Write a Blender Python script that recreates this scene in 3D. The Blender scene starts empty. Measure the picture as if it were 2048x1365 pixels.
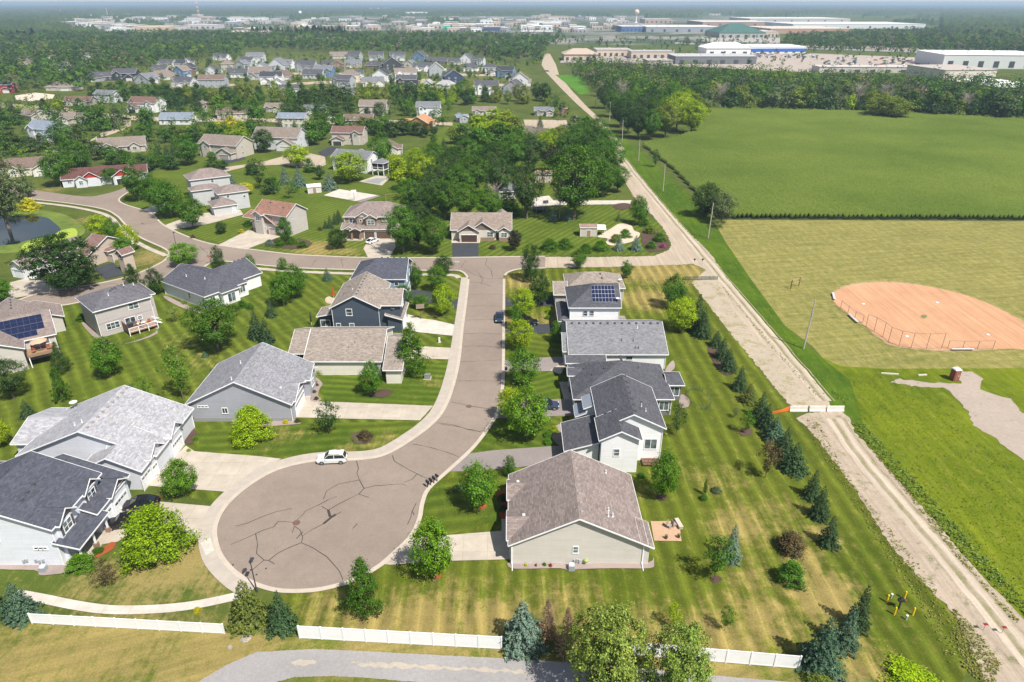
import bpy, math, random
import numpy as np
from mathutils import Vector, Matrix
from mathutils.geometry import tessellate_polygon
R = math.radians
# ------------------------------------------------------------------ camera, world, sun, exposure
CAMH, FPX = 62.0, 1365.0
PITCH = math.atan(677.5 / FPX)
SC = bpy.context.scene
cam = bpy.data.cameras.new("camera"); camo = bpy.data.objects.new("camera", cam)
SC.collection.objects.link(camo); SC.camera = camo
cam.sensor_width = 36.0; cam.lens = 36.0 * FPX / 2048.0
cam.clip_start = 0.5; cam.clip_end = 60000.0
camo.location = (0, 0, CAMH); camo.rotation_euler = (math.pi / 2 - PITCH, 0, 0)
SUN_EL = R(55); SHX, SHY = -0.66, 0.75            # direction shadows fall
W = bpy.data.worlds.new("World"); SC.world = W; W.use_nodes = True
nt = W.node_tree; bg = nt.nodes["Background"]
sky = nt.nodes.new("ShaderNodeTexSky"); sky.sky_type = 'NISHITA'; sky.sun_disc = False
sky.sun_elevation = SUN_EL; sky.sun_rotation = math.atan2(-SHX, -SHY); sky.altitude = 200
sky.air_density = 1.0; sky.dust_density = 1.5; sky.ozone_density = 1.5
tc = nt.nodes.new("ShaderNodeTexCoord"); sp_ = nt.nodes.new("ShaderNodeSeparateXYZ"); nt.links.new(tc.outputs['Generated'], sp_.inputs[0])
cn_ = nt.nodes.new("ShaderNodeTexNoise"); cn_.inputs['Scale'].default_value = 3.0; cn_.inputs['Detail'].default_value = 6
mp_ = nt.nodes.new("ShaderNodeMapping"); mp_.inputs['Scale'].default_value = (1, 1, 6); nt.links.new(tc.outputs['Generated'], mp_.inputs[0]); nt.links.new(mp_.outputs[0], cn_.inputs['Vector'])
lowc = nt.nodes.new("ShaderNodeMapRange"); nt.links.new(sp_.outputs[2], lowc.inputs[0]); lowc.inputs[1].default_value = 0.0; lowc.inputs[2].default_value = .3; lowc.inputs[3].default_value = .85; lowc.inputs[4].default_value = 0
cm_ = nt.nodes.new("ShaderNodeMapRange"); nt.links.new(cn_.outputs['Fac'], cm_.inputs[0]); cm_.inputs[1].default_value = .52; cm_.inputs[2].default_value = .62; cm_.inputs[3].default_value = 0; cm_.inputs[4].default_value = .6
mx0 = nt.nodes.new("ShaderNodeMath"); mx0.operation = 'MAXIMUM'; nt.links.new(lowc.outputs[0], mx0.inputs[0]); nt.links.new(cm_.outputs[0], mx0.inputs[1])
mxs = nt.nodes.new("ShaderNodeMix"); mxs.data_type = 'RGBA'; nt.links.new(mx0.outputs[0], mxs.inputs[0]); nt.links.new(sky.outputs[0], mxs.inputs[6]); mxs.inputs[7].default_value = (8.5, 8.7, 9.0, 1)
nt.links.new(mxs.outputs[2], bg.inputs[0]); bg.inputs[1].default_value = 0.072
sl = bpy.data.lights.new("sun", 'SUN'); so = bpy.data.objects.new("sun", sl); SC.collection.objects.link(so)
sl.energy = 5.0; sl.angle = R(0.53); sl.color = (1.0, 0.94, 0.85)
so.rotation_euler = Vector((SHX * math.cos(SUN_EL), SHY * math.cos(SUN_EL), -math.sin(SUN_EL))).to_track_quat('-Z', 'Y').to_euler()
vs = SC.view_settings; vs.view_transform = 'Standard'; vs.look = 'None'; vs.gamma = 1.0; vs.exposure = 0.5
SC.cycles.max_bounces = 5; SC.cycles.diffuse_bounces = 2; SC.cycles.glossy_bounces = 2
SC.cycles.transmission_bounces = 3; SC.cycles.volume_bounces = 0; SC.cycles.transparent_max_bounces = 4
# ------------------------------------------------------------------ plan helpers
CT, ST = math.cos(PITCH), math.sin(PITCH)
def P(u, v, z=0.0):
    """a spot on the level z, measured off the survey photo (2048 px wide)"""
    d = (v - 682.5) / FPX; t = (CAMH - z) / (ST + d * CT)
    return ((u - 1024) / FPX * t, (CT - d * ST) * t)
def Pv(u, v, z=0.0):
    a = P(u, v, z); return Vector((a[0], a[1], z))
def hgt(x, y, vtop):
    """height of something standing at x, y whose top is seen at vtop"""
    k = (vtop - 682.5) / FPX
    q = (y * (ST + k * CT)) / (CT - k * ST)
    return CAMH - q
def mpp(x, y):
    return (y * CT + CAMH * ST) / FPX
# ------------------------------------------------------------------ materials
MATS = {}
def new_mat(name):
    m = bpy.data.materials.new(name); m.use_nodes = True; n = m.node_tree
    b = n.nodes["Principled BSDF"]; b.inputs['Specular IOR Level'].default_value = 0.25
    b.inputs['Roughness'].default_value = 0.85
    return m, n, b
def nd(n, t, **k):
    x = n.nodes.new(t)
    for a, v in k.items(): setattr(x, a, v)
    return x
def noise(n, vec, scale, detail=3, rough=0.6):
    x = nd(n, "ShaderNodeTexNoise"); x.inputs['Scale'].default_value = scale
    x.inputs['Detail'].default_value = detail; x.inputs['Roughness'].default_value = rough
    if vec: n.links.new(vec, x.inputs['Vector'])
    return x.outputs['Fac']
def ramp(n, fac, a, b, ca, cb):
    r = nd(n, "ShaderNodeValToRGB"); e = r.color_ramp.elements
    e[0].position = a; e[1].position = b; e[0].color = (*ca, 1); e[1].color = (*cb, 1)
    n.links.new(fac, r.inputs[0]); return r.outputs[0]
def mrange(n, fac, a, b, c, d, smooth=False):
    r = nd(n, "ShaderNodeMapRange"); n.links.new(fac, r.inputs[0])
    if smooth: r.interpolation_type = 'SMOOTHSTEP'
    for i, q in enumerate((a, b, c, d)): r.inputs[i + 1].default_value = q
    return r.outputs[0]
def mix(n, fac, a, b, mode='MIX'):
    m = nd(n, "ShaderNodeMix"); m.data_type = 'RGBA'; m.blend_type = mode
    for s, v in ((0, fac), (6, a), (7, b)):
        if isinstance(v, (int, float)): m.inputs[s].default_value = v
        elif isinstance(v, tuple): m.inputs[s].default_value = (*v, 1)
        else: n.links.new(v, m.inputs[s])
    return m.outputs[2]
def math_(n, op, a, b=None):
    m = nd(n, "ShaderNodeMath", operation=op)
    for i, v in enumerate((a, b)):
        if v is None: continue
        if isinstance(v, (int, float)): m.inputs[i].default_value = v
        else: n.links.new(v, m.inputs[i])
    return m.outputs[0]
def bump(n, b, h, strength, dist):
    x = nd(n, "ShaderNodeBump"); x.inputs['Strength'].default_value = strength; x.inputs['Distance'].default_value = dist
    n.links.new(h, x.inputs['Height']); n.links.new(x.outputs[0], b.inputs['Normal'])
def sc3(c, k): return tuple(min(1, q * k) for q in c)
def plain(name, col, rough=0.7, spec=0.3, metal=0.0, var=0.08, scale=1.5):
    if name in MATS: return MATS[name]
    m, n, b = new_mat(name)
    g = nd(n, "ShaderNodeNewGeometry").outputs['Position']
    f = noise(n, g, scale, 4)
    n.links.new(ramp(n, f, 0.3, 0.7, sc3(col, 1 - var), sc3(col, 1 + var)), b.inputs['Base Color'])
    b.inputs['Roughness'].default_value = rough; b.inputs['Specular IOR Level'].default_value = spec
    b.inputs['Metallic'].default_value = metal
    MATS[name] = m; return m
def siding(name, col, lap=0.2, contrast=0.16):
    if name in MATS: return MATS[name]
    m, n, b = new_mat(name)
    uv = nd(n, "ShaderNodeTexCoord").outputs['UV']
    br = nd(n, "ShaderNodeTexBrick"); n.links.new(uv, br.inputs['Vector'])
    br.inputs['Scale'].default_value = 1.0; br.inputs['Brick Width'].default_value = 3.6; br.inputs['Row Height'].default_value = lap
    br.inputs['Mortar Size'].default_value = 0.014; br.inputs['Mortar Smooth'].default_value = 0.3
    br.inputs['Color1'].default_value = (*sc3(col, 1.03), 1); br.inputs['Color2'].default_value = (*sc3(col, 0.95), 1)
    br.inputs['Mortar'].default_value = (*sc3(col, 1 - contrast * 1.6), 1)
    g = nd(n, "ShaderNodeNewGeometry").outputs['Position']
    d = noise(n, g, 0.6, 4)
    n.links.new(mix(n, 1.0, br.outputs[0], ramp(n, d, .3, .7, (0.93, 0.93, 0.93), (1, 1, 1)), 'MULTIPLY'), b.inputs['Base Color'])
    bump(n, b, br.outputs['Fac'], -0.4, 0.02)
    b.inputs['Roughness'].default_value = 0.6
    MATS[name] = m; return m
def shingle(name, col, tone=0.22):
    if name in MATS: return MATS[name]
    m, n, b = new_mat(name)
    uv = nd(n, "ShaderNodeTexCoord").outputs['UV']
    br = nd(n, "ShaderNodeTexBrick"); n.links.new(uv, br.inputs['Vector'])
    br.inputs['Scale'].default_value = 1.0; br.inputs['Brick Width'].default_value = 0.5; br.inputs['Row Height'].default_value = 0.24
    br.inputs['Mortar Size'].default_value = 0.012
    br.inputs['Color1'].default_value = (*sc3(col, 1 + tone), 1); br.inputs['Color2'].default_value = (*sc3(col, 1 - tone), 1)
    br.inputs['Mortar'].default_value = (*sc3(col, 0.6), 1)
    f = noise(n, uv, 3.2, 5, .8); f2 = noise(n, uv, 0.25, 2)
    mp = nd(n, "ShaderNodeMapping"); mp.inputs['Scale'].default_value = (0.8, 4.0, 1); n.links.new(uv, mp.inputs[0])
    f3 = noise(n, mp.outputs[0], 1.0, 2)
    c = mix(n, 1.0, br.outputs[0], ramp(n, f, .25, .75, (0.78, 0.78, 0.8), (1.2, 1.18, 1.16)), 'MULTIPLY')
    c = mix(n, 1.0, c, ramp(n, f2, .3, .7, (0.9, 0.9, 0.9), (1.08, 1.08, 1.08)), 'MULTIPLY')
    c = mix(n, 1.0, c, ramp(n, f3, .3, .7, (0.92, 0.92, 0.92), (1.07, 1.07, 1.07)), 'MULTIPLY')
    n.links.new(c, b.inputs['Base Color']); b.inputs['Roughness'].default_value = 0.95
    bump(n, b, br.outputs['Fac'], -0.5, 0.03)
    MATS[name] = m; return m
def glass():
    if 'g' in MATS: return MATS['g']
    m, n, b = new_mat('window glass'); g = nd(n, "ShaderNodeNewGeometry").outputs['Position']
    f = noise(n, g, 0.7, 1)
    n.links.new(ramp(n, f, .35, .65, (0.02, 0.035, 0.045), (0.16, 0.2, 0.2)), b.inputs['Base Color'])
    b.inputs['Roughness'].default_value = 0.08; b.inputs['Specular IOR Level'].default_value = 0.7
    MATS['g'] = m; return m
WHITE = lambda: plain('white trim', (0.8, 0.81, 0.82), .5)
# ------------------------------------------------------------------ mesh helpers
def link(o, parent=None):
    SC.collection.objects.link(o)
    if parent: o.parent = parent
    return o
def tag(o, label=None, cat=None, group=None, kind=None):
    if label: o['label'] = label
    if cat: o['category'] = cat
    if group: o['group'] = group
    if kind: o['kind'] = kind
    return o
def thing(name, label, cat, x, y, z=0.0, rz=0.0, group=None):
    o = bpy.data.objects.new(name, None); o.empty_display_size = 0.5
    link(o); o.location = (x, y, z); o.rotation_euler = (0, 0, rz)
    return tag(o, label, cat, group)
class MB:
    def __init__(s): s.v = []; s.f = []; s.m = []; s.off = Vector((0, 0, 0)); s.rz = 0.0
    def poly(s, pts, mi=0):
        i = len(s.v); s.v += [tuple(p) for p in pts]; s.f.append(tuple(range(i, i + len(pts)))); s.m.append(mi)
    def box(s, c, d, rz=0.0, mi=0, top=1.0):
        cx, cy, cz = c; a, b, h = d[0] / 2, d[1] / 2, d[2] / 2; ca, sa = math.cos(rz), math.sin(rz)
        p = []
        for z, k in ((-h, 1), (h, top)):
            for x, y in ((-a, -b), (a, -b), (a, b), (-a, b)):
                x *= k; y *= k
                p.append((cx + x * ca - y * sa, cy + x * sa + y * ca, cz + z))
        for q in ((3, 2, 1, 0), (4, 5, 6, 7), (0, 1, 5, 4), (1, 2, 6, 5), (2, 3, 7, 6), (3, 0, 4, 7)):
            s.poly([p[j] for j in q], mi)
    def prism(s, pts, z0, z1, mi=0):
        n = len(pts)
        s.poly([(x, y, z1) for x, y in pts], mi); s.poly([(x, y, z0) for x, y in reversed(pts)], mi)
        for i in range(n):
            a, b = pts[i], pts[(i + 1) % n]
            s.poly([(a[0], a[1], z0), (b[0], b[1], z0), (b[0], b[1], z1), (a[0], a[1], z1)], mi)
    def beam(s, p, q, w, h, mi=0):
        """board from p to q, its top centred on the line"""
        p, q = Vector(p), Vector(q); d = q - p
        side = Vector((-d.y, d.x, 0)); side = side.normalized() * w / 2 if side.length > 1e-6 else Vector((w / 2, 0, 0))
        up = Vector((0, 0, h))
        if abs(d.x) + abs(d.y) < 1e-6: up = Vector((0, h, 0))
        a = [p - side - up, p + side - up, p + side, p - side]; b = [x + d for x in a]
        s.poly(a[::-1], mi); s.poly(b, mi)
        for i in range(4): s.poly([a[i], a[(i + 1) % 4], b[(i + 1) % 4], b[i]], mi)
    def tube(s, p, q, r0, r1=None, n=8, mi=0, caps=True):
        r1 = r0 if r1 is None else r1; p, q = Vector(p), Vector(q); d = (q - p)
        if d.length < 1e-6: return
        d.normalize(); e = d.orthogonal().normalized(); g = d.cross(e)
        A = [p + (e * math.cos(2 * math.pi * i / n) + g * math.sin(2 * math.pi * i / n)) * r0 for i in range(n)]
        B = [q + (e * math.cos(2 * math.pi * i / n) + g * math.sin(2 * math.pi * i / n)) * r1 for i in range(n)]
        for i in range(n): s.poly([A[i], A[(i + 1) % n], B[(i + 1) % n], B[i]], mi)
        if caps: s.poly(A[::-1], mi); s.poly(B, mi)
    def lathe(s, c, prof, n=12, mi=0):
        rings = [[(c[0] + r * math.cos(2 * math.pi * i / n), c[1] + r * math.sin(2 * math.pi * i / n), c[2] + z) for i in range(n)] for r, z in prof]
        for a, b in zip(rings, rings[1:]):
            for i in range(n): s.poly([a[i], a[(i + 1) % n], b[(i + 1) % n], b[i]], mi)
        s.poly(rings[0][::-1], mi); s.poly(rings[-1], mi)
    def build(s, name, mats, parent=None, uv=False, smooth=False):
        if not s.f: return None
        me = bpy.data.meshes.new(name); me.from_pydata(s.v, [], s.f)
        mats = mats if isinstance(mats, (list, tuple)) else [mats]
        for m in mats: me.materials.append(m)
        if len(mats) > 1: me.polygons.foreach_set('material_index', s.m)
        if uv:
            l = me.uv_layers.new(name='UVMap'); k = 0
            for fc in s.f:
                a, b, c = (Vector(s.v[fc[0]]), Vector(s.v[fc[1]]), Vector(s.v[fc[2]]))
                nn = (b - a).cross(c - a)
                if nn.length < 1e-9: nn = Vector((0, 0, 1))
                nn.normalize()
                e = Vector((1, 0, 0)) if abs(nn.z) > .999 else Vector((-nn.y, nn.x, 0)).normalized()
                g = nn.cross(e)
                for vi in fc:
                    p = Vector(s.v[vi]); l.data[k].uv = (p.dot(e), p.dot(g)); k += 1
        if smooth: me.shade_smooth()
        o = bpy.data.objects.new(name, me); return link(o, parent)
def np_mesh(name, V, F, mats, parent=None, matidx=None):
    """fast mesh from an N x 3 array and an M x k array of faces"""
    V = np.asarray(V, dtype=np.float32); F = np.asarray(F, dtype=np.int32); k = F.shape[1]
    me = bpy.data.meshes.new(name); me.vertices.add(len(V)); me.vertices.foreach_set('co', V.ravel())
    me.loops.add(F.size); me.loops.foreach_set('vertex_index', F.ravel()); me.polygons.add(len(F))
    me.polygons.foreach_set('loop_start', np.arange(0, F.size, k, dtype=np.int32))
    for m in (mats if isinstance(mats, (list, tuple)) else [mats]): me.materials.append(m)
    if matidx is not None: me.polygons.foreach_set('material_index', matidx)
    me.update(calc_edges=True)
    return me
def smooth_poly(px, closed=True, step=6, z=0.0):
    """Catmull-Rom through pixel points, out come ground points"""
    p = [Vector(P(*q)) for q in px]; n = len(p); out = []
    rng = range(n) if closed else range(n - 1)
    for i in rng:
        g = (lambda j: p[j % n]) if closed else (lambda j: p[max(0, min(n - 1, j))])
        a, b, c, d = g(i - 1), g(i), g(i + 1), g(i + 2)
        for k in range(step):
            t = k / step
            out.append(0.5 * ((2 * b) + (c - a) * t + (2 * a - 5 * b + 4 * c - d) * t * t + (3 * b - a - 3 * c + d) * t ** 3))
    if not closed: out.append(p[-1])
    return out
def sheet(name, pts, z, mat, kind='structure', label=None, cat=None, ang=None, jitter=0):
    pts = [Vector((p[0], p[1])) for p in pts]
    if jitter:
        rr = random.Random(len(pts)); q = []
        for a, b in zip(pts, pts[1:] + pts[:1]):
            n_ = max(1, int((b - a).length / (jitter * 2.5)))
            for k in range(min(n_, 60)):
                q.append(a.lerp(b, k / n_) + Vector((rr.uniform(-1, 1), rr.uniform(-1, 1))) * jitter)
        pts = q
    tri = tessellate_polygon([[Vector((p.x, p.y, 0)) for p in pts]])
    m = MB(); m.v = [(p.x, p.y, z) for p in pts]
    for t in tri:
        a, b, c = (pts[i] for i in t)
        if (b - a).cross(c - a) < 0: t = (t[0], t[2], t[1])
        m.f.append(tuple(t)); m.m.append(0)
    o = m.build(name, mat)
    if ang is not None:
        l = o.data.uv_layers.new(name='UVMap'); ca, sa = math.cos(ang), math.sin(ang); k = 0
        for fc in m.f:
            for vi in fc:
                x, y = pts[vi]; l.data[k].uv = (x * ca + y * sa, -x * sa + y * ca); k += 1
    return tag(o, label, cat, None, kind)
def pxs(*a): return [P(*q) for q in a]
def band(name, line, o0, o1, z, mat, closed=False, h=0.0, kind='structure'):
    """strip between two offsets (metres, + is to the left) of a ground line; h > 0 makes it a raised kerb"""
    n = len(line); A = []; B = []
    for i in range(n):
        a = line[(i - 1) % n if closed else max(0, i - 1)]; c = line[(i + 1) % n if closed else min(n - 1, i + 1)]
        t = (c - a).normalized(); nn = Vector((-t.y, t.x)); A.append(line[i] + nn * o0); B.append(line[i] + nn * o1)
    m = MB()
    for i in range(n if closed else n - 1):
        j = (i + 1) % n
        m.poly([(*A[j], z + h), (*A[i], z + h), (*B[i], z + h), (*B[j], z + h)] if o1 > o0 else [(*A[i], z + h), (*A[j], z + h), (*B[j], z + h), (*B[i], z + h)])
        if h:
            m.poly([(*A[i], z), (*A[j], z), (*A[j], z + h), (*A[i], z + h)]); m.poly([(*B[j], z), (*B[i], z), (*B[i], z + h), (*B[j], z + h)])
    o = m.build(name, mat, uv=False); return tag(o, kind=kind)
# ------------------------------------------------------------------ ground
DRY = [(380, 1125, 6, .9), (300, 1165, 6, .7), (180, 1170, 5, .5), (430, 1165, 4, .6), (640, 1230, 5, .5), (740, 1262, 6, .9), (860, 1262, 7, .9), (980, 1235, 6, .8),
       (900, 1190, 6, .45), (1120, 1230, 7, .45), (1430, 1290, 7, .9), (1330, 1290, 6, .8), (1530, 1260, 6, .7), (1640, 1190, 6, .85), (1610, 1130, 4, .7), (1480, 1050, 6, .6), (1690, 1290, 6, .5),
       (1560, 1030, 5, .4), (1440, 960, 6, .35), (1720, 1330, 5, .6), (1310, 545, 14, .8), (1300, 600, 10, .75), (1370, 545, 9, .9), (1045, 565, 8, .7), (1020, 640, 5, .6), (1085, 640, 5, .5),
       (760, 885, 4, .5), (700, 905, 3, .5), (640, 497, 9, .95), (590, 492, 7, .6), (690, 505, 6, .7), (300, 515, 10, .7), (340, 545, 6, .6), (400, 725, 9, .35), (350, 690, 7, .3), (870, 765, 4, .45),
       (600, 800, 3, .5), (210, 1290, 12, .6), (430, 1320, 9, .7), (60, 1340, 10, .6), (300, 545, 6, .5), (170, 440, 6, .6), (560, 870, 5, .4), (100, 380, 10, .5), (1500, 1150, 5, .5), (860, 632, 4, .6), (1655, 1070, 3, .7), (1240, 1000, 4, .4)]
def dry_group():
    g = bpy.data.node_groups.new('dry patches', 'ShaderNodeTree')
    g.interface.new_socket('Dry', in_out='OUTPUT', socket_type='NodeSocketFloat')
    o = g.nodes.new('NodeGroupOutput'); geo = nd(g, "ShaderNodeNewGeometry").outputs['Position']
    nz = nd(g, "ShaderNodeTexNoise"); g.links.new(geo, nz.inputs['Vector']); nz.inputs['Scale'].default_value = 0.18; nz.inputs['Detail'].default_value = 3
    wob = nd(g, "ShaderNodeVectorMath", operation='MULTIPLY_ADD'); g.links.new(nz.outputs['Color'], wob.inputs[0])
    wob.inputs[1].default_value = (9, 9, 0); g.links.new(geo, wob.inputs[2])
    acc = None
    for u, v, r, a in DRY:
        x, y = P(u, v)
        d = nd(g, "ShaderNodeVectorMath", operation='DISTANCE'); g.links.new(wob.outputs[0], d.inputs[0]); d.inputs[1].default_value = (x + 4.5, y + 4.5, 0)
        q = mrange(g, d.outputs['Value'], 0, r * 1.25, a, 0, True)
        acc = q if acc is None else math_(g, 'MAXIMUM', acc, q)
    g.links.new(acc, o.inputs[0]); return g
DG = dry_group()
def lawn(name, base=(0.075, 0.125, 0.02), dark=(0.04, 0.085, 0.012), tan=(0.27, 0.215, 0.085), stripe=0.0, width=1.1, dry0=0.0, cross=0.0, streak=None):
    m, n, b = new_mat(name)
    pos = nd(n, "ShaderNodeNewGeometry").outputs['Position']
    big = noise(n, pos, 0.06, 4, .6); mid = noise(n, pos, 0.5, 5, .7); fine = noise(n, pos, 5.0, 3, .7)
    c = mix(n, mrange(n, big, .35, .65, 0, 1), dark, base)
    c = mix(n, mrange(n, mid, .4, .75, 0, .5), c, (base[0] * 1.5, base[1] * 1.3, base[2] * 1.4))
    dg = nd(n, "ShaderNodeGroup"); dg.node_tree = DG
    df = math_(n, 'ADD', dg.outputs[0], dry0)
    br = mrange(n, noise(n, pos, 0.9, 6, .75), .3, .7, -.45, .45)
    stk = nd(n, "ShaderNodeMapping"); stk.inputs['Scale'].default_value = (2.2, .25, 1); n.links.new(pos, stk.inputs[0])
    br2 = mrange(n, noise(n, stk.outputs[0], 0.8, 3), .35, .65, -.16, .16)
    df = math_(n, 'ADD', math_(n, 'ADD', df, math_(n, 'MULTIPLY', br, .8)), br2); df = mrange(n, df, .18, .95, 0, .92, True)
    c = mix(n, df, c, mix(n, mid, sc3(tan, .8), sc3(tan, 1.15)))
    if stripe:
        uv = nd(n, "ShaderNodeTexCoord").outputs['UV']; sx = nd(n, "ShaderNodeSeparateXYZ"); n.links.new(uv, sx.inputs[0])
        wob = noise(n, uv, 0.12, 2); ph = math_(n, 'ADD', math_(n, 'MULTIPLY', sx.outputs[0], 2 * math.pi / (2 * width)), math_(n, 'MULTIPLY', wob, 3.0))
        s = math_(n, 'SINE', ph); s = mrange(n, s, -.7, .7, -1, 1)
        amp = mrange(n, noise(n, pos, .12, 4), .35, .65, .15, 1.1); s = math_(n, 'MULTIPLY', s, amp)
        if cross:
            s2 = math_(n, 'SINE', math_(n, 'MULTIPLY', sx.outputs[1], math.pi / width)); s2 = mrange(n, s2, -.7, .7, -cross, cross); s = math_(n, 'ADD', s, s2)
        s = math_(n, 'ADD', s, mrange(n, math_(n, 'SINE', ph), .86, 1, 0, .9))
        c = mix(n, 1.0, c, ramp(n, mrange(n, s, -1.6, 1.6, 0, 1), 0.0, 1.0, (1 - stripe,) * 3, (1 + stripe, 1 + stripe * .9, 1 + stripe * .6)), 'MULTIPLY')
    if streak is not None:
        mp = nd(n, "ShaderNodeMapping"); mp.inputs['Rotation'].default_value = (0, 0, R(streak)); n.links.new(pos, mp.inputs[0]); mp2 = nd(n, "ShaderNodeMapping"); mp2.inputs['Scale'].default_value = (1.0, .07, 1); n.links.new(mp.outputs[0], mp2.inputs[0])
        c = mix(n, 1.0, c, ramp(n, noise(n, mp2.outputs[0], .8, 5, .7), .3, .7, (.74, .78, .72), (1.25, 1.2, 1.15)), 'MULTIPLY')
    c = mix(n, 1.0, c, ramp(n, fine, .25, .75, (.72, .74, .7), (1.28, 1.26, 1.2)), 'MULTIPLY')
    n.links.new(c, b.inputs['Base Color']); b.inputs['Roughness'].default_value = 1; b.inputs['Specular IOR Level'].default_value = .05
    bump(n, b, fine, .6, .06)
    return m
def dirt(name, a, b_, grain=1.4, weeds=0.0, wcol=(.12, .14, .05), grass_dir=None):
    m, n, b = new_mat(name); pos = nd(n, "ShaderNodeNewGeometry").outputs['Position']
    c = mix(n, mrange(n, noise(n, pos, .15, 5, .7), .3, .7, 0, 1), a, b_)
    c = mix(n, 1.0, c, ramp(n, noise(n, pos, grain, 6, .8), .25, .75, (.82, .82, .82), (1.14, 1.13, 1.12)), 'MULTIPLY')
    if grass_dir is not None:
        mp = nd(n, "ShaderNodeMapping"); mp.inputs['Rotation'].default_value = (0, 0, grass_dir); mp.inputs['Scale'].default_value = (1.2, .05, 1)
        n.links.new(pos, mp.inputs[0]); c = mix(n, 1.0, c, ramp(n, noise(n, mp.outputs[0], 1.0, 4, .7), .35, .65, (.84, .83, .82), (1.1, 1.1, 1.1)), 'MULTIPLY')
    if weeds:
        f = noise(n, pos, .35, 6, .8); c = mix(n, mrange(n, f, .62 - weeds * .25, .72 - weeds * .2, 0, .8), c, wcol)
    n.links.new(c, b.inputs['Base Color']); b.inputs['Roughness'].default_value = 1; b.inputs['Specular IOR Level'].default_value = .08
    bump(n, b, noise(n, pos, 3.0, 5, .8), .5, .06)
    return m
M_ground = lawn('ground grass', (0.085, 0.112, 0.024), (0.045, 0.072, 0.016), dry0=.1)
M_lawn = lawn('mown lawn', (0.094, 0.128, 0.018), (0.058, 0.094, 0.012), stripe=.4, width=1.15, dry0=.08, cross=.2)
M_east = lawn('east lawn', (0.092, 0.12, 0.015), (0.058, 0.088, 0.010), stripe=.4, width=1.2, dry0=.17, cross=.1)
M_north = lawn('north lawn', (0.09, 0.13, 0.02), (0.055, 0.09, 0.012), stripe=.33, width=1.0, dry0=.08)
M_rough = lawn('rough grass', (0.11, 0.135, 0.024), (0.07, 0.10, 0.016), (.25, .2, .08), dry0=.3, streak=70)
M_field = lawn('mown field grass', (0.18, 0.185, 0.055), (0.135, 0.15, 0.042), (.31, .26, .12), stripe=.08, width=1.6, dry0=.45, streak=80)
M_meadow = lawn('meadow grass', (0.125, 0.165, 0.010), (0.07, 0.112, 0.008), (.21, .195, .05), dry0=.24, streak=0)
M_verge = lawn('verge grass', (0.075, 0.13, 0.012), (0.04, 0.085, 0.01), (.14, .15, .04), dry0=.08, streak=2)
M_dirt = dirt('gravel dirt', (.41, .34, .265), (.35, .29, .23), 2.0, .35, grass_dir=0.02)
M_dirt2 = dirt('gravel road', (.43, .36, .28), (.38, .32, .25), 2.0, .0, grass_dir=-.1)
M_gray = dirt('old asphalt', (.32, .31, .31), (.26, .25, .25), 3.0, .0)
M_clay = dirt('clay infield', (.54, .31, .185), (.46, .26, .15), 2.4, grass_dir=R(75))
M_conc = plain('concrete', (.46, .41, .345), .85, .15, var=.1, scale=.4)
M_conc2 = plain('new concrete', (.54, .505, .455), .85, .15, var=.08, scale=.5)
for mc in (M_conc, M_conc2):
    n = mc.node_tree; b = n.nodes["Principled BSDF"]; src = b.inputs['Base Color'].links[0].from_socket; br = nd(n, "ShaderNodeTexBrick"); br.offset = 0.0; n.links.new(nd(n, "ShaderNodeNewGeometry").outputs['Position'], br.inputs['Vector'])
    br.inputs['Scale'].default_value = 1.0; br.inputs['Brick Width'].default_value = 3.1; br.inputs['Row Height'].default_value = 3.1; br.inputs['Mortar Size'].default_value = .025; br.inputs['Color1'].default_value = (1, 1, 1, 1); br.inputs['Color2'].default_value = (.93, .93, .93, 1); br.inputs['Mortar'].default_value = (.74, .72, .7, 1)
    n.links.new(mix(n, 1.0, mix(n, 1.0, src, br.outputs[0], 'MULTIPLY'), ramp(n, noise(n, nd(n, "ShaderNodeNewGeometry").outputs['Position'], .5, 5, .7), .3, .7, (.88, .87, .85), (1.05, 1.05, 1.05)), 'MULTIPLY'), b.inputs['Base Color'])
M_kerb = plain('kerb concrete', (.45, .395, .33), .85, .15, var=.08, scale=.8)
M_black = dirt('fresh asphalt', (.045, .05, .062), (.06, .065, .075), 4.0)
M_mulch = dirt('mulch', (.07, .045, .035), (.11, .075, .06), 6.0)
M_red = dirt('red mulch', (.33, .09, .035), (.27, .075, .03), 6.0)
M_rock = dirt('landscape rock', (.36, .29, .26), (.24, .2, .19), 7.0)
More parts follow.
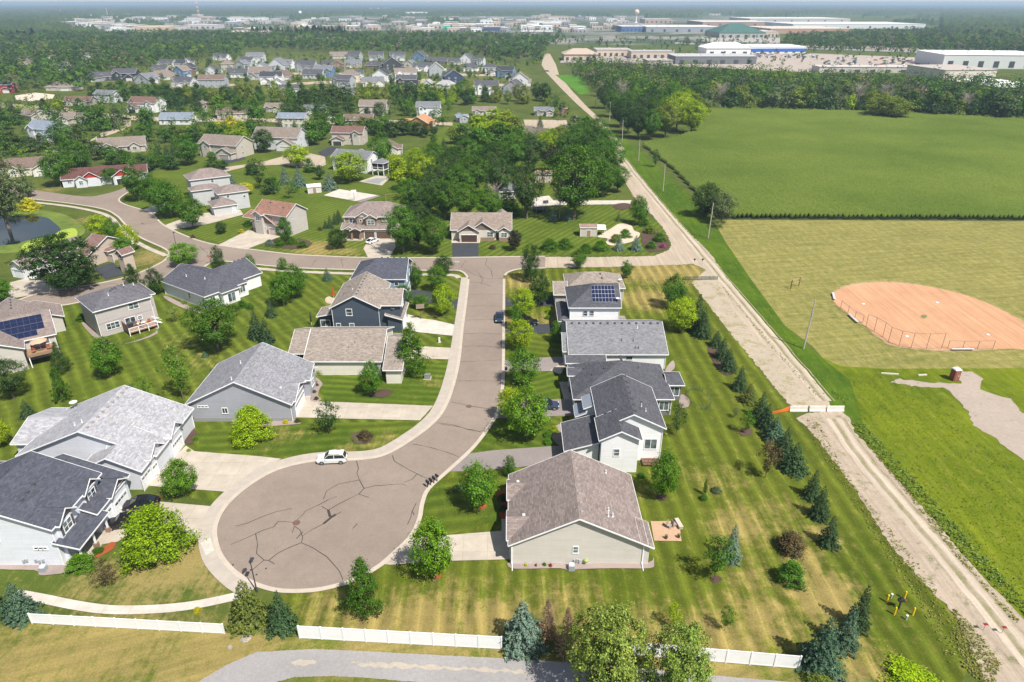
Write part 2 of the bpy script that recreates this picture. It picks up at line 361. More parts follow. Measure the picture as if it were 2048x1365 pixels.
def asphalt(name, a, tile=True):
    m, n, b = new_mat(name); pos = nd(n, "ShaderNodeNewGeometry").outputs['Position']
    c = mix(n, mrange(n, noise(n, pos, .07, 4, .6), .3, .7, 0, 1), sc3(a, .89), sc3(a, 1.09))
    c = mix(n, 1.0, c, ramp(n, noise(n, pos, 6, 5, .85), .25, .75, (.8, .8, .8), (1.2, 1.2, 1.2)), 'MULTIPLY')
    c = mix(n, 1.0, c, ramp(n, noise(n, pos, .6, 5, .7), .3, .7, (.93, .93, .93), (1.05, 1.05, 1.05)), 'MULTIPLY')
    v = nd(n, "ShaderNodeTexVoronoi", feature='DISTANCE_TO_EDGE'); v.inputs['Scale'].default_value = .16; v.inputs['Randomness'].default_value = 1
    wv = nd(n, "ShaderNodeVectorMath", operation='ADD'); n.links.new(pos, wv.inputs[0])
    nz = nd(n, "ShaderNodeTexNoise"); nz.inputs['Scale'].default_value = .35; n.links.new(pos, nz.inputs['Vector'])
    s3 = nd(n, "ShaderNodeVectorMath", operation='SCALE'); s3.inputs['Scale'].default_value = 3.5; n.links.new(nz.outputs['Color'], s3.inputs[0]); n.links.new(s3.outputs[0], wv.inputs[1]); n.links.new(wv.outputs[0], v.inputs['Vector'])
    gate = mrange(n, noise(n, pos, .11, 2), .5, .6, 0, .45)
    c = mix(n, math_(n, 'MULTIPLY', mrange(n, v.outputs['Distance'], 0, .006, 1, 0), gate), c, (.1, .09, .085))
    n.links.new(c, b.inputs['Base Color']); b.inputs['Roughness'].default_value = .95; b.inputs['Specular IOR Level'].default_value = .12
    bump(n, b, noise(n, pos, 12, 3, .8), .4, .02); return m
M_asph = asphalt('street asphalt', (.245, .20, .167))
M_tar = plain('crack sealant', (.05, .045, .042), .7, .2)

g_ = MB(); g_.poly([(-14000, -300, 0), (14000, -300, 0), (14000, 24000, 0), (-14000, 24000, 0)])
tag(g_.build('ground', M_ground), kind='structure')
Z = lambda k: 0.012 * k
# lawns and fields
sheet('mown_lawn', pxs((1010, 545), (1090, 538), (1385, 530), (1412, 545), (1384, 566), (1436, 635), (1488, 700), (1543, 766), (1577, 810), (1598, 841), (1659, 907), (1712, 982), (1795, 1107), (1852, 1171), (1908, 1227), (1945, 1330), (1900, 1400), (1600, 1318), (1000, 1278), (600, 1262), (560, 1190), (690, 1165), (815, 1078), (838, 1010), (890, 946), (970, 862), (1003, 760), (1006, 600)), Z(1), M_east, ang=R(1))
sheet('side_lawn', pxs((-80, 700), (100, 620), (340, 530), (460, 525), (703, 545), (930, 548), (925, 600), (905, 785), (870, 850), (780, 905), (560, 940), (480, 975), (440, 1010), (300, 975), (0, 960), (-120, 900)), Z(1), M_lawn, ang=R(38))
sheet('front_lawn', pxs((-60, 1120), (130, 1131), (250, 1000), (423, 1014), (436, 1076), (487, 1152), (470, 1190), (396, 1200), (245, 1213), (80, 1187), (-60, 1170)), Z(1), lawn('front lawn grass', (.085, .115, .022), (.05, .085, .014), dry0=.18))
sheet('back_lawn', pxs((240, 372), (320, 340), (480, 300), (700, 330), (800, 330), (905, 240), (960, 240), (1240, 400), (1320, 447), (1338, 492), (1308, 511), (1085, 513), (905, 516), (700, 515), (497, 500), (348, 464), (250, 411)), Z(1), M_north, ang=R(-32))
sheet('mown_field', pxs((1425, 436), (2300, 443), (2500, 760), (2048, 739), (1763, 740), (1681, 735), (1646, 718), (1625, 693), (1570, 652), (1505, 563), (1450, 483)), Z(1), M_field, ang=R(6))
sheet('verge_grass', pxs((1200, 250), (1262, 287), (1300, 320), (1425, 436), (1450, 483), (1505, 563), (1570, 652), (1640, 714), (1700, 760), (1730, 860), (1700, 845), (1660, 811), (1645, 790), (1591, 721), (1512, 628), (1453, 556), (1419, 505), (1371, 460), (1320, 403), (1276, 349), (1244, 314), (1215, 280)), Z(2), M_verge)
sheet('meadow', pxs((1640, 714), (1681, 733), (1763, 738), (2048, 737), (2500, 760), (2600, 1500), (2200, 1450), (2048, 1239), (1935, 1122), (1803, 971), (1701, 850), (1687, 824), (1665, 815), (1640, 780), (1625, 745)), Z(1)+.004, M_meadow)
sheet('rough_grass', pxs((-300, 1260), (60, 1248), (450, 1266), (1000, 1300), (1600, 1338), (1900, 1400), (2000, 1700), (-400, 1700)), Z(2), M_rough)
# gravel and dirt
dirt_l = [(1227, 298), (1244, 352), (1266.5, 393.6), (1295, 422), (1320, 447.5), (1336, 473), (1343, 492), (1336, 501.5), (1308, 512.6), (1200, 515), (1090, 514.5), (1090, 536.4), (1212, 534.8), (1308, 531.6), (1387, 529), (1412, 540), (1384, 566), (1436, 635), (1488, 700), (1543, 766), (1577, 808), (1600, 815), (1663, 815), (1660, 808), (1591, 721), (1512, 628), (1453, 556), (1419, 505), (1371, 460), (1320, 403), (1276, 349), (1244, 314)]
sheet('dirt_road', pxs(*dirt_l), Z(3), M_dirt2, jitter=.25)
sheet('gravel_track', pxs((1592, 835), (1625, 869), (1667, 921), (1712, 982), (1750, 1046), (1795, 1107), (1852, 1171), (1908, 1227), (1945, 1303), (1990, 1420), (2300, 1500), (2150, 1330), (2048, 1239), (1992, 1182), (1935, 1122), (1878, 1050), (1803, 971), (1750, 907), (1712, 869), (1700, 840), (1682, 820), (1625, 826)), Z(4), M_dirt, jitter=.22)
sheet('gravel_shoulder', pxs((1384, 566), (1412, 548), (1428, 552), (1470, 625), (1530, 690), (1600, 770), (1640, 812), (1577, 808), (1543, 766), (1488, 700), (1436, 635)), Z(4), dirt('weedy gravel', (.42, .36, .28), (.36, .31, .24), 2.0, .5, (.22, .2, .08)), jitter=.25)
far_r = [(1088, 108), (1083, 130), (1092, 145), (1120, 175), (1150, 205), (1200, 250), (1240, 310), (1250, 300), (1215, 252), (1172, 212), (1142, 180), (1118, 150), (1112, 130), (1100, 108)]
sheet('far_road', pxs(*far_r), Z(6), M_dirt2)
sheet('gravel_lot', pxs((1777, 766), (1832, 774), (1887, 776), (1908, 790), (1928, 811), (1949, 852), (1990, 879), (2048, 924), (2300, 1050), (2300, 900), (2048, 828), (2021, 800), (1987, 790), (1959, 780), (1962, 757), (1942, 745), (1918, 742), (1922, 769), (1866, 766), (1798, 759)), Z(4), dirt('gravel lot dirt', (.38, .32, .27), (.33, .28, .24), 1.5, .12), jitter=.35)
infield = [(1663, 594), (1675, 581), (1708, 569.5), (1763, 565), (1832, 570), (1901, 583), (1953, 599), (2004, 621), (2060, 652), (2105, 690), (2100, 715), (2048, 700), (1987, 699), (1901, 702), (1822, 697), (1773, 686), (1729, 652), (1694, 628), (1670, 607)]
sheet('ball_infield', smooth_poly(infield, step=5), Z(5), M_clay, jitter=.18)
sheet('infield_rim', smooth_poly([(u + (u - 1870) * .012, v + (v - 635) * .03) for u, v in infield], step=5), Z(4), dirt('scuffed rim', (.36, .28, .17), (.26, .24, .1), 2, .5, (.16, .17, .05)), jitter=.3)
M_rut = dirt('packed wheel track', (.50, .43, .345), (.44, .375, .30), 3.0, grass_dir=0.0); M_mid = dirt('loose centre gravel', (.34, .29, .22), (.27, .25, .15), 2.0, .75, (.19, .19, .08))
for ln in ([(1236, 305), (1288, 372), (1360, 458), (1436, 548), (1520, 648), (1600, 742), (1650, 803)], [(1668, 838), (1730, 928), (1860, 1080), (1990, 1235), (2080, 1350)]):
    q = smooth_poly(ln, closed=False, step=8); rr = random.Random(3); q = [p + Vector((rr.uniform(-.12, .12), 0)) for p in q]
    band('wheel_track', q, .35, 1.15, Z(5), M_rut); band('wheel_track', q, -1.35, -.55, Z(5), M_rut); band('centre_strip', q, -.35, .12, Z(5) + .004, M_mid); band('centre_strip', q, 1.5, 1.75, Z(5) + .004, M_mid)
for k, (px, a) in enumerate((([(638, 760), (650, 752), (768, 752), (898, 722), (896, 745), (880, 795), (868, 810), (648, 803)], 84), ([(395, 864), (470, 855), (600, 848), (838, 843), (800, 880), (740, 902), (620, 915), (400, 903)], 95), ([(1010, 676), (1060, 672), (1128, 670), (1135, 712), (1010, 718)], 70), ([(1004, 748), (1120, 745), (1135, 795), (1000, 803)], 118), ([(985, 842), (1120, 836), (1128, 890), (990, 900), (945, 906)], 60), ([(880, 960), (960, 946), (1015, 940), (1018, 1036), (905, 1068), (824, 1072), (842, 1020), (850, 985)], 100))):
    sheet('plot_lawn', pxs(*px), Z(2), lawn('plot lawn %d' % k, (0.08 + .006 * (k % 3), 0.122, 0.016), (0.045, 0.085, 0.010), stripe=.32, width=.95 + .12 * (k % 3), dry0=.06 + .03 * (k % 2), cross=.1), ang=R(a))
# street network
WEST = [(60, 398), (139, 407), (209, 419), (237, 433), (250.5, 447), (278, 472), (306, 486), (330, 497), (341, 507), (330, 523), (285.5, 545), (246, 558), (180, 572), (116, 581), (60, 594), (-60, 640)]
WEST_S = [(-60, 665), (90, 615), (123, 611), (159, 604.5), (260, 580), (340, 557), (400, 537), (425, 524), (455, 523), (564, 534), (680, 539), (820, 541), (905, 540.5), (928, 545), (938, 556)]
SIDE_W = [(939.5, 559), (934, 610), (928, 656), (920.5, 726), (906, 785), (890, 822), (871, 846), (838, 873), (777, 910), (721, 922), (626, 925.5), (551, 944), (494, 978), (457, 1012), (438, 1046), (436, 1076), (449, 1114), (487, 1152), (551, 1177), (626, 1178), (680, 1167)]
SIDE_E = [(680, 1167), (698, 1161), (758, 1129), (815, 1076), (834, 1039), (840, 1008), (853, 978), (890, 944), (943, 895), (977, 850), (994, 817), (1002, 770), (1004, 685), (1005.5, 559)]
CORNER = [(1007, 552), (1016, 544), (1041, 538), (1090, 536.3)]
NORTH = [(1090, 514.5), (1000, 515.5), (905, 517), (733.5, 517), (650, 514), (580, 510), (497, 500), (434, 492), (390, 481), (348, 464), (323, 450), (309, 436), (295, 425), (250, 411), (236, 402), (243, 393), (259, 383), (275, 376)]
NORTH2 = [(262, 370), (240, 380), (209, 389), (173, 394), (111, 387), (55, 379), (20, 372), (-60, 360), (-80, 375), (0, 390), (60, 398)]
def sm(px, step=4): return smooth_poly(px, closed=False, step=step)
lw, lws, lsw, lse, lco, lno = sm(WEST), sm(WEST_S), sm(SIDE_W), sm(SIDE_E), sm(CORNER), sm(NORTH)
street = lws + lsw + lse + lco + lno + sm(NORTH2) + lw
sheet('street', street, Z(7), M_asph)
for nme, ln, sgn in (('kerb', lws, 1), ('kerb', lsw, 1), ('kerb', lse, 1), ('kerb', lco, 1), ('kerb', lno, 1), ('kerb', lw, 1)):
    # the asphalt lies left of each line as listed; kerbs go on the outer side
    band(nme, ln, -0.02, -0.62, Z(7), M_kerb, h=.06)
M_walk = plain('sidewalk concrete', (.40, .355, .305), .85, .15, var=.08, scale=.6)
band('sidewalk', sm([(941, 556), (936, 606), (930, 656), (920.5, 726), (906, 785), (890, 822), (871, 846), (838, 873), (777, 910), (721, 922), (626, 925.5), (551, 944), (494, 978), (457, 1012), (438, 1046), (436, 1076), (449, 1114), (487, 1152), (520, 1168)]), -.62, -2.35, Z(6), M_walk, h=.05)
band('sidewalk', sm([(455, 529), (564, 540), (700, 546), (820, 548), (905, 549), (924, 556)]), .0, -1.5, Z(6), M_conc, h=.02)
band('sidewalk', sm([(50, 402), (139, 412), (200, 424), (228, 436), (245, 455), (268, 477), (300, 495), (338, 511)]), .0, -1.5, Z(6), M_conc, h=.02)
band('footpath', sm([(30, 1188), (79, 1197), (165, 1214), (235, 1221), (330, 1218), (400, 1209), (480, 1192)]),   .62, -.62, Z(5), M_conc2, h=.02)
# pale fresh slab in the walk
sheet('sidewalk_slab', pxs((401, 1088), (421, 1077), (429, 1103), (412, 1113)), Z(6) + .066, M_conc2)
cj = MB()
def joints(ln, o0, o1, z, every):
    acc = 0
    for a, b in zip(ln, ln[1:]):
        L = (b - a).length; t = (b - a) / max(L, 1e-6); nn = Vector((-t.y, t.x)); d = every - acc
        while d < L:
            c = a + t * d; p, q = c + nn * o0, c + nn * o1
            cj.poly([(*(p - t * .03), z), (*(q - t * .03), z), (*(q + t * .03), z), (*(p + t * .03), z)][::-1]); d += every
        acc = (acc + L) % every
joints(sm([(934, 610), (928, 656), (920.5, 726), (906, 785), (890, 822), (871, 846), (838, 873), (777, 910), (721, 922), (626, 925.5), (551, 944), (494, 978), (457, 1012), (438, 1046), (436, 1076), (449, 1114), (487, 1152)]), -.64, -2.33, Z(6) + .062, 1.6)
tag(cj.build('sidewalk_joints', plain('joint', (.36, .32, .27), .9, .1)), kind='structure')
sheet('park_road', pxs((380, 1375), (411, 1356), (457, 1329), (513, 1305), (626, 1299), (740, 1304), (890, 1312), (1060, 1320), (1250, 1335), (1407, 1350), (1600, 1367), (1750, 1400), (1500, 1430), (815, 1364), (740, 1357), (664, 1353), (589, 1355), (500, 1380), (300, 1500), (150, 1500)), Z(4), M_gray, jitter=.04)
for k, pl in enumerate([[(580, 1328), (600, 1321), (632, 1322), (630, 1328), (600, 1334)], [(700, 1326), (760, 1325), (860, 1332), (960, 1336), (1060, 1343), (1060, 1349), (940, 1342), (820, 1338), (720, 1333)]]):
    sheet('road_patch', pxs(*pl), Z(4) + .008, dirt('worn road edge %d' % k, (.42, .37, .30), (.36, .33, .29), 2, .2), jitter=.2)
# tarred cracks
crk = MB()
def crack(px, w=.095):
    rr = random.Random(int(px[0][0] * 7)); pts = []
    p = [Vector(P(*q)) for q in px]
    for a, b in zip(p, p[1:]):
        n_ = max(1, int((b - a).length / 1.1))
        for k in range(n_):
            t = k / n_; o = Vector((rr.uniform(-.12, .12), rr.uniform(-.12, .12))); pts.append(a.lerp(b, t) + (o if k else Vector((0, 0))))
    pts.append(p[-1])
    for a, b in zip(pts, pts[1:]):
        t = (b - a).normalized() * .03; nn = Vector((-t.y, t.x)).normalized() * w * rr.uniform(.35, .7)
        z = Z(7) + .006 + rr.random() * .003
        crk.poly([(*(a - t - nn), z), (*(b + t - nn), z), (*(b + t + nn), z), (*(a - t + nn), z)])
zz3 = lambda *a: [(400 + x / 2.65, 850 + y / 2.65) for x, y in a]
zz6 = lambda *a: [(560 + x / 3.412, 480 + y / 3.412) for x, y in a]
for c in [((190, 540), (250, 525), (330, 490), (400, 465), (487, 446)), ((160, 638), (220, 615), (295, 580), (390, 545), (415, 515), (500, 520)), ((500, 520), (545, 480), (560, 460), (625, 430), (680, 400), (725, 382)),
          ((295, 580), (305, 640), (300, 685), (340, 720), (365, 722), (395, 740)), ((340, 720), (275, 775)), ((365, 722), (410, 685), (470, 655), (538, 628), (545, 600), (530, 560), (500, 540), (490, 575)),
          ((545, 590), (600, 555), (660, 525), (700, 490), (748, 465)), ((690, 490), (680, 455), (645, 435)), ((680, 455), (740, 420), (800, 390), (842, 370), (895, 388)), ((842, 370), (870, 340), (930, 325), (1070, 316), (1095, 325)),
          ((870, 340), (845, 295), (832, 260), (840, 235), (830, 195)), ((845, 295), (740, 315), (670, 355), (655, 397)), ((1215, 290), (1150, 262), (1080, 225), (1030, 195), (1020, 165)), ((1150, 262), (1125, 292), (1080, 308)),
          ((538, 628), (600, 655), (670, 700), (715, 750), (740, 780), (757, 822)), ((1130, 105), (1220, 122), (1300, 145), (1370, 172)), ((1280, 0), (1380, 15), (1485, 40)), ((1145, 420), (1125, 460), (1115, 500), (1100, 530)), ((1125, 460), (1135, 480)), ((810, 552), (835, 527)), ((512, 606), (545, 570))]:
    crack(zz3(*c))
crack(zz3((655, 527), (700, 490), (720, 478)), .3); crack(zz3((690, 490), (680, 455)), .3)
for c in [((1290, 375), (1440, 372), (1515, 378)), ((1280, 455), (1400, 452), (1515, 456)), ((1270, 550), (1400, 545), (1515, 548)), ((1255, 643), (1400, 640), (1510, 645)), ((1250, 730), (1380, 728), (1510, 738)), ((1235, 835), (1400, 830), (1510, 820)),
          ((1220, 965), (1350, 965), (1510, 967)), ((1170, 1110), (1290, 1138), (1380, 1150), (1455, 1160)), ((1070, 1252), (1180, 1265), (1290, 1300), (1370, 1312)), ((1410, 130), (1400, 170), (1440, 210), (1450, 260)), ((1250, 200), (1330, 240), (1420, 270), (1520, 265)), ((1300, 290), (1390, 300), (1440, 320)),
          ((420, 135), (430, 190)), ((250, 135), (200, 195)), ((1270, 140), (1235, 190)), ((1350, 225), (1385, 275), (1370, 300))]:
    crack(zz6(*c), .1)
for px in [((400, 495), (425, 515), (440, 530)), ((255, 455), (300, 448), (330, 440)), ((160, 385), (130, 400)), ((118, 583), (124, 600)), ((210, 570), (230, 568), (240, 573)), ((280, 470), (310, 468)), ((330, 485), (360, 488)), ((380, 505), (420, 497))]:
    crack(px, .12)
for x, y in [(175, 745), (236, 775), (228, 790), (270, 772), (300, 797), (160, 745), (350, 765)]:
    a = Vector(P(*zz3((x, y))[0])); r = .35 if x == 236 else .13
    crk.poly([(a.x + r * math.cos(k) * random.uniform(.7, 1.1), a.y + r * 1.3 * math.sin(k), Z(7) + .005) for k in [i * .785 for i in range(8)]])
tag(crk.build('crack_sealant', M_tar), kind='structure')
# driveways
def drive(px, mat, z=8, name='driveway'): return sheet(name, pxs(*px), Z(z), mat)
drive([(758, 1129), (815, 1078), (904, 1071), (1003, 1063), (1003, 1039), (1023, 1039), (1026, 1120), (904, 1123), (780, 1131)], M_conc)
M_drv = asphalt('drive asphalt', (.24, .21, .2))
drive([(893, 945), (940, 908), (987, 902), (1112, 893), (1150, 893), (1150, 925), (1044, 935), (960, 943)], M_drv)
drive([(372, 893), (390, 904), (520, 914), (563, 919), (540, 930), (500, 953), (470, 968), (452, 985), (298, 973), (312, 950)], M_conc)
drive([(257, 999), (423, 1014), (409, 1050), (398, 1078), (260, 1070), (235, 1085), (205, 1090), (212, 1045), (230, 1020)], M_conc)
drive([(639, 804), (866, 813), (840, 842), (584, 836), (600, 792), (623, 791)], M_conc)
drive([(806, 628), (824, 632), (841, 638), (868, 641), (911, 651), (908, 673), (841, 666), (795, 657)], M_conc2)
drive([(768, 690), (903, 697), (900, 720), (762, 716)], M_conc)
drive([(815, 578), (860, 585), (917, 600), (915, 618), (868, 610), (815, 600)], M_black)
drive([(1008, 722), (1066, 717), (1140, 714), (1145, 743), (1008, 745)], M_drv)
drive([(1008, 654), (1110, 648), (1110, 667), (1008, 672)], M_black)
drive([(1010, 596), (1115, 594), (1115, 612), (1010, 614)], M_black)
drive([(1000, 806), (1150, 798), (1155, 832), (992, 838)], M_drv)
drive([(1118, 765), (1142, 765), (1142, 800), (1128, 800)], M_conc, 9, 'front_walk')
drive([(1100, 742), (1142, 716), (1150, 720), (1120, 750)], M_conc, 9, 'front_walk')
drive([(905, 487), (957, 487), (957, 516), (905, 516)], M_black)
drive([(903, 481), (960, 481), (960, 487), (903, 487)], M_conc)
drive([(739.5, 476), (790, 478), (791, 495), (779.5, 516), (736, 516), (727, 498)], M_conc)
drive([(497, 461), (561, 474), (491, 500), (434, 492)], M_conc)
drive([(328, 452), (360, 440), (400, 428), (480, 420), (487, 430), (420, 448), (344, 461)], M_conc)
drive([(287, 420), (320, 406), (345, 407), (309, 428)], M_conc2)
drive([(647, 391.5), (678, 379), (756, 391.5), (711, 403)], M_conc2, name='sport_court')
drive([(711, 403), (756, 391.5), (762, 393), (722, 406)], M_drv, 9, 'court_edge')
drive([(718, 364), (752, 352), (782, 355), (764, 372)], M_conc, name='patio')
drive([(727, 364), (752, 357), (772, 358), (758, 369)], plain('pool cover', (.25, .26, .27)), 9, 'pool_cover')
drive([(20, 566), (60, 556), (83, 556), (118, 582), (36, 596), (15, 600)], M_conc)
drive([(186, 538), (226, 526), (249, 550), (212, 560)], M_black)
drive([(444, 336), (525, 325), (567, 313), (622, 308), (650, 314), (652, 330), (640, 336), (608, 336), (567, 330), (497, 333), (450, 345), (420, 342)], M_dirt2, name='cul_de_sac')
drive([(441, 316), (486, 311), (491, 319), (452, 329)], M_black)
drive([(636, 305), (660, 294), (682, 296), (650, 315)], M_black)
drive([(525, 237), (640, 243), (760, 240), (905, 246), (905, 252), (760, 247), (640, 250), (525, 244)], M_dirt2, name='lane')
drive([(0, 205), (60, 212), (120, 214), (160, 222), (260, 232), (330, 236), (525, 237), (525, 244), (330, 244), (250, 240), (150, 232), (60, 222), (0, 215)], M_dirt2, name='lane')
drive([(230, 232), (262, 237), (262, 252), (245, 262), (190, 280), (170, 288), (205, 266), (240, 250)], M_dirt2, name='lane')
drive([(30, 192), (70, 186), (110, 190), (105, 198), (60, 203), (32, 200)], plain('playground sand', (.6, .5, .4)), name='playground')
drive([(1047, 240), (1133, 241), (1136, 252), (1100, 258), (1050, 252)], M_dirt2, name='cul_de_sac')
drive([(1044, 416), (1070, 396), (1098, 392), (1107, 402), (1263, 401.5), (1260, 409), (1117, 411)], M_conc2)
drive([(90, 302), (130, 296), (132, 300), (92, 310)], M_dirt2, name='lane')
# pond
wm, n, b = new_mat('pond water'); b.inputs['Base Color'].default_value = (.012, .02, .02, 1); b.inputs['Roughness'].default_value = .06; b.inputs['Specular IOR Level'].default_value = .35
bump(n, b, noise(n, nd(n, "ShaderNodeNewGeometry").outputs['Position'], 1.2, 3), .04, .05)
sheet('pond_bank', smooth_poly([(-60, 425), (40, 420), (110, 425), (150, 440), (170, 465), (120, 490), (40, 505), (-80, 500)]), Z(3), lawn('pond bank reeds', (.15, .2, .04), (.08, .13, .03), dry0=.1))
sheet('pond', smooth_poly([(-120, 440), (10, 433), (85, 434), (108, 446), (122, 462), (100, 472), (70, 478), (45, 484), (20, 490), (-120, 495)]), Z(4), wm)
sheet('algae', smooth_poly([(45, 492), (70, 480), (100, 474), (122, 462), (150, 458), (150, 478), (90, 505), (50, 508)]), Z(5), plain('duckweed', (.3, .38, .06), .9, .1))
# beds of rock and mulch
def bed(px, mat, z=9, name='mulch_bed'): sheet(name, smooth_poly(px, step=3), Z(z), mat)
bed([(1022, 1138), (1020, 1126), (1090, 1131), (1140, 1128), (1230, 1130), (1298, 1126), (1306, 1116), (1308, 1128), (1300, 1138), (1230, 1138), (1155, 1140), (1140, 1144), (1120, 1138), (1060, 1139)], M_rock, name='rock_bed')
bed([(0, 1130), (130, 1131), (140, 1145), (110, 1150), (80, 1152), (70, 1142), (0, 1140)], M_rock, name='rock_bed')
bed([(996, 985), (1020, 985), (1022, 1035), (999, 1036), (1002, 1010), (994, 997)], M_red)
bed([(205, 1098), (222, 1086), (232, 1088), (226, 1100), (205, 1112), (192, 1118), (190, 1110)], M_red)
bed([(733, 788), (748, 786), (765, 779), (782, 782), (782, 790), (765, 796), (745, 794)], M_mulch)
bed([(612, 768), (630, 756), (645, 768), (640, 778), (636, 792), (643, 800), (630, 805), (620, 800), (624, 785)], M_rock)
bed([(470, 845), (560, 842), (585, 838), (600, 846), (590, 850), (490, 856)], M_rock, name='rock_bed')
bed([(374, 858), (392, 862), (395, 872), (385, 888), (370, 888)], M_mulch)
bed([(1100, 860), (1128, 850), (1132, 892), (1118, 892), (1106, 880)], M_rock, 7, 'rock_bed')
bed([(1345, 722), (1350, 735), (1340, 745), (1330, 742)], M_rock, name='rock_bed')
bed([(1362, 790), (1378, 800), (1376, 815), (1358, 815)], M_rock, name='rock_bed')
bed([(1415, 698), (1432, 700), (1462, 735), (1472, 745), (1455, 752), (1440, 745), (1425, 722)], M_mulch)
bed([(1478, 862), (1500, 858), (1505, 868), (1485, 874)], M_mulch)
bed([(1420, 1158), (1432, 1152), (1445, 1160), (1430, 1168)], M_mulch)
bed([(1310, 995), (1322, 990), (1335, 997), (1322, 1004)], M_mulch)
bed([(955, 1012), (970, 1006), (975, 1014), (962, 1020)], M_red)
bed([(862, 1150), (880, 1146), (884, 1154), (870, 1160)], M_red)
bed([(330, 598), (332, 593), (370, 610), (405, 622), (400, 628), (360, 615)], M_rock, name='rock_bed')
bed([(165, 650), (172, 648), (205, 678), (240, 690), (300, 672), (318, 655), (300, 650), (316, 668), (255, 688), (200, 684)], M_rock, name='rock_bed')
bed([(150, 360), (155, 355), (190, 362), (215, 358), (215, 365), (185, 368)], dirt('sandy bed', (.5, .38, .28), (.4, .3, .2)), name='rock_bed')
bed([(1205, 468), (1222, 458), (1240, 448), (1262, 452), (1268, 462), (1280, 468), (1270, 482), (1240, 490), (1222, 492), (1212, 486), (1215, 478), (1195, 475)], dirt('patio gravel', (.6, .5, .4), (.5, .42, .34)), name='gravel_patio')
bed([(650, 600), (658, 594), (672, 600), (668, 608), (655, 608)], dirt('ring sand', (.5, .42, .3), (.4, .34, .26)), name='fire_pit_ring')
bed([(530, 485), (560, 478), (600, 478), (625, 488), (600, 498), (545, 496)], M_mulch)
bed([(1283, 465), (1300, 450), (1318, 465), (1338, 488), (1330, 500), (1300, 505), (1285, 490)], M_mulch)
sheet('brick_patio', pxs((1301, 1044), (1358, 1044), (1363, 1084), (1308, 1083)), Z(9), dirt('patio brick', (.5, .34, .22), (.42, .28, .19), 4))
sheet('bare_soil', smooth_poly([(1225, 412), (1245, 407), (1262, 410), (1255, 419), (1235, 420)]), Z(9), M_mulch)
sheet('bare_soil', smooth_poly([(702, 872), (722, 864), (745, 870), (742, 884), (718, 890), (704, 882)]), Z(9), M_mulch)
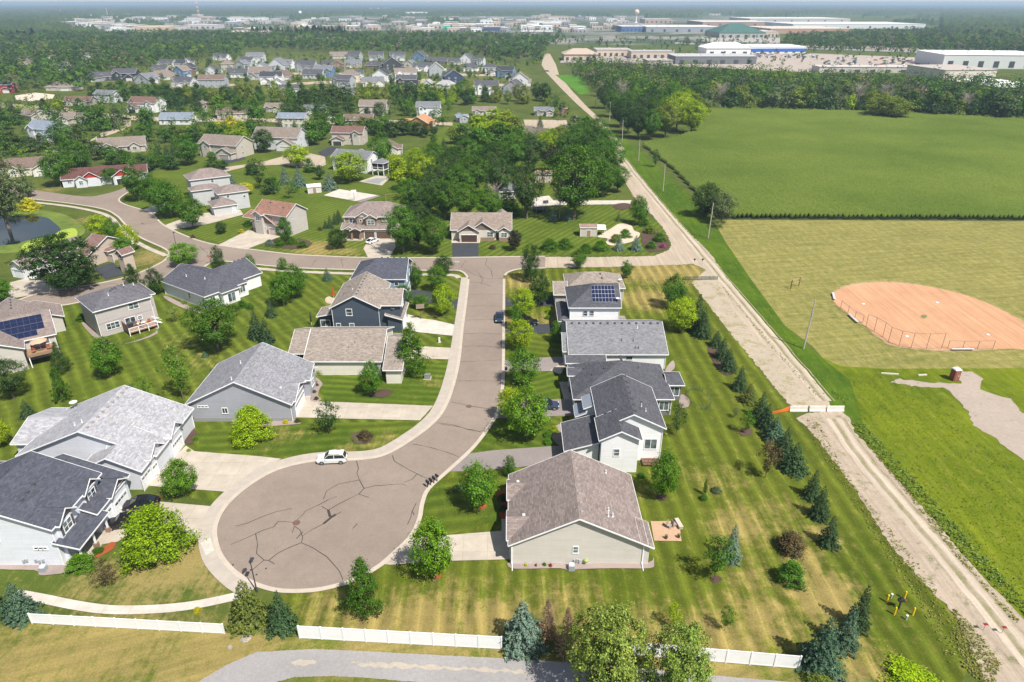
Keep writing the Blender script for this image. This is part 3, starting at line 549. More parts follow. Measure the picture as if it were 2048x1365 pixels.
# ------------------------------------------------------------------ houses
SPOTS = []
class House:
    def __init__(s, label, org, ang=0.0, wall=(.75, .75, .75), roof=(.2, .2, .2), group=None, name='house', cat='house', simple=False, base=(.3, .28, .27)):
        s.x, s.y = org if isinstance(org[0], float) else P(*org); SPOTS.append((s.x, s.y))
        s.ang = R(ang); s.root = thing(name, label, cat, s.x, s.y, 0, s.ang, group)
        s.wall, s.roof, s.fas, s.vent = MB(), MB(), MB(), MB(); s.simple = simple
        s.mw = siding('siding %.2f %.2f %.2f' % wall, wall); s.mr = shingle('shingles %.2f %.2f %.2f' % roof, roof)
        s.fmat = WHITE(); s.wings = []; s.accent = MB(); s.ma = None
    def l(s, u, v, z):
        x, y = P(u, v, z); x -= s.x; y -= s.y; ca, sa = math.cos(s.ang), math.sin(s.ang)
        return x * ca + y * sa, -x * sa + y * ca
    def px(s, A, B, C, ze, **k):
        """wing from its roof-edge corners: near left, near right, far (either side) or a depth in metres"""
        a, b = s.l(*A, ze), s.l(*B, ze); y0 = (a[1] + b[1]) / 2
        y1 = y0 + C if isinstance(C, (int, float)) else s.l(*C, ze)[1]
        return s.wing(a[0], y0, b[0], y1, ze, **k)
    def wing(s, x0, y0, x1, y1, ze, ax='x', pitch=.5, i0=0.0, i1=0.0, o=.45, z0=0.0, walls=True, shed=None, wmb=None, gap=0.0):
        w = dict(x0=x0, y0=y0, x1=x1, y1=y1, ze=ze, ax=ax, pitch=pitch, o=o, z0=z0)
        s.wings.append(w); rf = s.roof; T = .14
        X0, Y0, X1, Y1 = x0 + o, y0 + o, x1 - o, y1 - o
        w.update(X0=X0, Y0=Y0, X1=X1, Y1=Y1); wl = wmb or s.wall
        if shed:                      # one slope, low side named
            rise = pitch * ((x1 - x0) if shed in 'WE' else (y1 - y0))
            zz = {'S': (0, 0, 1, 1), 'N': (1, 1, 0, 0), 'W': (0, 1, 1, 0), 'E': (1, 0, 0, 1)}[shed]
            c = [(x, y, ze + rise * q) for (x, y), q in zip(((x0, y0), (x1, y0), (x1, y1), (x0, y1)), zz)]
            rf.poly(c); rf.poly([(x, y, z - T) for x, y, z in c][::-1]); s.edge(c, True)
            w['zr'] = ze + rise
            if walls:
                q = [(X0, Y0), (X1, Y0), (X1, Y1), (X0, Y1)]; zt = [ze + rise * k - T for k in zz]
                for i in range(4):
                    j = (i + 1) % 4; wl.poly([(*q[i], z0), (*q[j], z0), (*q[j], zt[j]), (*q[i], zt[i])])
            return w
        if ax == 'flat':
            rf.box(((x0 + x1) / 2, (y0 + y1) / 2, ze - .1), (x1 - x0 - .06, y1 - y0 - .06, .16)); w['zr'] = ze
            c = [(x0, y0, ze), (x1, y0, ze), (x1, y1, ze), (x0, y1, ze)]; s.edge(c, True, .35)
            if walls:
                wl.prism([(X0, Y0), (X1, Y0), (X1, Y1), (X0, Y1)], z0, ze - .2)
            return w
        sw = (lambda p: p) if ax == 'x' else (lambda p: (p[1], p[0], *p[2:]))
        a0, b0, a1, b1 = (x0, y0, x1, y1) if ax == 'x' else (y0, x0, y1, x1)
        hw = (b1 - b0) / 2; zr = ze + pitch * hw; bm = (b0 + b1) / 2; w['zr'] = zr
        r0 = (a0 + i0 * hw, bm, zr); r1 = (a1 - i1 * hw, bm, zr)
        c = [(a0, b0, ze), (a1, b0, ze), (a1, b1, ze), (a0, b1, ze)]
        fs = [[c[0], c[1], r1, r0], [c[2], c[3], r0, r1]]
        if i1: fs.append([c[1], c[2], r1])
        if i0: fs.append([c[3], c[0], r0])
        for f in fs:
            f = [sw(p) for p in f]
            if ax != 'x': f = f[::-1]
            rf.poly(f); rf.poly([(p[0], p[1], p[2] - T) for p in f][::-1])
        pr = []
        pr.append((c[0], c[1])); pr.append((c[2], c[3]))
        pr += [(c[1], c[2])] if i1 else [(c[1], r1), (r1, c[2])]
        pr += [(c[3], c[0])] if i0 else [(c[3], r0), (r0, c[0])]
        for p, q in pr:
            s.seg(sw(p), sw(q), sw(((a0 + a1) / 2, bm, 0)))
        zt = ze + pitch * o - T - .02; w['zt'] = zt
        if walls:
            wl.prism([(X0, Y0), (X1, Y0), (X1, Y1), (X0, Y1)], z0, zt)
            A0, B0, A1, B1 = (X0, Y0, X1, Y1) if ax == 'x' else (Y0, X0, Y1, X1)
            zp = zr - T - .02
            for flag, a, d in ((i0, A0, .25), (i1, A1, -.25)):
                if flag: continue
                t3 = [(a, B0, zt), (a, B1, zt), (a, bm, zp)]; u3 = [(a + d, p[1], p[2]) for p in t3]
                f = [t3[::-1] if d > 0 else t3, u3]
                for k in f:
                    k = [sw(p) for p in k]; wl.poly(k if ax == 'x' else k[::-1])
        return w
    def seg(s, p, q, cen, h=.17):
        p, q, cen = Vector(p), Vector(q), Vector(cen); d = q - p; n = Vector((d.y, -d.x, 0)).normalized()
        m = (p + q) / 2; 
        if (m - cen).dot(n) < 0: n = -n
        t = .05; up = Vector((0, 0, .015)); dn = Vector((0, 0, -h))
        a = [p + up, q + up, q + dn, p + dn]; b = [x + n * t for x in a]
        s.fas.poly(b); s.fas.poly([a[0], a[1], b[1], b[0]]); s.fas.poly([a[2], a[3], b[3], b[2]]); s.fas.poly(a[::-1]); s.fas.poly([a[0], b[0], b[3], a[3]]); s.fas.poly([a[1], a[2], b[2], b[1]])
    def ww(s, x0, y0, x1, y1, ze, **k):
        return s.wing(x0 - s.x, y0 - s.y, x1 - s.x, y1 - s.y, ze, **k)
    def many(s, name, mat, boxes, **k):
        for b in boxes:
            m = MB(); m.box(*b[:2], 0, 0, b[2] if len(b) > 2 else 1.0); m.build(name, mat, s.root, **k)
    def edge(s, c, closed, h=.17):
        cen = [(c[0][i] + c[2][i]) / 2 for i in range(3)]
        for i in range(4): s.seg(c[i], c[(i + 1) % 4], cen, h)
    def side(s, w, sd):
        X0, Y0, X1, Y1 = w['X0'], w['Y0'], w['X1'], w['Y1']
        return {'S': ((X0, Y0), (1, 0), (0, -1), X1 - X0), 'E': ((X1, Y0), (0, 1), (1, 0), Y1 - Y0), 'N': ((X1, Y1), (-1, 0), (0, 1), X1 - X0), 'W': ((X0, Y1), (0, -1), (-1, 0), Y1 - Y0)}[sd]
    def _bx(s, m, o, t, n, a, z, w, h, d0, d1, mi=0):
        """box on a wall: a metres along, z up (centre), standing from d0 to d1 off the wall"""
        cx = o[0] + t[0] * a + n[0] * (d0 + d1) / 2; cy = o[1] + t[1] * a + n[1] * (d0 + d1) / 2
        m.box((cx, cy, z), (abs(t[0]) * w + abs(n[0]) * (d1 - d0), abs(t[1]) * w + abs(n[1]) * (d1 - d0), h), 0, mi)
    def win(s, w, sd, f, z, ww=1.2, h=1.3, n=2, nh=1, cat='window'):
        o, t, nn, L = s.side(w, sd); a = f * L; m = MB(); g = MB(); fr = .09
        s._bx(m, o, t, nn, a, z + h / 2 + fr / 2, ww + 2 * fr, fr, 0, .07); s._bx(m, o, t, nn, a, z - h / 2 - fr / 2, ww + 2 * fr + .06, fr, 0, .1)
        s._bx(m, o, t, nn, a - ww / 2 - fr / 2, z, fr, h, 0, .07); s._bx(m, o, t, nn, a + ww / 2 + fr / 2, z, fr, h, 0, .07)
        for k in range(1, n): s._bx(m, o, t, nn, a - ww / 2 + ww * k / n, z, .07, h, .02, .06)
        for k in range(1, nh + 1): s._bx(m, o, t, nn, a, z - h / 2 + h * k / (nh + 1), ww, .04, .02, .05)
        s._bx(g, o, t, nn, a, z, ww, h, .0, .022)
        if s.simple:
            i = len(m.f); m.v, m.f = m.v, m.f
            k = len(m.v); m.v += g.v; m.f += [tuple(j + k for j in f_) for f_ in g.f]; m.m += [1] * len(g.f)
            m.build(cat, [WHITE(), glass()], s.root); return
        r = m.build(cat, WHITE(), s.root); g.build('pane', glass(), r)
    def shutter(s, w, sd, f, z, ww, h, col=(.1, .09, .09)):
        o, t, nn, L = s.side(w, sd)
        for k in (-1, 1):
            m = MB(); s._bx(m, o, t, nn, f * L + k * (ww / 2 + .33), z, .38, h + .15, 0, .05); m.build('shutter', plain('shutter', col, .6), s.root)
    def garage(s, w, sd, f, ww=4.9, h=2.15, col=(.78, .79, .8), lights=True):
        o, t, nn, L = s.side(w, sd); a = f * L; m = MB(); tr = MB(); gl = MB()
        for k in range(4):
            s._bx(m, o, t, nn, a, h / 8 + k * h / 4, ww, h / 4 - .03, .0, .05)
        s._bx(m, o, t, nn, a, h / 2, ww, h, -.02, .03)
        s._bx(tr, o, t, nn, a, h + .08, ww + .34, .16, 0, .07); s._bx(tr, o, t, nn, a - ww / 2 - .085, h / 2, .17, h, 0, .07); s._bx(tr, o, t, nn, a + ww / 2 + .085, h / 2, .17, h, 0, .07)
        nm = 'garage_door'; r = m.build(nm, plain('garage door %.2f' % (col[0] + col[2] * 7), col, .55), s.root); tr.build('door_frame', WHITE(), r)
        if lights:
            k = max(2, int(ww / .62))
            for i in range(k): s._bx(gl, o, t, nn, a - ww / 2 + ww * (i + .5) / k, h * .875, ww / k - .14, .3, .05, .065)
            gl.build('pane', glass(), r)
    def door(s, w, sd, f, col=(.12, .07, .05), ww=1.0, h=2.1, z0=.15):
        o, t, nn, L = s.side(w, sd); m = MB(); tr = MB(); a = f * L; hd = MB()
        s._bx(m, o, t, nn, a, z0 + h / 2, ww, h, 0, .04); s._bx(tr, o, t, nn, a, z0 + h + .06, ww + .2, .12, 0, .07)
        for k in (-1, 1): s._bx(tr, o, t, nn, a + k * (ww / 2 + .05), z0 + h / 2, .1, h, 0, .07)
        s._bx(hd, o, t, nn, a + ww * .38, z0 + 1.0, .05, .16, .04, .09)
        r = m.build('door', plain('door %.2f' % (col[0] + col[1] * 3), col, .5), s.root); tr.build('door_frame', WHITE(), r); hd.build('handle', plain('brass', (.4, .3, .12), .4), r)
    def panel(s, w, sd, a0, a1, z0, z1, mat, d=.03, name='stone_base'):
        o, t, nn, L = s.side(w, sd); m = MB(); s._bx(m, o, t, nn, (a0 + a1) / 2 * L, (z0 + z1) / 2, (a1 - a0) * L, z1 - z0, -.02, d); m.build(name, mat, s.root, uv=True)
    def gfill(s, w, sd, mat, d=.03):
        """cladding of another colour over a gable triangle"""
        o, t, nn, L = s.side(w, sd); m = MB(); zt = w['zt']; zp = w['zr'] - .17
        T3 = [(o[0] + t[0] * a + nn[0] * d, o[1] + t[1] * a + nn[1] * d, z) for a, z in ((.02, zt), (L - .02, zt), (L / 2, zp - .02))]
        B3 = [(p[0] - nn[0] * (d + .02), p[1] - nn[1] * (d + .02), p[2]) for p in T3]
        m.poly(T3); 
        for i in range(3): m.poly([T3[(i + 1) % 3], T3[i], B3[i], B3[(i + 1) % 3]])
        m.build('gable_cladding', mat, s.root, uv=True)
    def roofpt(s, w, a, b):
        """point on a wing's roof: a along the ridge 0..1, b -1..1 across (sign = which slope)"""
        x0, y0, x1, y1 = w['x0'], w['y0'], w['x1'], w['y1']
        if w['ax'] == 'x':
            hw = (y1 - y0) / 2; return Vector((x0 + (x1 - x0) * a, (y0 + y1) / 2 + b * hw, w['zr'] - abs(b) * w['pitch'] * hw))
        hw = (x1 - x0) / 2; return Vector(((x0 + x1) / 2 + b * hw, y0 + (y1 - y0) * a, w['zr'] - abs(b) * w['pitch'] * hw))
    def vents(s, w, lst, kind='box', col=(.07, .07, .08)):
        for a, b in lst:
            p = s.roofpt(w, a, b); m = MB()
            if kind == 'box': m.box((p.x, p.y, p.z + .08), (.42, .42, .26), 0, 0, .8); nm = 'roof_vent'
            else: m.tube((p.x, p.y, p.z - .1), (p.x, p.y, p.z + .55), .07, n=8); m.tube((p.x, p.y, p.z - .02), (p.x, p.y, p.z + .1), .14, .1, n=8); nm = 'vent_pipe'
            m.build(nm, plain('vent %.2f' % col[0], col, .6), s.root)
    def solar(s, w, a0, a1, b0, b1, nx, ny, col=(.012, .018, .05), frame=(.5, .52, .55)):
        c = [s.roofpt(w, a0, b0), s.roofpt(w, a1, b0), s.roofpt(w, a1, b1), s.roofpt(w, a0, b1)]
        up = (c[1] - c[0]).cross(c[3] - c[0]).normalized(); up = up if up.z > 0 else -up
        m = MB(); g = MB(); q = [p + up * .1 for p in c]
        m.poly(q if (q[1] - q[0]).cross(q[2] - q[0]).z > 0 else q[::-1]); 
        for i in range(4): m.poly([q[i], q[(i + 1) % 4], c[(i + 1) % 4], c[i]])
        for i in range(nx):
            for j in range(ny):
                f0, f1, g0, g1 = (i + .03) / nx, (i + .97) / nx, (j + .03) / ny, (j + .97) / ny
                pt = lambda f, h_: q[0].lerp(q[1], f).lerp(q[3].lerp(q[2], f), h_) + up * .012
                pp = [pt(f0, g0), pt(f1, g0), pt(f1, g1), pt(f0, g1)]
                g.poly(pp if (pp[1] - pp[0]).cross(pp[2] - pp[0]).z > 0 else pp[::-1])
        r = m.build('solar_panel', plain('panel frame %.2f' % frame[0], frame, .4), s.root); g.build('solar_cells', plain('solar cells', col, .15, .6, var=.15), r)
    def dish(s, p, r=.45):
        m = MB(); x, y, z = p; m.tube((x, y, z - .3), (x, y, z + .5), .03); 
        m.lathe((x, y, z + .5), [(.05, 0), (r * .6, .06), (r, .2), (r * .97, .22), (r * .55, .1), (.04, .05)], 14); m.build('satellite_dish', plain('dish', (.6, .6, .62), .5), s.root)
    def finish(s):
        if not s.simple and s.wings and len(s.wings[0]) > 9 and 'zt' in s.wings[0]:
            w = s.wings[0]
            for X, Y in ((w['X0'] - .05, w['Y0'] - .05), (w['X1'] + .05, w['Y0'] - .05), (w['X1'] + .05, w['Y1'] + .05)):
                m = MB(); m.box((X, Y, w['ze'] / 2), (.09, .09, w['ze'] - .1)); m.build('downspout', s.fmat, s.root)
        s.wall.build('wall', s.mw, s.root, uv=True); s.roof.build('roof', s.mr, s.root, uv=True); s.fas.build('roof_trim', s.fmat, s.root)
        return s
BRICK = lambda: siding('stone veneer', (.30, .2, .15), .18, .2)
G6, G2 = plain('x', (1, 1, 1)), None
def vrow(n, b=.06, lo=.08, hi=.92): return [(lo + (hi - lo) * k / (n - 1), b) for k in range(n)]
TAN = (.23, .19, .175); DK = (.075, .082, .105); DK2 = (.085, .088, .102); GR = (.19, .195, .21); LG = (.345, .35, .375); GB = (.26, .225, .195)
# H1 beige rambler, front of picture
h = House('long beige rambler with tan shingle roof, nearest house right of the cul-de-sac', (1160, 1130), 0, (.60, .57, .53), TAN)
A = h.px((1016, 1092), (1276, 1092), (1257, 947), 3.4, ax='y', pitch=.5)
A['x1'] = A['x1']
h.roof = MB(); h.fas = MB(); h.wall = MB(); h.wings = []
A = h.wing(A['x0'], A['y0'], A['x0'] + 16.9, A['y0'] + 13.8, 3.4, ax='y', pitch=.49)
B = A
X_ = h.wing(A['x1'] - .9, A['y0'] - .02, A['x1'] + .75, A['y0'] + 4.6, 3.4 - .37, ax='y', shed='E', pitch=.49)
h.roof.v = [(x, y, z + (.03 if k >= len(h.roof.v) - 8 else 0)) for k, (x, y, z) in enumerate(h.roof.v)]
C = h.wing(A['x0'] - .2, A['y0'] + .9, A['x0'] + 6.5, A['y0'] + 6.4, 3.42, ax='x', pitch=.49)
D = h.wing(A['x0'] - .2, A['y0'] + 8.3, A['x0'] + 4, A['y0'] + 12.6, 3.5, ax='x', pitch=.5)
h.win(A, 'S', .485, 2.35, .55, .95, 1, 1); h.garage(C, 'W', .5, 4.8, 2.2, (.6, .57, .53)); h.win(D, 'W', .5, 1.7, 1.2, 1.3)
h.vents(A, vrow(8, .05, .1, .95), col=(.3, .27, .26)); h.vents(C, [(.32, .12), (.62, .12)], col=(.6, .58, .55)); h.vents(D, [(.35, .3)], col=(.6, .58, .55))
h.vents(A, [(.27, .47), (.19, .45), (.21, .52), (.85, .55)], 'pipe', (.75, .75, .75)); h.win(A, 'E', .5, 1.3, .8, 1.9, 1, 3)
for sx in (A['X0'] + .03, A['X1'] - .03):
    m = MB(); m.tube((sx, A['Y0'] - .06, 3.2), (sx, A['Y0'] - .06, .3), .055); m.tube((sx, A['Y0'] - .06, .32), (sx + .02, A['Y0'] - 1.2, .1), .055); m.build('downspout', WHITE(), h.root)
h.many('utility_meter', plain('meter grey', (.35, .38, .42), .5), [((A['X0'] + 7.7 + k * .32, A['Y0'] - .1, .62 + .1 * (k % 2)), (.22, .18, .4)) for k in range(3)]); m = MB(); m.lathe((A['X0'] + 9.1, A['Y0'] - .16, .55), [(.1, 0), (.28, .1), (.3, .3), (.12, .42)], 10); m.build('hose_reel', plain('hose green', (.3, .38, .1), .5), h.root)
h.finish()
# H2 white two storey
h = House('white two-storey house with charcoal gables and small grey metal shed roof', (1240, 930), 0, (.80, .81, .82), DK2)
A = h.px((1198, 858), (1333, 858), (1305, 775), 6.0, ax='y', pitch=.5)
B = h.px((1198, 882), (1286, 882), 6, 5.9, ax='y', pitch=.5)
C = h.px((1128, 903), (1204, 903), (1183, 846), 3.2, ax='y', shed='W', pitch=.3)
D = h.px((1168, 824), (1222, 812), 3.6, 5.0, shed='W', pitch=.42, walls=True)
E_ = h.px((1150, 834), (1172, 834), 3.4, 3.4, shed='W', pitch=.4)
h.win(B, 'S', .42, 3.55, .75, 1.15, 1, 1); h.win(A, 'S', .83, 3.0, 1.75, 1.7, 2, 0); h.vents(A, vrow(7, .07, .1, .95)); h.vents(A, [(.25, -.5), (.25, -.72), (.4, .4)]); h.vents(A, [(.3, .35), (.22, .45)], 'pipe', (.6, .6, .6)); h.vents(B, [(.4, .1)])
h.garage(C, 'W', .45, 4.6, 2.2); h.win(A, 'E', .5, 4.6, 1.4, 1.3); h.door(E_, 'W', .5)
h.finish()
m = MB()
for w in (D, E_):
    rise = w['zr'] - w['ze']; n_ = int((w['y1'] - w['y0']) / .42)
    for k in range(n_ + 1):
        y = w['y0'] + (w['y1'] - w['y0']) * k / n_; m.beam((w['x0'], y, w['ze'] + .1), (w['x1'], y, w['zr'] + .1), .05, .06)
    m.poly([(w['x0'], w['y0'], w['ze'] + .045), (w['x1'], w['y0'], w['zr'] + .045), (w['x1'], w['y1'], w['zr'] + .045), (w['x0'], w['y1'], w['ze'] + .045)])
m.build('metal_roof', plain('grey metal roofing', (.22, .25, .29), .35, .5), h.root)
m = MB()
for k in range(5): m.box((A['X1'] - 2.6 + k * .6, A['Y0'] - 1.6, .9), (.06, .06, 1.0))
m.box((A['X1'] - 1.4, A['Y0'] - .8, .38), (2.6, 1.7, .12)); m.box((A['X1'] - 1.4, A['Y0'] - 1.6, 1.4), (2.6, .08, .08)); m.build('deck', plain('deck brown', (.16, .09, .06)), h.root)
# H3 dark hip roof
h = House('dark grey house with wide charcoal hip roof between two white houses', (1250, 800), 0, (.17, .17, .185), DK2)
A = h.px((1146, 800), (1349, 798), (1316, 729), 3.3, ax='y', pitch=.42, i0=.8, i1=.6)
B = h.px((1334, 771), (1370, 771), (1357, 744), 3.2, ax='x', pitch=.35, i1=1)
C = h.wing(A['x0'] - .4, A['y0'] + 7.2, A['x0'] + 7, A['y0'] + 10.2, 3.7, ax='x', pitch=.55)
D = h.wing(A['x0'] - .4, A['y0'] + 11.8, A['x0'] + 7, A['y0'] + 15, 3.7, ax='x', pitch=.55)
h.win(B, 'S', .45, 1.75, 1.7, 1.7, 2, 0); h.win(A, 'S', .93, 1.75, 1.5, 1.6, 2, 0); h.win(A, 'S', .05, 1.8, 1.1, 1.3); h.garage(A, 'W', .75, 4.6); h.win(C, 'W', .5, 1.8); h.win(D, 'W', .5, 1.8)
h.vents(A, [(.6, .05), (.66, .05), (.72, .05), (.5, -.3), (.45, -.55)]); h.vents(C, [(.4, -.15), (.5, -.15)]); h.vents(A, [(.55, .4)], 'pipe', (.1, .1, .1))
h.finish()
# H4 white, long grey roof
h = House('low white house under one broad mid-grey roof slope with row of vents', (1232, 740), 0, (.80, .81, .82), GR)
A = h.px((1137, 710), (1337, 709), 15.5, 3.3, ax='x', pitch=.42)
B = h.wing(A['x0'] - 1.0, A['y0'] + 1.2, A['x0'] + 5, A['y0'] + 9.4, 3.3, ax='x', pitch=.5)
h.vents(A, vrow(13, -.07, .06, .95)); h.vents(A, [(.55, -.6), (.67, -.6), (.68, -.82), (.71, -.82)], 'pipe', (.12, .12, .12)); h.vents(A, [(.73, -.22)], 'pipe', (.8, .8, .8)); h.win(A, 'S', .62, 2.3, 1.2, .7, 1, 0)
h.garage(B, 'W', .4, 4.8, 2.2); h.door(B, 'W', .8); h.win(A, 'E', .5, 1.9, 1.8, 1.5)
h.finish()
# H5 white with solar
h = House('white two-storey house with dark hip roof carrying a blue square of solar panels', (1190, 648), 0, (.80, .81, .82), DK2)
A = h.px((1137, 617), (1243, 615), (1237, 588), 6.0, ax='x', pitch=.5, i0=1.0, i1=0.02)
A = h.wings[0]
h.roof = MB(); h.fas = MB(); h.wall = MB(); h.wings = []
A = h.wing(A['x0'], A['y0'], A['x1'], A['y0'] + 11.5, 6.0, ax='x', pitch=.55, i0=1.0)
B = h.px((1116, 643), (1142, 643), 10, 3.1, ax='y', pitch=.5, i0=1, i1=.6)
h.win(A, 'S', .31, 4.55, .9, 1.1, 1, 1); h.win(A, 'S', .44, 4.55, .9, 1.1, 1, 1); h.win(A, 'E', .5, 4.6, 1.4, 1.3); h.garage(B, 'W', .5, 4.6)
h.solar(A, .46, .9, -.78, -.12, 7, 4); h.dish((A['X1'] - .2, A['Y0'] + 1.0, 6.8))
m = MB()
for k in range(4): m.box((A['X1'] + .4 + k * .6, A['Y0'] + 3, 1.6), (.06, .06, 1.0))
m.box((A['X1'] + 1.2, A['Y0'] + 4.6, 1.1), (2.4, 3.4, .14)); m.box((A['X1'] + 1.2, A['Y0'] + 3, 2.1), (2.4, .08, .08))
for dx in (.3, 2.2): m.box((A['X1'] + dx, A['Y0'] + 3.2, .5), (.12, .12, 1.05))
m.build('deck', plain('deck grey', (.25, .22, .2)), h.root)
h.finish()
# H6 tan hip behind
h = House('tan hip-roofed house behind the one with solar panels, nearest the gravel corner', (1185, 600), 0, (.52, .5, .46), GB)
A = h.px((1132, 577), (1251, 577), (1225, 548), 3.3, ax='x', pitch=.5, i0=1, i1=1)
B = h.px((1107, 590), (1136, 590), 7.5, 3.1, ax='x', pitch=.5)
h.vents(A, [(.6, -.15), (.62, -.4)]); h.dish((A['X1'] - .5, A['Y0'] + 2, 3.8)); h.garage(B, 'W', .5, 4.6, 2.1, (.5, .48, .44)); h.win(A, 'E', .4, 1.9, 1.6, 1.4)
h.finish()
# H7 dark blue walls
h = House('slate-blue two-storey house with tan roof and one upper window in its near gable', (712, 655), 0, (.062, .085, .115), GB)
A = h.px((658, 617), (760, 617), (727, 575), 6.0, ax='y', pitch=.52)
Y = h.wings[0]; h.roof = MB(); h.fas = MB(); h.wall = MB(); h.wings = []
A = h.wing(Y['x0'], Y['y0'], Y['x1'], Y['y0'] + 14, 6.0, ax='y', pitch=.52)
B = h.wing(Y['x1'] - 6.5, Y['y0'] + 1.2, Y['x1'] + 4.2, Y['y0'] + 9.5, 6.1, ax='x', pitch=.52)
C = h.px((632, 634), (664, 634), 5, 3.2, ax='y', shed='W', pitch=.2, walls=True)
D = h.px((770, 640), (806, 640), 9, 3.1, ax='y', shed='E', pitch=.3)
h.win(A, 'S', .36, 4.9, 1.15, 1.4, 1, 1); h.win(A, 'S', .1, 2.0, .8, .7, 1, 0); h.win(A, 'S', .39, 2.0, .9, .7, 1, 0); h.win(C, 'S', .5, 1.5, 1.9, 1.4, 2, 0); h.win(B, 'E', .5, 5.0, 1.6, 1.3); h.garage(D, 'E', .5, 4.8, 2.1)
h.vents(A, vrow(8, .06, .1, .95), col=(.12, .11, .1)); h.vents(B, vrow(7, -.06, .4, .95), col=(.4, .38, .35)); h.vents(A, [(.6, -.5), (.5, .5), (.35, -.6)], col=(.12, .11, .1)); h.dish((D['X0'] + 1.2, D['Y0'] + .6, 4.6))
h.finish()
# H8 blue, dark hip
h = House('pale blue two-storey house with charcoal roof at the street corner, behind the slate-blue one', (760, 600), 0, (.26, .36, .46), DK)
A = h.px((700, 559), (812, 559), 12, 6.0, ax='x', pitch=.5, i0=.9, i1=.0)
B = h.px((690, 575), (715, 575), 6, 3.2, ax='y', shed='W', pitch=.3)
h.win(A, 'S', .84, 4.7, .8, .8, 1, 0); h.win(A, 'E', .3, 4.7, 1.2, 1.2); h.win(A, 'E', .7, 4.7, 1.2, 1.2); h.garage(A, 'E', .5, 5, 2.2); h.vents(A, vrow(5, .06, .5, .95)); h.vents(A, [(.3, -.3), (.35, -.15)])
h.finish()
# H9 long tan roof
h = House('cream rambler under a long tan gable roof beside the leafy street tree', (690, 750), 0, (.68, .65, .57), GB)
A = h.px((605, 724), (768, 723), (747, 673), 3.1, ax='x', pitch=.5)
Y = dict(A); h.roof = MB(); h.fas = MB(); h.wall = MB(); h.wings = []
A = h.wing(Y['x0'], Y['y0'], Y['x1'] - .4, Y['y0'] + 15.0, 3.1, ax='x', pitch=.42)
B = h.px((576, 708), (608, 708), 11.5, 3.0, ax='x', pitch=.42)
C = h.px((765, 741), (805, 741), 15, 3.0, ax='x', pitch=.42)
h.win(B, 'S', .72, 1.9, 1.8, 1.4, 2, 0); h.garage(C, 'E', .5, 4.8, 2.2, (.6, .58, .52)); h.vents(A, vrow(10, .06, .05, .97), col=(.2, .18, .16)); h.vents(A, [(.62, -.45), (.55, -.6), (.86, -.6)], 'pipe', (.3, .3, .3)); h.vents(B, [(.8, -.2)], 'pipe', (.4, .42, .45)); h.win(A, 'S', .93, 1.7, .9, 1.3, 1, 1)
h.finish()
# H10 grey with blue-grey siding
h = House('blue-grey sided rambler with mid-grey roof, left of the concrete drive', (480, 845), 0, (.36, .37, .42), (.235, .24, .262))
A = h.px((368, 811), (584, 809), (441, 727), 3.5, ax='y', pitch=.49)
B = h.wing(A['x1'] - 7, A['y0'] + 1.0, A['x1'] + .3, A['y0'] + 7.5, 3.55, ax='x', pitch=.5)
C = h.wing(A['x1'] - 6, A['y0'] + 8, A['x1'] + .9, A['y0'] + 12.8, 3.5, ax='x', pitch=.5)
for f in (.1, .135, .17): h.win(A, 'S', f, 2.85, .42, .3, 1, 0)
h.win(A, 'S', .345, 2.1, .8, .95, 2, 0); h.win(A, 'S', .54, 2.1, .8, .95, 2, 0); h.garage(B, 'E', .5, 4.9, 2.2); h.win(C, 'E', .5, 1.8, 1.2, 1.2)
h.vents(A, vrow(8, .06, .2, .95), col=(.25, .25, .27)); h.vents(B, [(.35, -.3), (.6, -.3)], col=(.55, .55, .55)); h.vents(A, [(.8, .35)], col=(.3, .3, .3)); h.vents(A, [(.1, -.1), (.55, -.2)], 'pipe', (.75, .75, .75))
h.panel(A, 'S', 0, 1, 0, .7, siding('ledge stone', (.3, .3, .32), .12), .04)
h.finish()
# H11 light grey
h = House('pale grey rambler with very light roof and two stepped near gables', (200, 950), 0, (.60, .62, .67), LG)
A = h.ww(-71.5, 80.6, -51.2, 93.6, 3.5, ax='y', pitch=.42)
B = h.ww(-60.6, 77.0, -51.6, 85, 3.5, ax='y', pitch=.5)
C = h.ww(-58, 79.2, -51.3, 83.4, 3.8, ax='x', pitch=.75)
D = h.ww(-57, 84.6, -50.8, 88.8, 3.8, ax='x', pitch=.75)
F_ = h.ww(-74.6, 84, -66, 94.2, 3.2, ax='x', pitch=.3)
h.garage(B, 'E', .14, 2.4); h.garage(C, 'E', .5, 2.9); h.garage(D, 'E', .5, 3.1)
h.vents(A, vrow(9, .06, .1, .95), col=(.3, .32, .34)); h.vents(A, [(.22, -.22), (.22, -.1)], 'pipe', (.7, .7, .7)); h.vents(A, [(.38, .2), (.38, .32), (.38, .44), (.38, .56)], col=(.42, .42, .4)); h.dish((-69.5 - h.x, 92.5 - h.y, 4.6), .6)
h.finish()
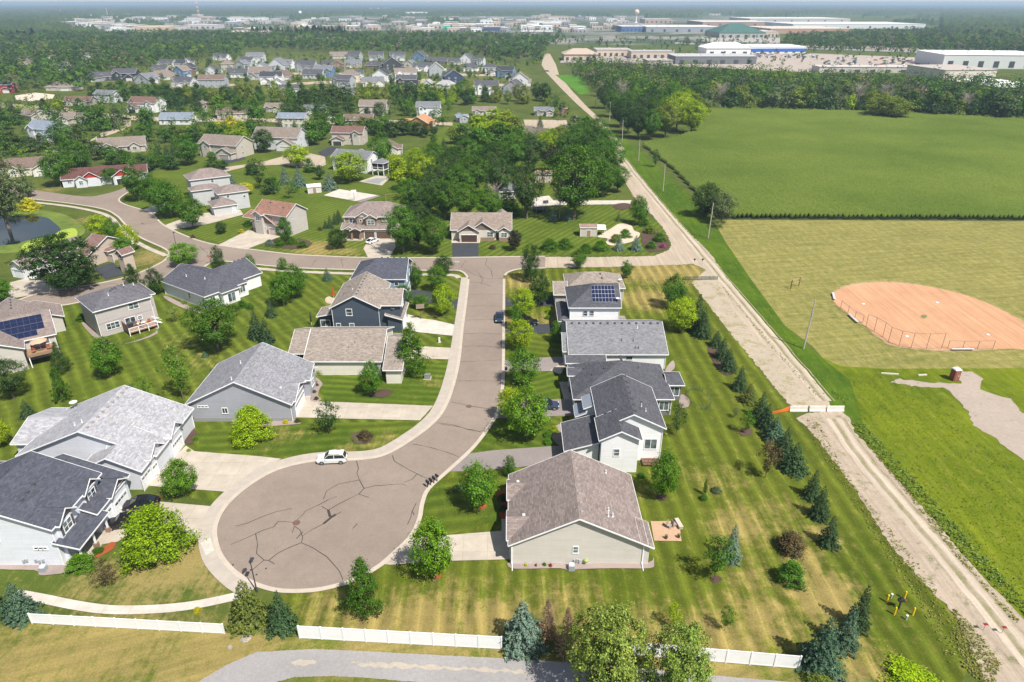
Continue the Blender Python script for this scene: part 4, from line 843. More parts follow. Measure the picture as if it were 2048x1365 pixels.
# H12 white two-storey lower left
h = House('big white two-storey house with near-black roof and covered porch', (80, 1080), 0, (.70, .73, .79), DK)
A = h.ww(-71, 62.4, -54.5, 73.4, 6.0, ax='y', pitch=.43)
B = h.ww(-69.2, 68, -52.8, 76.3, 3.6, ax='y', pitch=.42)
L_ = h.ww(-82, 64, -66, 76, 6.0, ax='x', pitch=.43)
C = h.ww(-57.4, 71.0, -52.5, 75.4, 3.75, ax='x', pitch=.65)
P_ = h.ww(-55.2, 62.5, -52.1, 69.2, 3.0, ax='y', shed='E', pitch=.3, walls=False)
D = h.ww(-58.6, 63.1, -54.0, 66.7, 5.95, ax='x', pitch=.75); E_ = h.ww(-58.6, 68.8, -54.2, 72.4, 5.9, ax='x', pitch=.75)
br = siding('brown shakes', (.16, .11, .1), .2)
h.gfill(D, 'E', br); h.gfill(E_, 'E', br); h.gfill(C, 'E', br)
h.win(D, 'E', .5, 4.7, 1.5, 1.35); h.shutter(D, 'E', .5, 4.7, 1.5, 1.35); h.win(E_, 'E', .5, 4.75, 1.5, 1.2); h.shutter(E_, 'E', .5, 4.75, 1.5, 1.2)
h.win(A, 'S', .54, 4.3, 1.0, .85, 1, 0, 'vent_grille')
for f in (.83, .865, .9): h.win(A, 'S', f, 2.8, .42, .32, 1, 0)
h.win(A, 'S', .42, 2.4, .6, 1.2, 1, 0); h.win(A, 'S', .3, 4.6, 1.2, 1.2); h.garage(C, 'E', .5, 2.9); h.garage(B, 'E', .28, 1.6); h.door(A, 'E', .35); h.win(A, 'E', .18, 1.8, 1.4, 1.3)
h.vents(A, [(.25, -.14), (.45, -.1), (.65, -.08), (.9, -.06)]); h.vents(A, [(.27, .42), (.4, .4), (.53, .38)]); h.vents(A, [(.3, -.4)], 'pipe', (.8, .8, .8)); h.vents(B, [(.85, .1)])
pc, pr = [], []
for k in (0, .5, 1):
    y = P_['y0'] + .5 + k * (P_['y1'] - P_['y0'] - 1); pc.append(((P_['x1'] - .45, y, 1.85), (.2, .2, 2.3))); pr.append(((P_['x1'] - .45, y, .45), (.5, .5, .9)))
h.many('porch_post', WHITE(), pc); h.many('stone_pier', BRICK(), pr, uv=True)
m = MB(); m.box(((P_['x0'] + P_['x1']) / 2, (P_['y0'] + P_['y1']) / 2, .1), (P_['x1'] - P_['x0'] - .3, P_['y1'] - P_['y0'] - .4, .18)); m.build('porch_floor', M_conc, h.root)
h.many('utility_meter', plain('meter grey', (.35, .38, .42), .5), [((-55.3 + dx - h.x, A['Y0'] - .1, dz), (.25, .16, .42)) for dx, dz in ((-4.4, .8), (-4.0, .95), (-2.9, .9), (-2.5, .75), (-2.0, .9))])
h.finish()
# H13 solar, left edge
h = House('tan house with navy solar panels stepped down its roof at the left edge', (-90.9, 113.2), 35, (.52, .49, .46), TAN)
A = h.wing(-17, 3.5, 5.5, 16.7, 4.4, ax='x', pitch=.42)
B = h.wing(-10.2, -.45, .2, 8, 4.4, ax='y', pitch=.5)
C = h.wing(-1.5, 15, 7.5, 22.6, 3.4, ax='y', pitch=.45)
D = h.wing(-5.5, 9, 3.2, 24, 4.3, ax='y', pitch=.52)
h.solar(A, .47, .93, -.42, -.12, 10, 2, frame=(.05, .06, .12)); h.solar(A, .6, .93, -.68, -.44, 7, 2, frame=(.05, .06, .12)); h.solar(A, .68, .87, -.9, -.7, 4, 1, frame=(.05, .06, .12))
h.win(B, 'S', .5, 2.1, 3.2, 1.7, 3, 1); h.win(A, 'S', .93, 3.3, 1.0, 1.1, 1, 0); h.vents(D, vrow(4, .06, .55, .9)); h.vents(B, vrow(5, .06, .1, .6))
dx0, dx1, dy = .1, 4.9, 3.9
m = MB(); m.box(((dx0 + dx1) / 2, dy - 1.95, 2.3), (dx1 - dx0, 3.9, .2)); m.build('deck', plain('deck tan', (.3, .19, .12)), h.root)
h.many('deck_post', WHITE(), [((dx, .15, 1.1), (.16, .16, 2.2)) for dx in (dx0 + .2, dx1 - .1)])
m = MB(); m.box(((dx0 + dx1) / 2, .05, 3.35), (dx1 - dx0, .06, .08)); m.box(((dx0 + dx1) / 2, .05, 2.55), (dx1 - dx0, .06, .08))
for k in range(17): m.box((dx0 + (dx1 - dx0) * k / 16, .05, 2.95), (.04, .04, .8))
m.build('deck_railing', plain('deck tan', (.3, .19, .12)), h.root); h.finish()
HU = h; H13D = (2.4, 1.9, 2.4)
# H14 grey with deck
h = House('taupe two-storey house with slate roof and white-railed deck', (245, 665), 46, (.44, .41, .4), (.12, .12, .135))
h = h
A = h.px((185, 625), (304, 593), (154, 593), 6.0, ax='x', pitch=.3)
Y = dict(A); h.roof = MB(); h.fas = MB(); h.wall = MB(); h.wings = []
A = h.wing(Y['x0'], Y['y0'], Y['x1'], Y['y0'] + 11.0, 6.0, ax='x', pitch=.42, i0=.9, i1=.9)
B = h.wing(Y['x1'] - 5, Y['y0'] + 1.4, Y['x1'] + 1.2, Y['y0'] + 10, 5.9, ax='x', pitch=.42, i1=.6)
h.win(A, 'S', .68, 4.9, 1.9, 1.3, 2, 1); h.win(A, 'S', .24, 1.9, 2.4, 1.3, 3, 1); h.win(A, 'S', .56, 1.6, 1.9, 2.0, 2, 0, 'patio_door'); h.win(A, 'S', .74, 2.0, .8, .7, 1, 1); h.vents(A, [(.45, -.2), (.5, -.15), (.55, -.12)]); h.vents(A, [(.38, -.4), (.7, -.1), (.85, -.2)], 'pipe', (.7, .7, .7))
m = MB(); m.box(((A['X0'] + A['X1']) / 2, A['Y0'] - .01, 3.05), (A['X1'] - A['X0'], .06, .22)); m.build('belly_board', plain('belly', (.36, .33, .32)), h.root)
ax0, ax1, ay = A['X0'] + 4.3, A['X1'] - .8, A['Y0']
m = MB(); m.box(((ax0 + ax1) / 2, ay - 1.9, .72), (ax1 - ax0, 3.6, .16)); m.build('deck', plain('deck brown2', (.3, .16, .1)), h.root)
m = MB(); m.box(((ax0 + ax1) / 2, ay - 3.7, 1.75), (ax1 - ax0, .07, .1)); m.box(((ax0 + ax1) / 2, ay - 3.7, .95), (ax1 - ax0, .07, .07)); m.box((ax1, ay - 2.2, 1.75), (.07, 3, .1))
for k in range(4): m.box((ax0 + (ax1 - ax0) * k / 3, ay - 3.7, .9), (.14, .14, 1.8))
for k in range(22): m.box((ax0 + (ax1 - ax0) * k / 21, ay - 3.7, 1.35), (.035, .035, .75))
for k in range(4): m.box((ax1 + .5 + k * .3, ay - 1.2, .65 - k * .17), (.3, 1.2, .06))
m.beam((ax1 + .2, ay - .55, 1.75), (ax1 + 1.6, ay - .55, .9), .07, .1); m.beam((ax1 + .2, ay - 1.85, 1.75), (ax1 + 1.6, ay - 1.85, .9), .07, .1)
m.build('deck_railing', WHITE(), h.root)
m = MB(); m.box((ax0 - .05, ay - 1.9, 1.5), (.06, 3.6, 1.8)); m.build('privacy_screen', plain('screen brown', (.2, .12, .09)), h.root)
H14 = h; H14D = (ax0, ax1, ay); h.finish()
# H15 white with slate roof
x_, y_ = P(408, 594.5, 3.4)
h = House('white rambler with slate-blue hip roof, one corner turned to the lawn', (x_, y_), -34.4, (.76, .78, .80), (.085, .088, .108))
A = h.wing(-17.3, 0, 0, 11.7, 3.4, ax='x', pitch=.44, i0=0, i1=1)
B = h.wing(-13.5, 4.5, -2.2, 17.2, 3.4, ax='y', pitch=.46, i0=1, i1=.0)
D = h.wing(-7, 3.6, 1.3, 8.6, 3.35, ax='x', pitch=.44, i1=1)
h.win(D, 'E', .5, 1.5, 1.8, 2.0, 2, 0, 'patio_door'); h.win(A, 'E', .85, 1.9, 2.0, 1.5, 3, 0); h.win(A, 'E', .16, 1.9, 1.1, 1.4, 2, 0); h.win(A, 'S', .62, 2.0, .6, 1.2, 1, 1); h.win(A, 'S', .95, 2.0, .6, 1.2, 1, 1)
h.vents(A, vrow(6, .08, .15, .6)); h.vents(B, vrow(6, -.08, .5, .95)); h.vents(A, [(.35, -.45), (.7, -.3)], 'pipe', (.8, .8, .8)); h.vents(B, [(.3, .7), (.34, .72)], 'pipe', (.8, .8, .8))
h.finish()
# H16 far left white garage gables
h = House('house at left edge with white garage doors and white car outside', (40, 552), -22, (.68, .68, .67), TAN)
A = h.px((-2, 536), (60, 529), 9, 3.4, ax='y', pitch=.6)
B = h.px((52, 527), (84, 523), 8, 3.2, ax='y', pitch=.5, i0=1)
C = h.wing(A['x0'] - 1, A['y0'] + 4, A['x1'] + 3, A['y0'] + 17, 3.9, ax='y', pitch=.55)
h.garage(A, 'S', .5, 4.9); h.garage(B, 'S', .5, 2.7); h.win(C, 'E', .5, 2.2)
h.finish()
# H17 brown roof, behind dark tree
h = House('brown-roofed house with small dormer behind the big dark tree', (165, 525), -24, (.5, .42, .36), (.20, .125, .11))
A = h.px((90, 525), (223, 497), 14, 3.2, ax='x', pitch=.5)
B = h.px((192, 505), (226, 500), 8, 3.1, ax='y', pitch=.5, i0=1)
C = h.wing(A['x0'] + 14.8, A['y0'] + 1.2, A['x0'] + 17.6, A['y0'] + 5, 4.8, ax='y', pitch=.9)
h.win(C, 'S', .5, 4.2, .7, .9, 1, 0); h.garage(B, 'S', .5, 4.0, 2.1, (.5, .42, .36)); h.gfill(C, 'S', WHITE())
h.finish()
# H18 big tan, stepped wings
h = House('large taupe house with stepped hip roofs behind a row of maples', (430, 430), 33, (.50, .51, .52), TAN)
A = h.px((427, 418), (474, 406), 8.5, 3.0, ax='x', pitch=.45, i0=1, i1=1)
B = h.px((437, 392), (496, 379), 9, 5.8, ax='x', pitch=.4, i0=1, i1=1)
C = h.px((380, 364), (458, 349), 10, 7.4, ax='x', pitch=.5, i0=1, i1=1)
D = h.px((384, 386), (440, 373), 6, 5.4, ax='x', pitch=.4, i0=1, i1=1)
h.win(C, 'S', .55, 6.3, .8, 1.2, 1, 1); h.win(C, 'W', .3, 6.2, 1.4, 1.3); h.win(B, 'S', .3, 4.6, .8, .8, 1, 0); h.win(B, 'W', .4, 4.4, 1.6, 1.0); h.win(B, 'S', .85, 4.0, .7, .7, 1, 0); h.win(A, 'S', .8, 1.6, .8, 1.1, 1, 1); h.door(A, 'S', .85, (.45, .55, .6)); h.garage(A, 'W', .5, 4.6)
h.finish()
# H19 brown roof
h = House('taupe house with reddish-brown roofs above two stone-edged garage doors', (545, 455), -25, (.50, .47, .44), (.25, .14, .105))
A = h.px((500, 444), (553, 452), 9, 3.2, ax='y', pitch=.6)
B = h.px((504, 425), (574, 434), 9.5, 6.2, ax='x', pitch=.6)
C = h.wing(B['x0'] + .5, B['y0'] - 1.4, B['x0'] + 4.4, B['y0'] + 5, 6.0, ax='y', pitch=.6)
D = h.px((486, 433), (514, 439), 4, 3.1, shed='S', pitch=.3, walls=False)
h.win(C, 'S', .5, 4.8, 1.3, 1.3, 2, 1); h.win(B, 'S', .48, 4.9, 1.2, .9, 2, 0); h.win(B, 'E', .3, 4.4, .5, .5, 1, 0)
h.gfill(A, 'S', siding('brown shakes2', (.22, .16, .11), .2)); h.garage(A, 'S', .34, 3.9, 2.1, (.52, .47, .42)); h.garage(A, 'S', .8, 2.2, 2.1, (.52, .47, .42)); h.panel(A, 'S', 0, .07, 0, 1.4, BRICK(), .2, 'stone_pier'); h.panel(A, 'S', .58, .66, 0, 1.4, BRICK(), .2, 'stone_pier'); h.panel(A, 'S', .94, 1, 0, 1.4, BRICK(), .2, 'stone_pier')
h.vents(B, [(.3, -.2), (.75, -.4)]); h.finish()
# H20
h = House('brown two-storey house with cream gables and white car on its drive', (738, 478), 0, (.27, .22, .17), TAN)
A = h.px((685, 434), (800, 434), 12, 6.0, ax='x', pitch=.5, i0=1, i1=.7)
B = h.wing(A['x0'] + 3.6, A['y0'] - .8, A['x0'] + 8.6, A['y0'] + 4, 6.0, ax='y', pitch=.65); C = h.wing(A['x0'] + 6.4, A['y0'] - 1.5, A['x0'] + 10.2, A['y0'] + 3, 5.9, ax='y', pitch=.65)
D = h.wing(A['x0'] - .4, A['y0'] - 2.6, A['x1'] - .6, A['y0'] + 1, 3.0, shed='S', pitch=.3)
E_ = h.wing(A['x0'] + .2, A['y0'] - 3.6, A['x0'] + 4.2, A['y0'], 3.1, ax='y', pitch=.55, walls=False); F_ = h.wing(A['x0'] + 2.6, A['y0'] - 4.2, A['x0'] + 5.8, A['y0'], 3.05, ax='y', pitch=.55, walls=False)
cm = siding('cream board', (.72, .68, .58), .3)
h.gfill(B, 'S', cm); h.gfill(C, 'S', cm)
for w in (E_, F_):
    m = MB(); m.poly([(w['x0'] + .3, w['y0'] + .2, 3.25), (w['x1'] - .3, w['y0'] + .2, 3.25), ((w['x0'] + w['x1']) / 2, w['y0'] + .2, w['zr'] - .3)]); m.build('gable_cladding', cm, h.root, uv=True)
h.win(A, 'S', .14, 4.7, 1.9, 1.2, 2, 0); h.win(C, 'S', .5, 4.6, 1.9, 1.4, 2, 1); h.win(B, 'S', .3, 4.9, .7, .6, 1, 0); h.win(A, 'S', .72, 4.9, .9, .6, 1, 0); h.win(A, 'S', .8, 4.9, .9, .6, 1, 0)
h.garage(D, 'S', .5, 2.9, 2.2, (.12, .08, .06), False); h.garage(D, 'S', .76, 4.2, 2.2, (.12, .08, .06), False)
h.many('stone_pillar', BRICK(), [((A['x0'] + dx, A['y0'] - 3.4, 1.55), (.6, .6, 3.1), .6) for dx in (.6, 3.0, 5.4)], uv=True)
m = MB(); m.box((A['x0'] + 3, A['y0'] - 2.4, .1), (6, 3.4, .2)); m.build('porch_floor', M_conc, h.root)
h.finish()
# H21
h = House('tan ranch house with brown gables and a brown garage door above a black driveway', (960, 484), 0, (.62, .57, .5), (.25, .205, .175))
A = h.px((900, 461), (1024, 460), 12.5, 3.2, ax='x', pitch=.55)
B = h.wing(A['x0'] + 2.2, A['y0'] - 2.0, A['x0'] + 8.6, A['y0'] + 6, 3.3, ax='y', pitch=.6); C = h.wing(A['x0'] + 5.4, A['y0'] - .8, A['x0'] + 13.2, A['y0'] + 7, 3.2, ax='y', pitch=.66)
D = h.wing(A['x1'] - 4.2, A['y0'] - 1.0, A['x1'] - .4, A['y0'] + 5, 3.2, ax='y', pitch=.6); E_ = h.wing(A['x0'] + 12.5, A['y0'] + 8, A['x0'] + 17, A['y0'] + 13.4, 4.2, ax='y', pitch=.7)
bs = siding('taupe shakes', (.21, .165, .145), .2)
for w in (B, C, D): h.gfill(w, 'S', bs)
h.garage(B, 'S', .52, 4.6, 2.2, (.08, .05, .04), False); h.win(C, 'S', .82, 2.0, 1.7, 1.4, 2, 1); h.win(D, 'S', .5, 1.9, 1.6, 1.3, 2, 1); h.door(A, 'S', .78, (.07, .04, .03))
h.panel(C, 'S', .42, 1, 0, 1.1, BRICK(), .06); h.panel(B, 'S', 0, .12, 0, 1.1, BRICK(), .06); h.panel(B, 'S', .92, 1, 0, 1.1, BRICK(), .06); h.panel(D, 'S', 0, 1, 0, 1.1, BRICK(), .06)
h.vents(A, vrow(3, .06, .1, .3)); h.finish()
# ------------------------------------------------------------------ trees
def foliage_mat(name='foliage', tr=.32, lo=.45, hi=1.5):
    m = bpy.data.materials.new(name); m.use_nodes = True; n = m.node_tree; n.nodes.clear()
    out = n.nodes.new('ShaderNodeOutputMaterial'); oi = nd(n, 'ShaderNodeObjectInfo'); geo = nd(n, 'ShaderNodeNewGeometry')
    r = ramp(n, geo.outputs['Random Per Island'], 0, 1, (lo, lo, lo * .9), (hi, hi, hi * .8))
    c = mix(n, 1.0, oi.outputs['Color'], r, 'MULTIPLY')
    f = noise(n, geo.outputs['Position'], .7, 2); c = mix(n, 1.0, c, ramp(n, f, .3, .7, (.78, .84, .8), (1.22, 1.15, 1.0)), 'MULTIPLY')
    d = nd(n, 'ShaderNodeBsdfDiffuse'); t = nd(n, 'ShaderNodeBsdfTranslucent'); g = nd(n, 'ShaderNodeBsdfGlossy'); g.inputs['Roughness'].default_value = .45
    n.links.new(c, d.inputs[0]); n.links.new(mix(n, 1.0, c, (1.1, 1.35, .5), 'MULTIPLY'), t.inputs[0]); g.inputs[0].default_value = (.9, 1, .9, 1)
    a = nd(n, 'ShaderNodeMixShader'); a.inputs[0].default_value = tr; n.links.new(d.outputs[0], a.inputs[1]); n.links.new(t.outputs[0], a.inputs[2])
    b = nd(n, 'ShaderNodeMixShader'); b.inputs[0].default_value = .012; n.links.new(a.outputs[0], b.inputs[1]); n.links.new(g.outputs[0], b.inputs[2])
    n.links.new(b.outputs[0], out.inputs[0]); return m
M_leaf = foliage_mat('foliage', .22, .36, 1.6); M_leafm = foliage_mat('foliage far', .2, .66, 1.3); M_need = foliage_mat('needles', .1, .55, 1.45)
M_bark = dirt('bark', (.13, .1, .08), (.2, .17, .14), 5.0); M_bark2 = dirt('pale bark', (.3, .27, .24), (.2, .18, .16), 5.0)
def quads(pos, nor, size, rs, aspect=.75):
    """one leaf card per row: centre, facing, size"""
    N = len(pos); nor = nor / np.maximum(1e-6, np.linalg.norm(nor, axis=1))[:, None]
    a = rs.normal(size=(N, 3)); a -= nor * (a * nor).sum(1)[:, None]; a /= np.maximum(1e-6, np.linalg.norm(a, axis=1))[:, None]
    b = np.cross(nor, a); s = size[:, None]
    k = rs.uniform(.6, 1.15, (N, 4, 1)); c = rs.uniform(-.25, .25, (N, 4, 1))
    V = np.stack([pos - a * s, pos + b * s * aspect, pos + a * s, pos - b * s * aspect], 1)
    V = pos[:, None, :] + (V - pos[:, None, :]) * k + nor[:, None, :] * c * s[:, None, :]
    return V.reshape(-1, 3), np.arange(N * 4).reshape(N, 4)
PROF = {'oval': lambda t: np.sin(np.pi * np.clip(t, 0, 1) ** .85) ** .62, 'round': lambda t: np.sqrt(np.clip(1 - (2 * t - 1) ** 2, 0, 1)),
        'dome': lambda t: np.clip(1 - t, 0, 1) ** .5 * np.clip(t * 6 + .45, 0, 1), 'cone': lambda t: np.clip(1 - t, 0, 1) ** .75 * np.clip(t * 7 + .3, 0, 1), 'vase': lambda t: np.sin(np.pi * np.clip(t, 0, 1) ** 1.25) ** .7, 'column': lambda t: np.sin(np.pi * np.clip(t, 0.02, 1) ** .8) ** .4}
def broad(seed, nc, per, lq, shape='oval', cb=.14, cr=.085, fill=.25, rnd=.42):
    rs = np.random.RandomState(seed); pf = PROF[shape]
    t = rs.uniform(0.02, 1, nc * 3); keep = rs.uniform(0, 1, nc * 3) < pf(t) ** .8 + .12; t = t[keep][:nc]; n_ = len(t)
    th = rs.uniform(0, 2 * np.pi, n_); rr = np.where(rs.uniform(size=n_) < fill, rs.uniform(.15, .7, n_), rs.uniform(.72, 1.0, n_))
    lob = 1 + .13 * np.sin(th * 3 + seed) + .1 * np.sin(th * 5 + t * 9 + seed * 2) + .08 * rs.normal(size=n_)
    R_ = (.5 - cr * .9) * pf(t) * rr * lob
    c = np.stack([R_ * np.cos(th), R_ * np.sin(th), cb + cr * .6 + (1 - cb - cr * 1.2) * t], 1)
    out = c - np.array([0, 0, cb + (1 - cb) * .4]); out /= np.linalg.norm(out, axis=1)[:, None]
    C = np.repeat(c, per, 0); O = np.repeat(out, per, 0); sc = np.repeat(rs.uniform(.6, 1.35, n_), per)[:, None]
    p = C + rs.normal(size=C.shape) * cr * np.array([.62, .62, .42]) * sc
    nor = O * .75 + np.array([0, 0, .55]) + rs.normal(size=C.shape) * rnd
    return quads(p, nor, lq * rs.uniform(.6, 1.3, len(p)), rs)
def spruce(seed, tiers=15, per=34, lq=.021, droop=.17, power=.8, gap=0.0):
    rs = np.random.RandomState(seed); P_, N_, S_ = [], [], []
    for i in range(tiers):
        t = i / tiers; z0 = .05 + .93 * t + rs.uniform(-.008, .008); Rm = .5 * (1 - t) ** power * rs.uniform(.9, 1.06)
        nb = max(5, int(11 * (1 - t) + 5)); ph = rs.uniform(0, 6.28)
        for k in range(nb):
            if rs.uniform() < gap: continue
            a = ph + 6.283 * k / nb + rs.normal() * .12; L = Rm * rs.uniform(.7, 1.16)
            m = max(4, int(per * (L / .5) * 2.2 + 4)); s = rs.uniform(.1, 1, m) ** .6
            w = rs.normal(size=m) * .13 * L * (1.25 - s) + rs.normal(size=m) * .008
            zz = z0 - droop * L * s ** 1.6 * 1.3 + rs.normal(size=m) * .008 + .035 * s
            x = L * s * np.cos(a) - w * np.sin(a); y = L * s * np.sin(a) + w * np.cos(a)
            P_.append(np.stack([x, y, zz], 1)); N_.append(np.stack([np.cos(a) * .45 + rs.normal(size=m) * .35, np.sin(a) * .45 + rs.normal(size=m) * .35, .85 + rs.normal(size=m) * .25], 1))
            S_.append(lq * rs.uniform(.7, 1.5, m) * (1.1 - .3 * t))
    return quads(np.concatenate(P_), np.concatenate(N_), np.concatenate(S_), rs, .55)
def limbs(seed, shape='oval', cb=.2, n=7, r=.018, top=.8, spread=.3, fork=0, H=1.0):
    rs = random.Random(seed); m = MB(); p = Vector((0, 0, -.01))
    path = [p, Vector((rs.uniform(-.01, .01), rs.uniform(-.01, .01), cb)), Vector((rs.uniform(-.02, .02), rs.uniform(-.02, .02), .5)), Vector((rs.uniform(-.03, .03), 0, top))]
    rad = [r * 1.25, r, r * .6, r * .12]
    for a, b, ra, rb in zip(path, path[1:], rad, rad[1:]): m.tube(a, b, ra, rb, 7)
    for k in range(n):
        z = cb + (top - cb) * (k + .3) / n; a = k * 2.4 + rs.uniform(-.3, .3); L = spread * (1 - .55 * k / n) * rs.uniform(.8, 1.2)
        s = Vector((0, 0, z)); e = s + Vector((math.cos(a) * L, math.sin(a) * L, L * .75)); m.tube(s, e, r * .45, r * .12, 5, caps=False)
        e2 = s.lerp(e, .55) + Vector((math.cos(a + .9) * L * .45, math.sin(a + .9) * L * .45, L * .45)); m.tube(s.lerp(e, .55), e2, r * .25, r * .08, 4, caps=False)
    return m
def mesh_of(name, vf, mat): return np_mesh(name, vf[0], vf[1], mat)
def mb_mesh(m, name, mat):
    me = bpy.data.meshes.new(name); me.from_pydata(m.v, [], m.f); me.materials.append(mat); return me
def bare(seed, cone=False):
    rs = random.Random(seed); m = MB(); m.tube((0, 0, 0), (0, 0, 1), .02, .004, 6)
    for k in range(260 if cone else 90):
        z = rs.uniform(.08, .97) if cone else rs.uniform(.25, .8); a = rs.uniform(0, 6.28); L = (.5 * (1 - z) ** .8 + .02) * rs.uniform(.6, 1) if cone else rs.uniform(.2, .48)
        s = Vector((0, 0, z)); e = s + Vector((math.cos(a) * L, math.sin(a) * L, -.1 * L if cone else L * rs.uniform(.2, .9))); e.z = min(e.z, .99); m.tube(s, e, .006, .002, 3, caps=False)
        for q in range(5 if cone else 6):
            b = s.lerp(e, rs.uniform(.3, 1)); aa = a + rs.uniform(-1.2, 1.2); l2 = L * rs.uniform(.15, .4); m.tube(b, b + Vector((math.cos(aa) * l2, math.sin(aa) * l2, rs.uniform(-.05, .1))), .0035, .001, 3, caps=False)
    return m
KINDS = {}
def kind(k, crowns, trunk, cm=None, tm=None): KINDS[k] = ([mesh_of('crown', c, cm or M_leaf) for c in crowns], mb_mesh(trunk, 'trunk', tm or M_bark))
kind('maple', [broad(s, 150, 62, .0185, 'oval', .13, .085) for s in (1, 2, 3)], limbs(1, cb=.16))
kind('round', [broad(s, 150, 62, .0185, 'round', .12) for s in (4, 5)], limbs(2, cb=.18))
kind('wide', [broad(s, 240, 70, .0145, 'dome', .02, .065) for s in (6,)], limbs(3, cb=.1, r=.03))
kind('fine', [broad(s, 170, 60, .015, 'cone', .06, .06, .35) for s in (7, 8)], limbs(4, cb=.1))
kind('column', [broad(s, 130, 60, .0185, 'column', .06, .085) for s in (9, 10)], limbs(5, cb=.1))
kind('airy', [broad(s, 70, 30, .022, 'vase', .16, .08, .4) for s in (11, 12)], limbs(6, cb=.16, n=10, r=.014))
kind('big', [broad(s, 260, 60, .0135, 'vase', .14, .06, .3) for s in (13, 14)], limbs(7, cb=.25, n=12, r=.022, spread=.42), tm=M_bark)
kind('huge', [broad(s, 420, 60, .0125, 'round', .1, .045, .35) for s in (15, 16)], limbs(8, cb=.2, n=12, r=.03, spread=.42))
kind('shrub', [broad(s, 90, 60, .024, 'dome', -.04, .1) for s in (17, 18)], limbs(9, cb=.05, r=.03, top=.6))
kind('spruce', [spruce(s) for s in (21, 22, 23)], limbs(10, cb=.1, n=0, top=.9, r=.02), M_need)
kind('thinspruce', [spruce(s, 15, 9, .02, gap=.12) for s in (24,)], limbs(11, cb=.1, n=0, top=.9, r=.02), M_need)
kind('mid', [broad(s, 60, 30, .042, p, cb, .12, .15, .35) for s, p, cb in ((31, 'oval', .08), (32, 'round', .1), (33, 'vase', .12), (34, 'dome', .03), (35, 'oval', .05))], limbs(12, cb=.12, n=4), M_leafm)
me = mb_mesh(bare(3), 'trunk', plain('dead wood', (.33, .28, .25), .9)); KINDS['bare'] = ([None], me)
me = mb_mesh(bare(4, True), 'trunk', plain('dead needles', (.33, .22, .15), .9)); KINDS['deadspruce'] = ([None], me)
KINDS['deadspruce'] = (KINDS['thinspruce'][0], KINDS['deadspruce'][1])
COL = {'dead': (.30, .21, .15), 'br2': (.155, .26, .010), 'g': (.08, .185, .014), 'g2': (.062, .15, .014), 'dk': (.034, .082, .014), 'dk2': (0.049, 0.098, 0.025), 'lime': (.24, .335, .010), 'yel': (0.486, 0.442, 0.025), 'ol': (.16, .21, .035), 'sp': (0.047, 0.091, 0.044), 'spy': (0.115, 0.150, 0.035), 'blue': (.08, .145, .115), 'bl2': (.15, .225, .225),
       'pur': (0.030, 0.023, 0.027), 'gray': (0.115, 0.156, 0.081), 'brn': (0.115, 0.091, 0.053), 'pale': (0.189, 0.247, 0.088), 'br': (.105, .225, .014), 'ash': (.21, .28, .065)}
NAMES = {'maple': ('maple_tree', 'tree'), 'round': ('maple_tree', 'tree'), 'wide': ('maple_tree', 'tree'), 'fine': ('pear_tree', 'tree'), 'column': ('columnar_tree', 'tree'), 'airy': ('young_tree', 'young tree'), 'big': ('broadleaf_tree', 'tree'), 'huge': ('ash_tree', 'tree'),
         'shrub': ('shrub', 'shrub'), 'spruce': ('spruce_tree', 'spruce'), 'thinspruce': ('spruce_tree', 'spruce'), 'mid': ('broadleaf_tree', 'tree'), 'bare': ('dead_tree', 'dead tree'), 'deadspruce': ('dead_spruce', 'dead spruce')}
TR = random.Random(5)
def put_tree(k, x, y, H, Wd, col, label, group=None, z=0, name=None):
    cr, tk = KINDS[k]; nm, cat = NAMES[k]
    r = thing(name or nm, label, cat, x, y, z, TR.uniform(0, 6.28), group)
    t = bpy.data.objects.new('trunk', tk); link(t, r); t.scale = (Wd, Wd, H)
    c = TR.choice(cr)
    if c:
        o = bpy.data.objects.new('crown', c); link(o, r); o.scale = (Wd, Wd, H); b = COL[col] if isinstance(col, str) else col
        j = TR.uniform(.88, 1.12); o.color = (b[0] * j * TR.uniform(.93, 1.07), b[1] * j, b[2] * j, 1)
    if k in ('bare',): t.scale = (Wd * .9, Wd * .9, H)
    return r
def T(k, u, vb, vt, w, col, label, group=None, name=None):
    x, y = P(u, vb); wd = w * mpp(x, y) * (1.16 if 'spruce' in k else 1.06)
    if k in ('shrub', 'wide', 'spruce', 'round'): y += wd * (.32 if k != 'spruce' else .22); x = (u - 1024) / FPX * (y * CT + CAMH * ST)
    H = max(.4, hgt(x, y, vt)); 
    if k == 'shrub': H = max(.5, min(H, wd * 1.1) - wd * .12)
    if k == 'wide': H -= wd * .12
    return put_tree(k, x, y, H, wd, col, label, group, name=name)
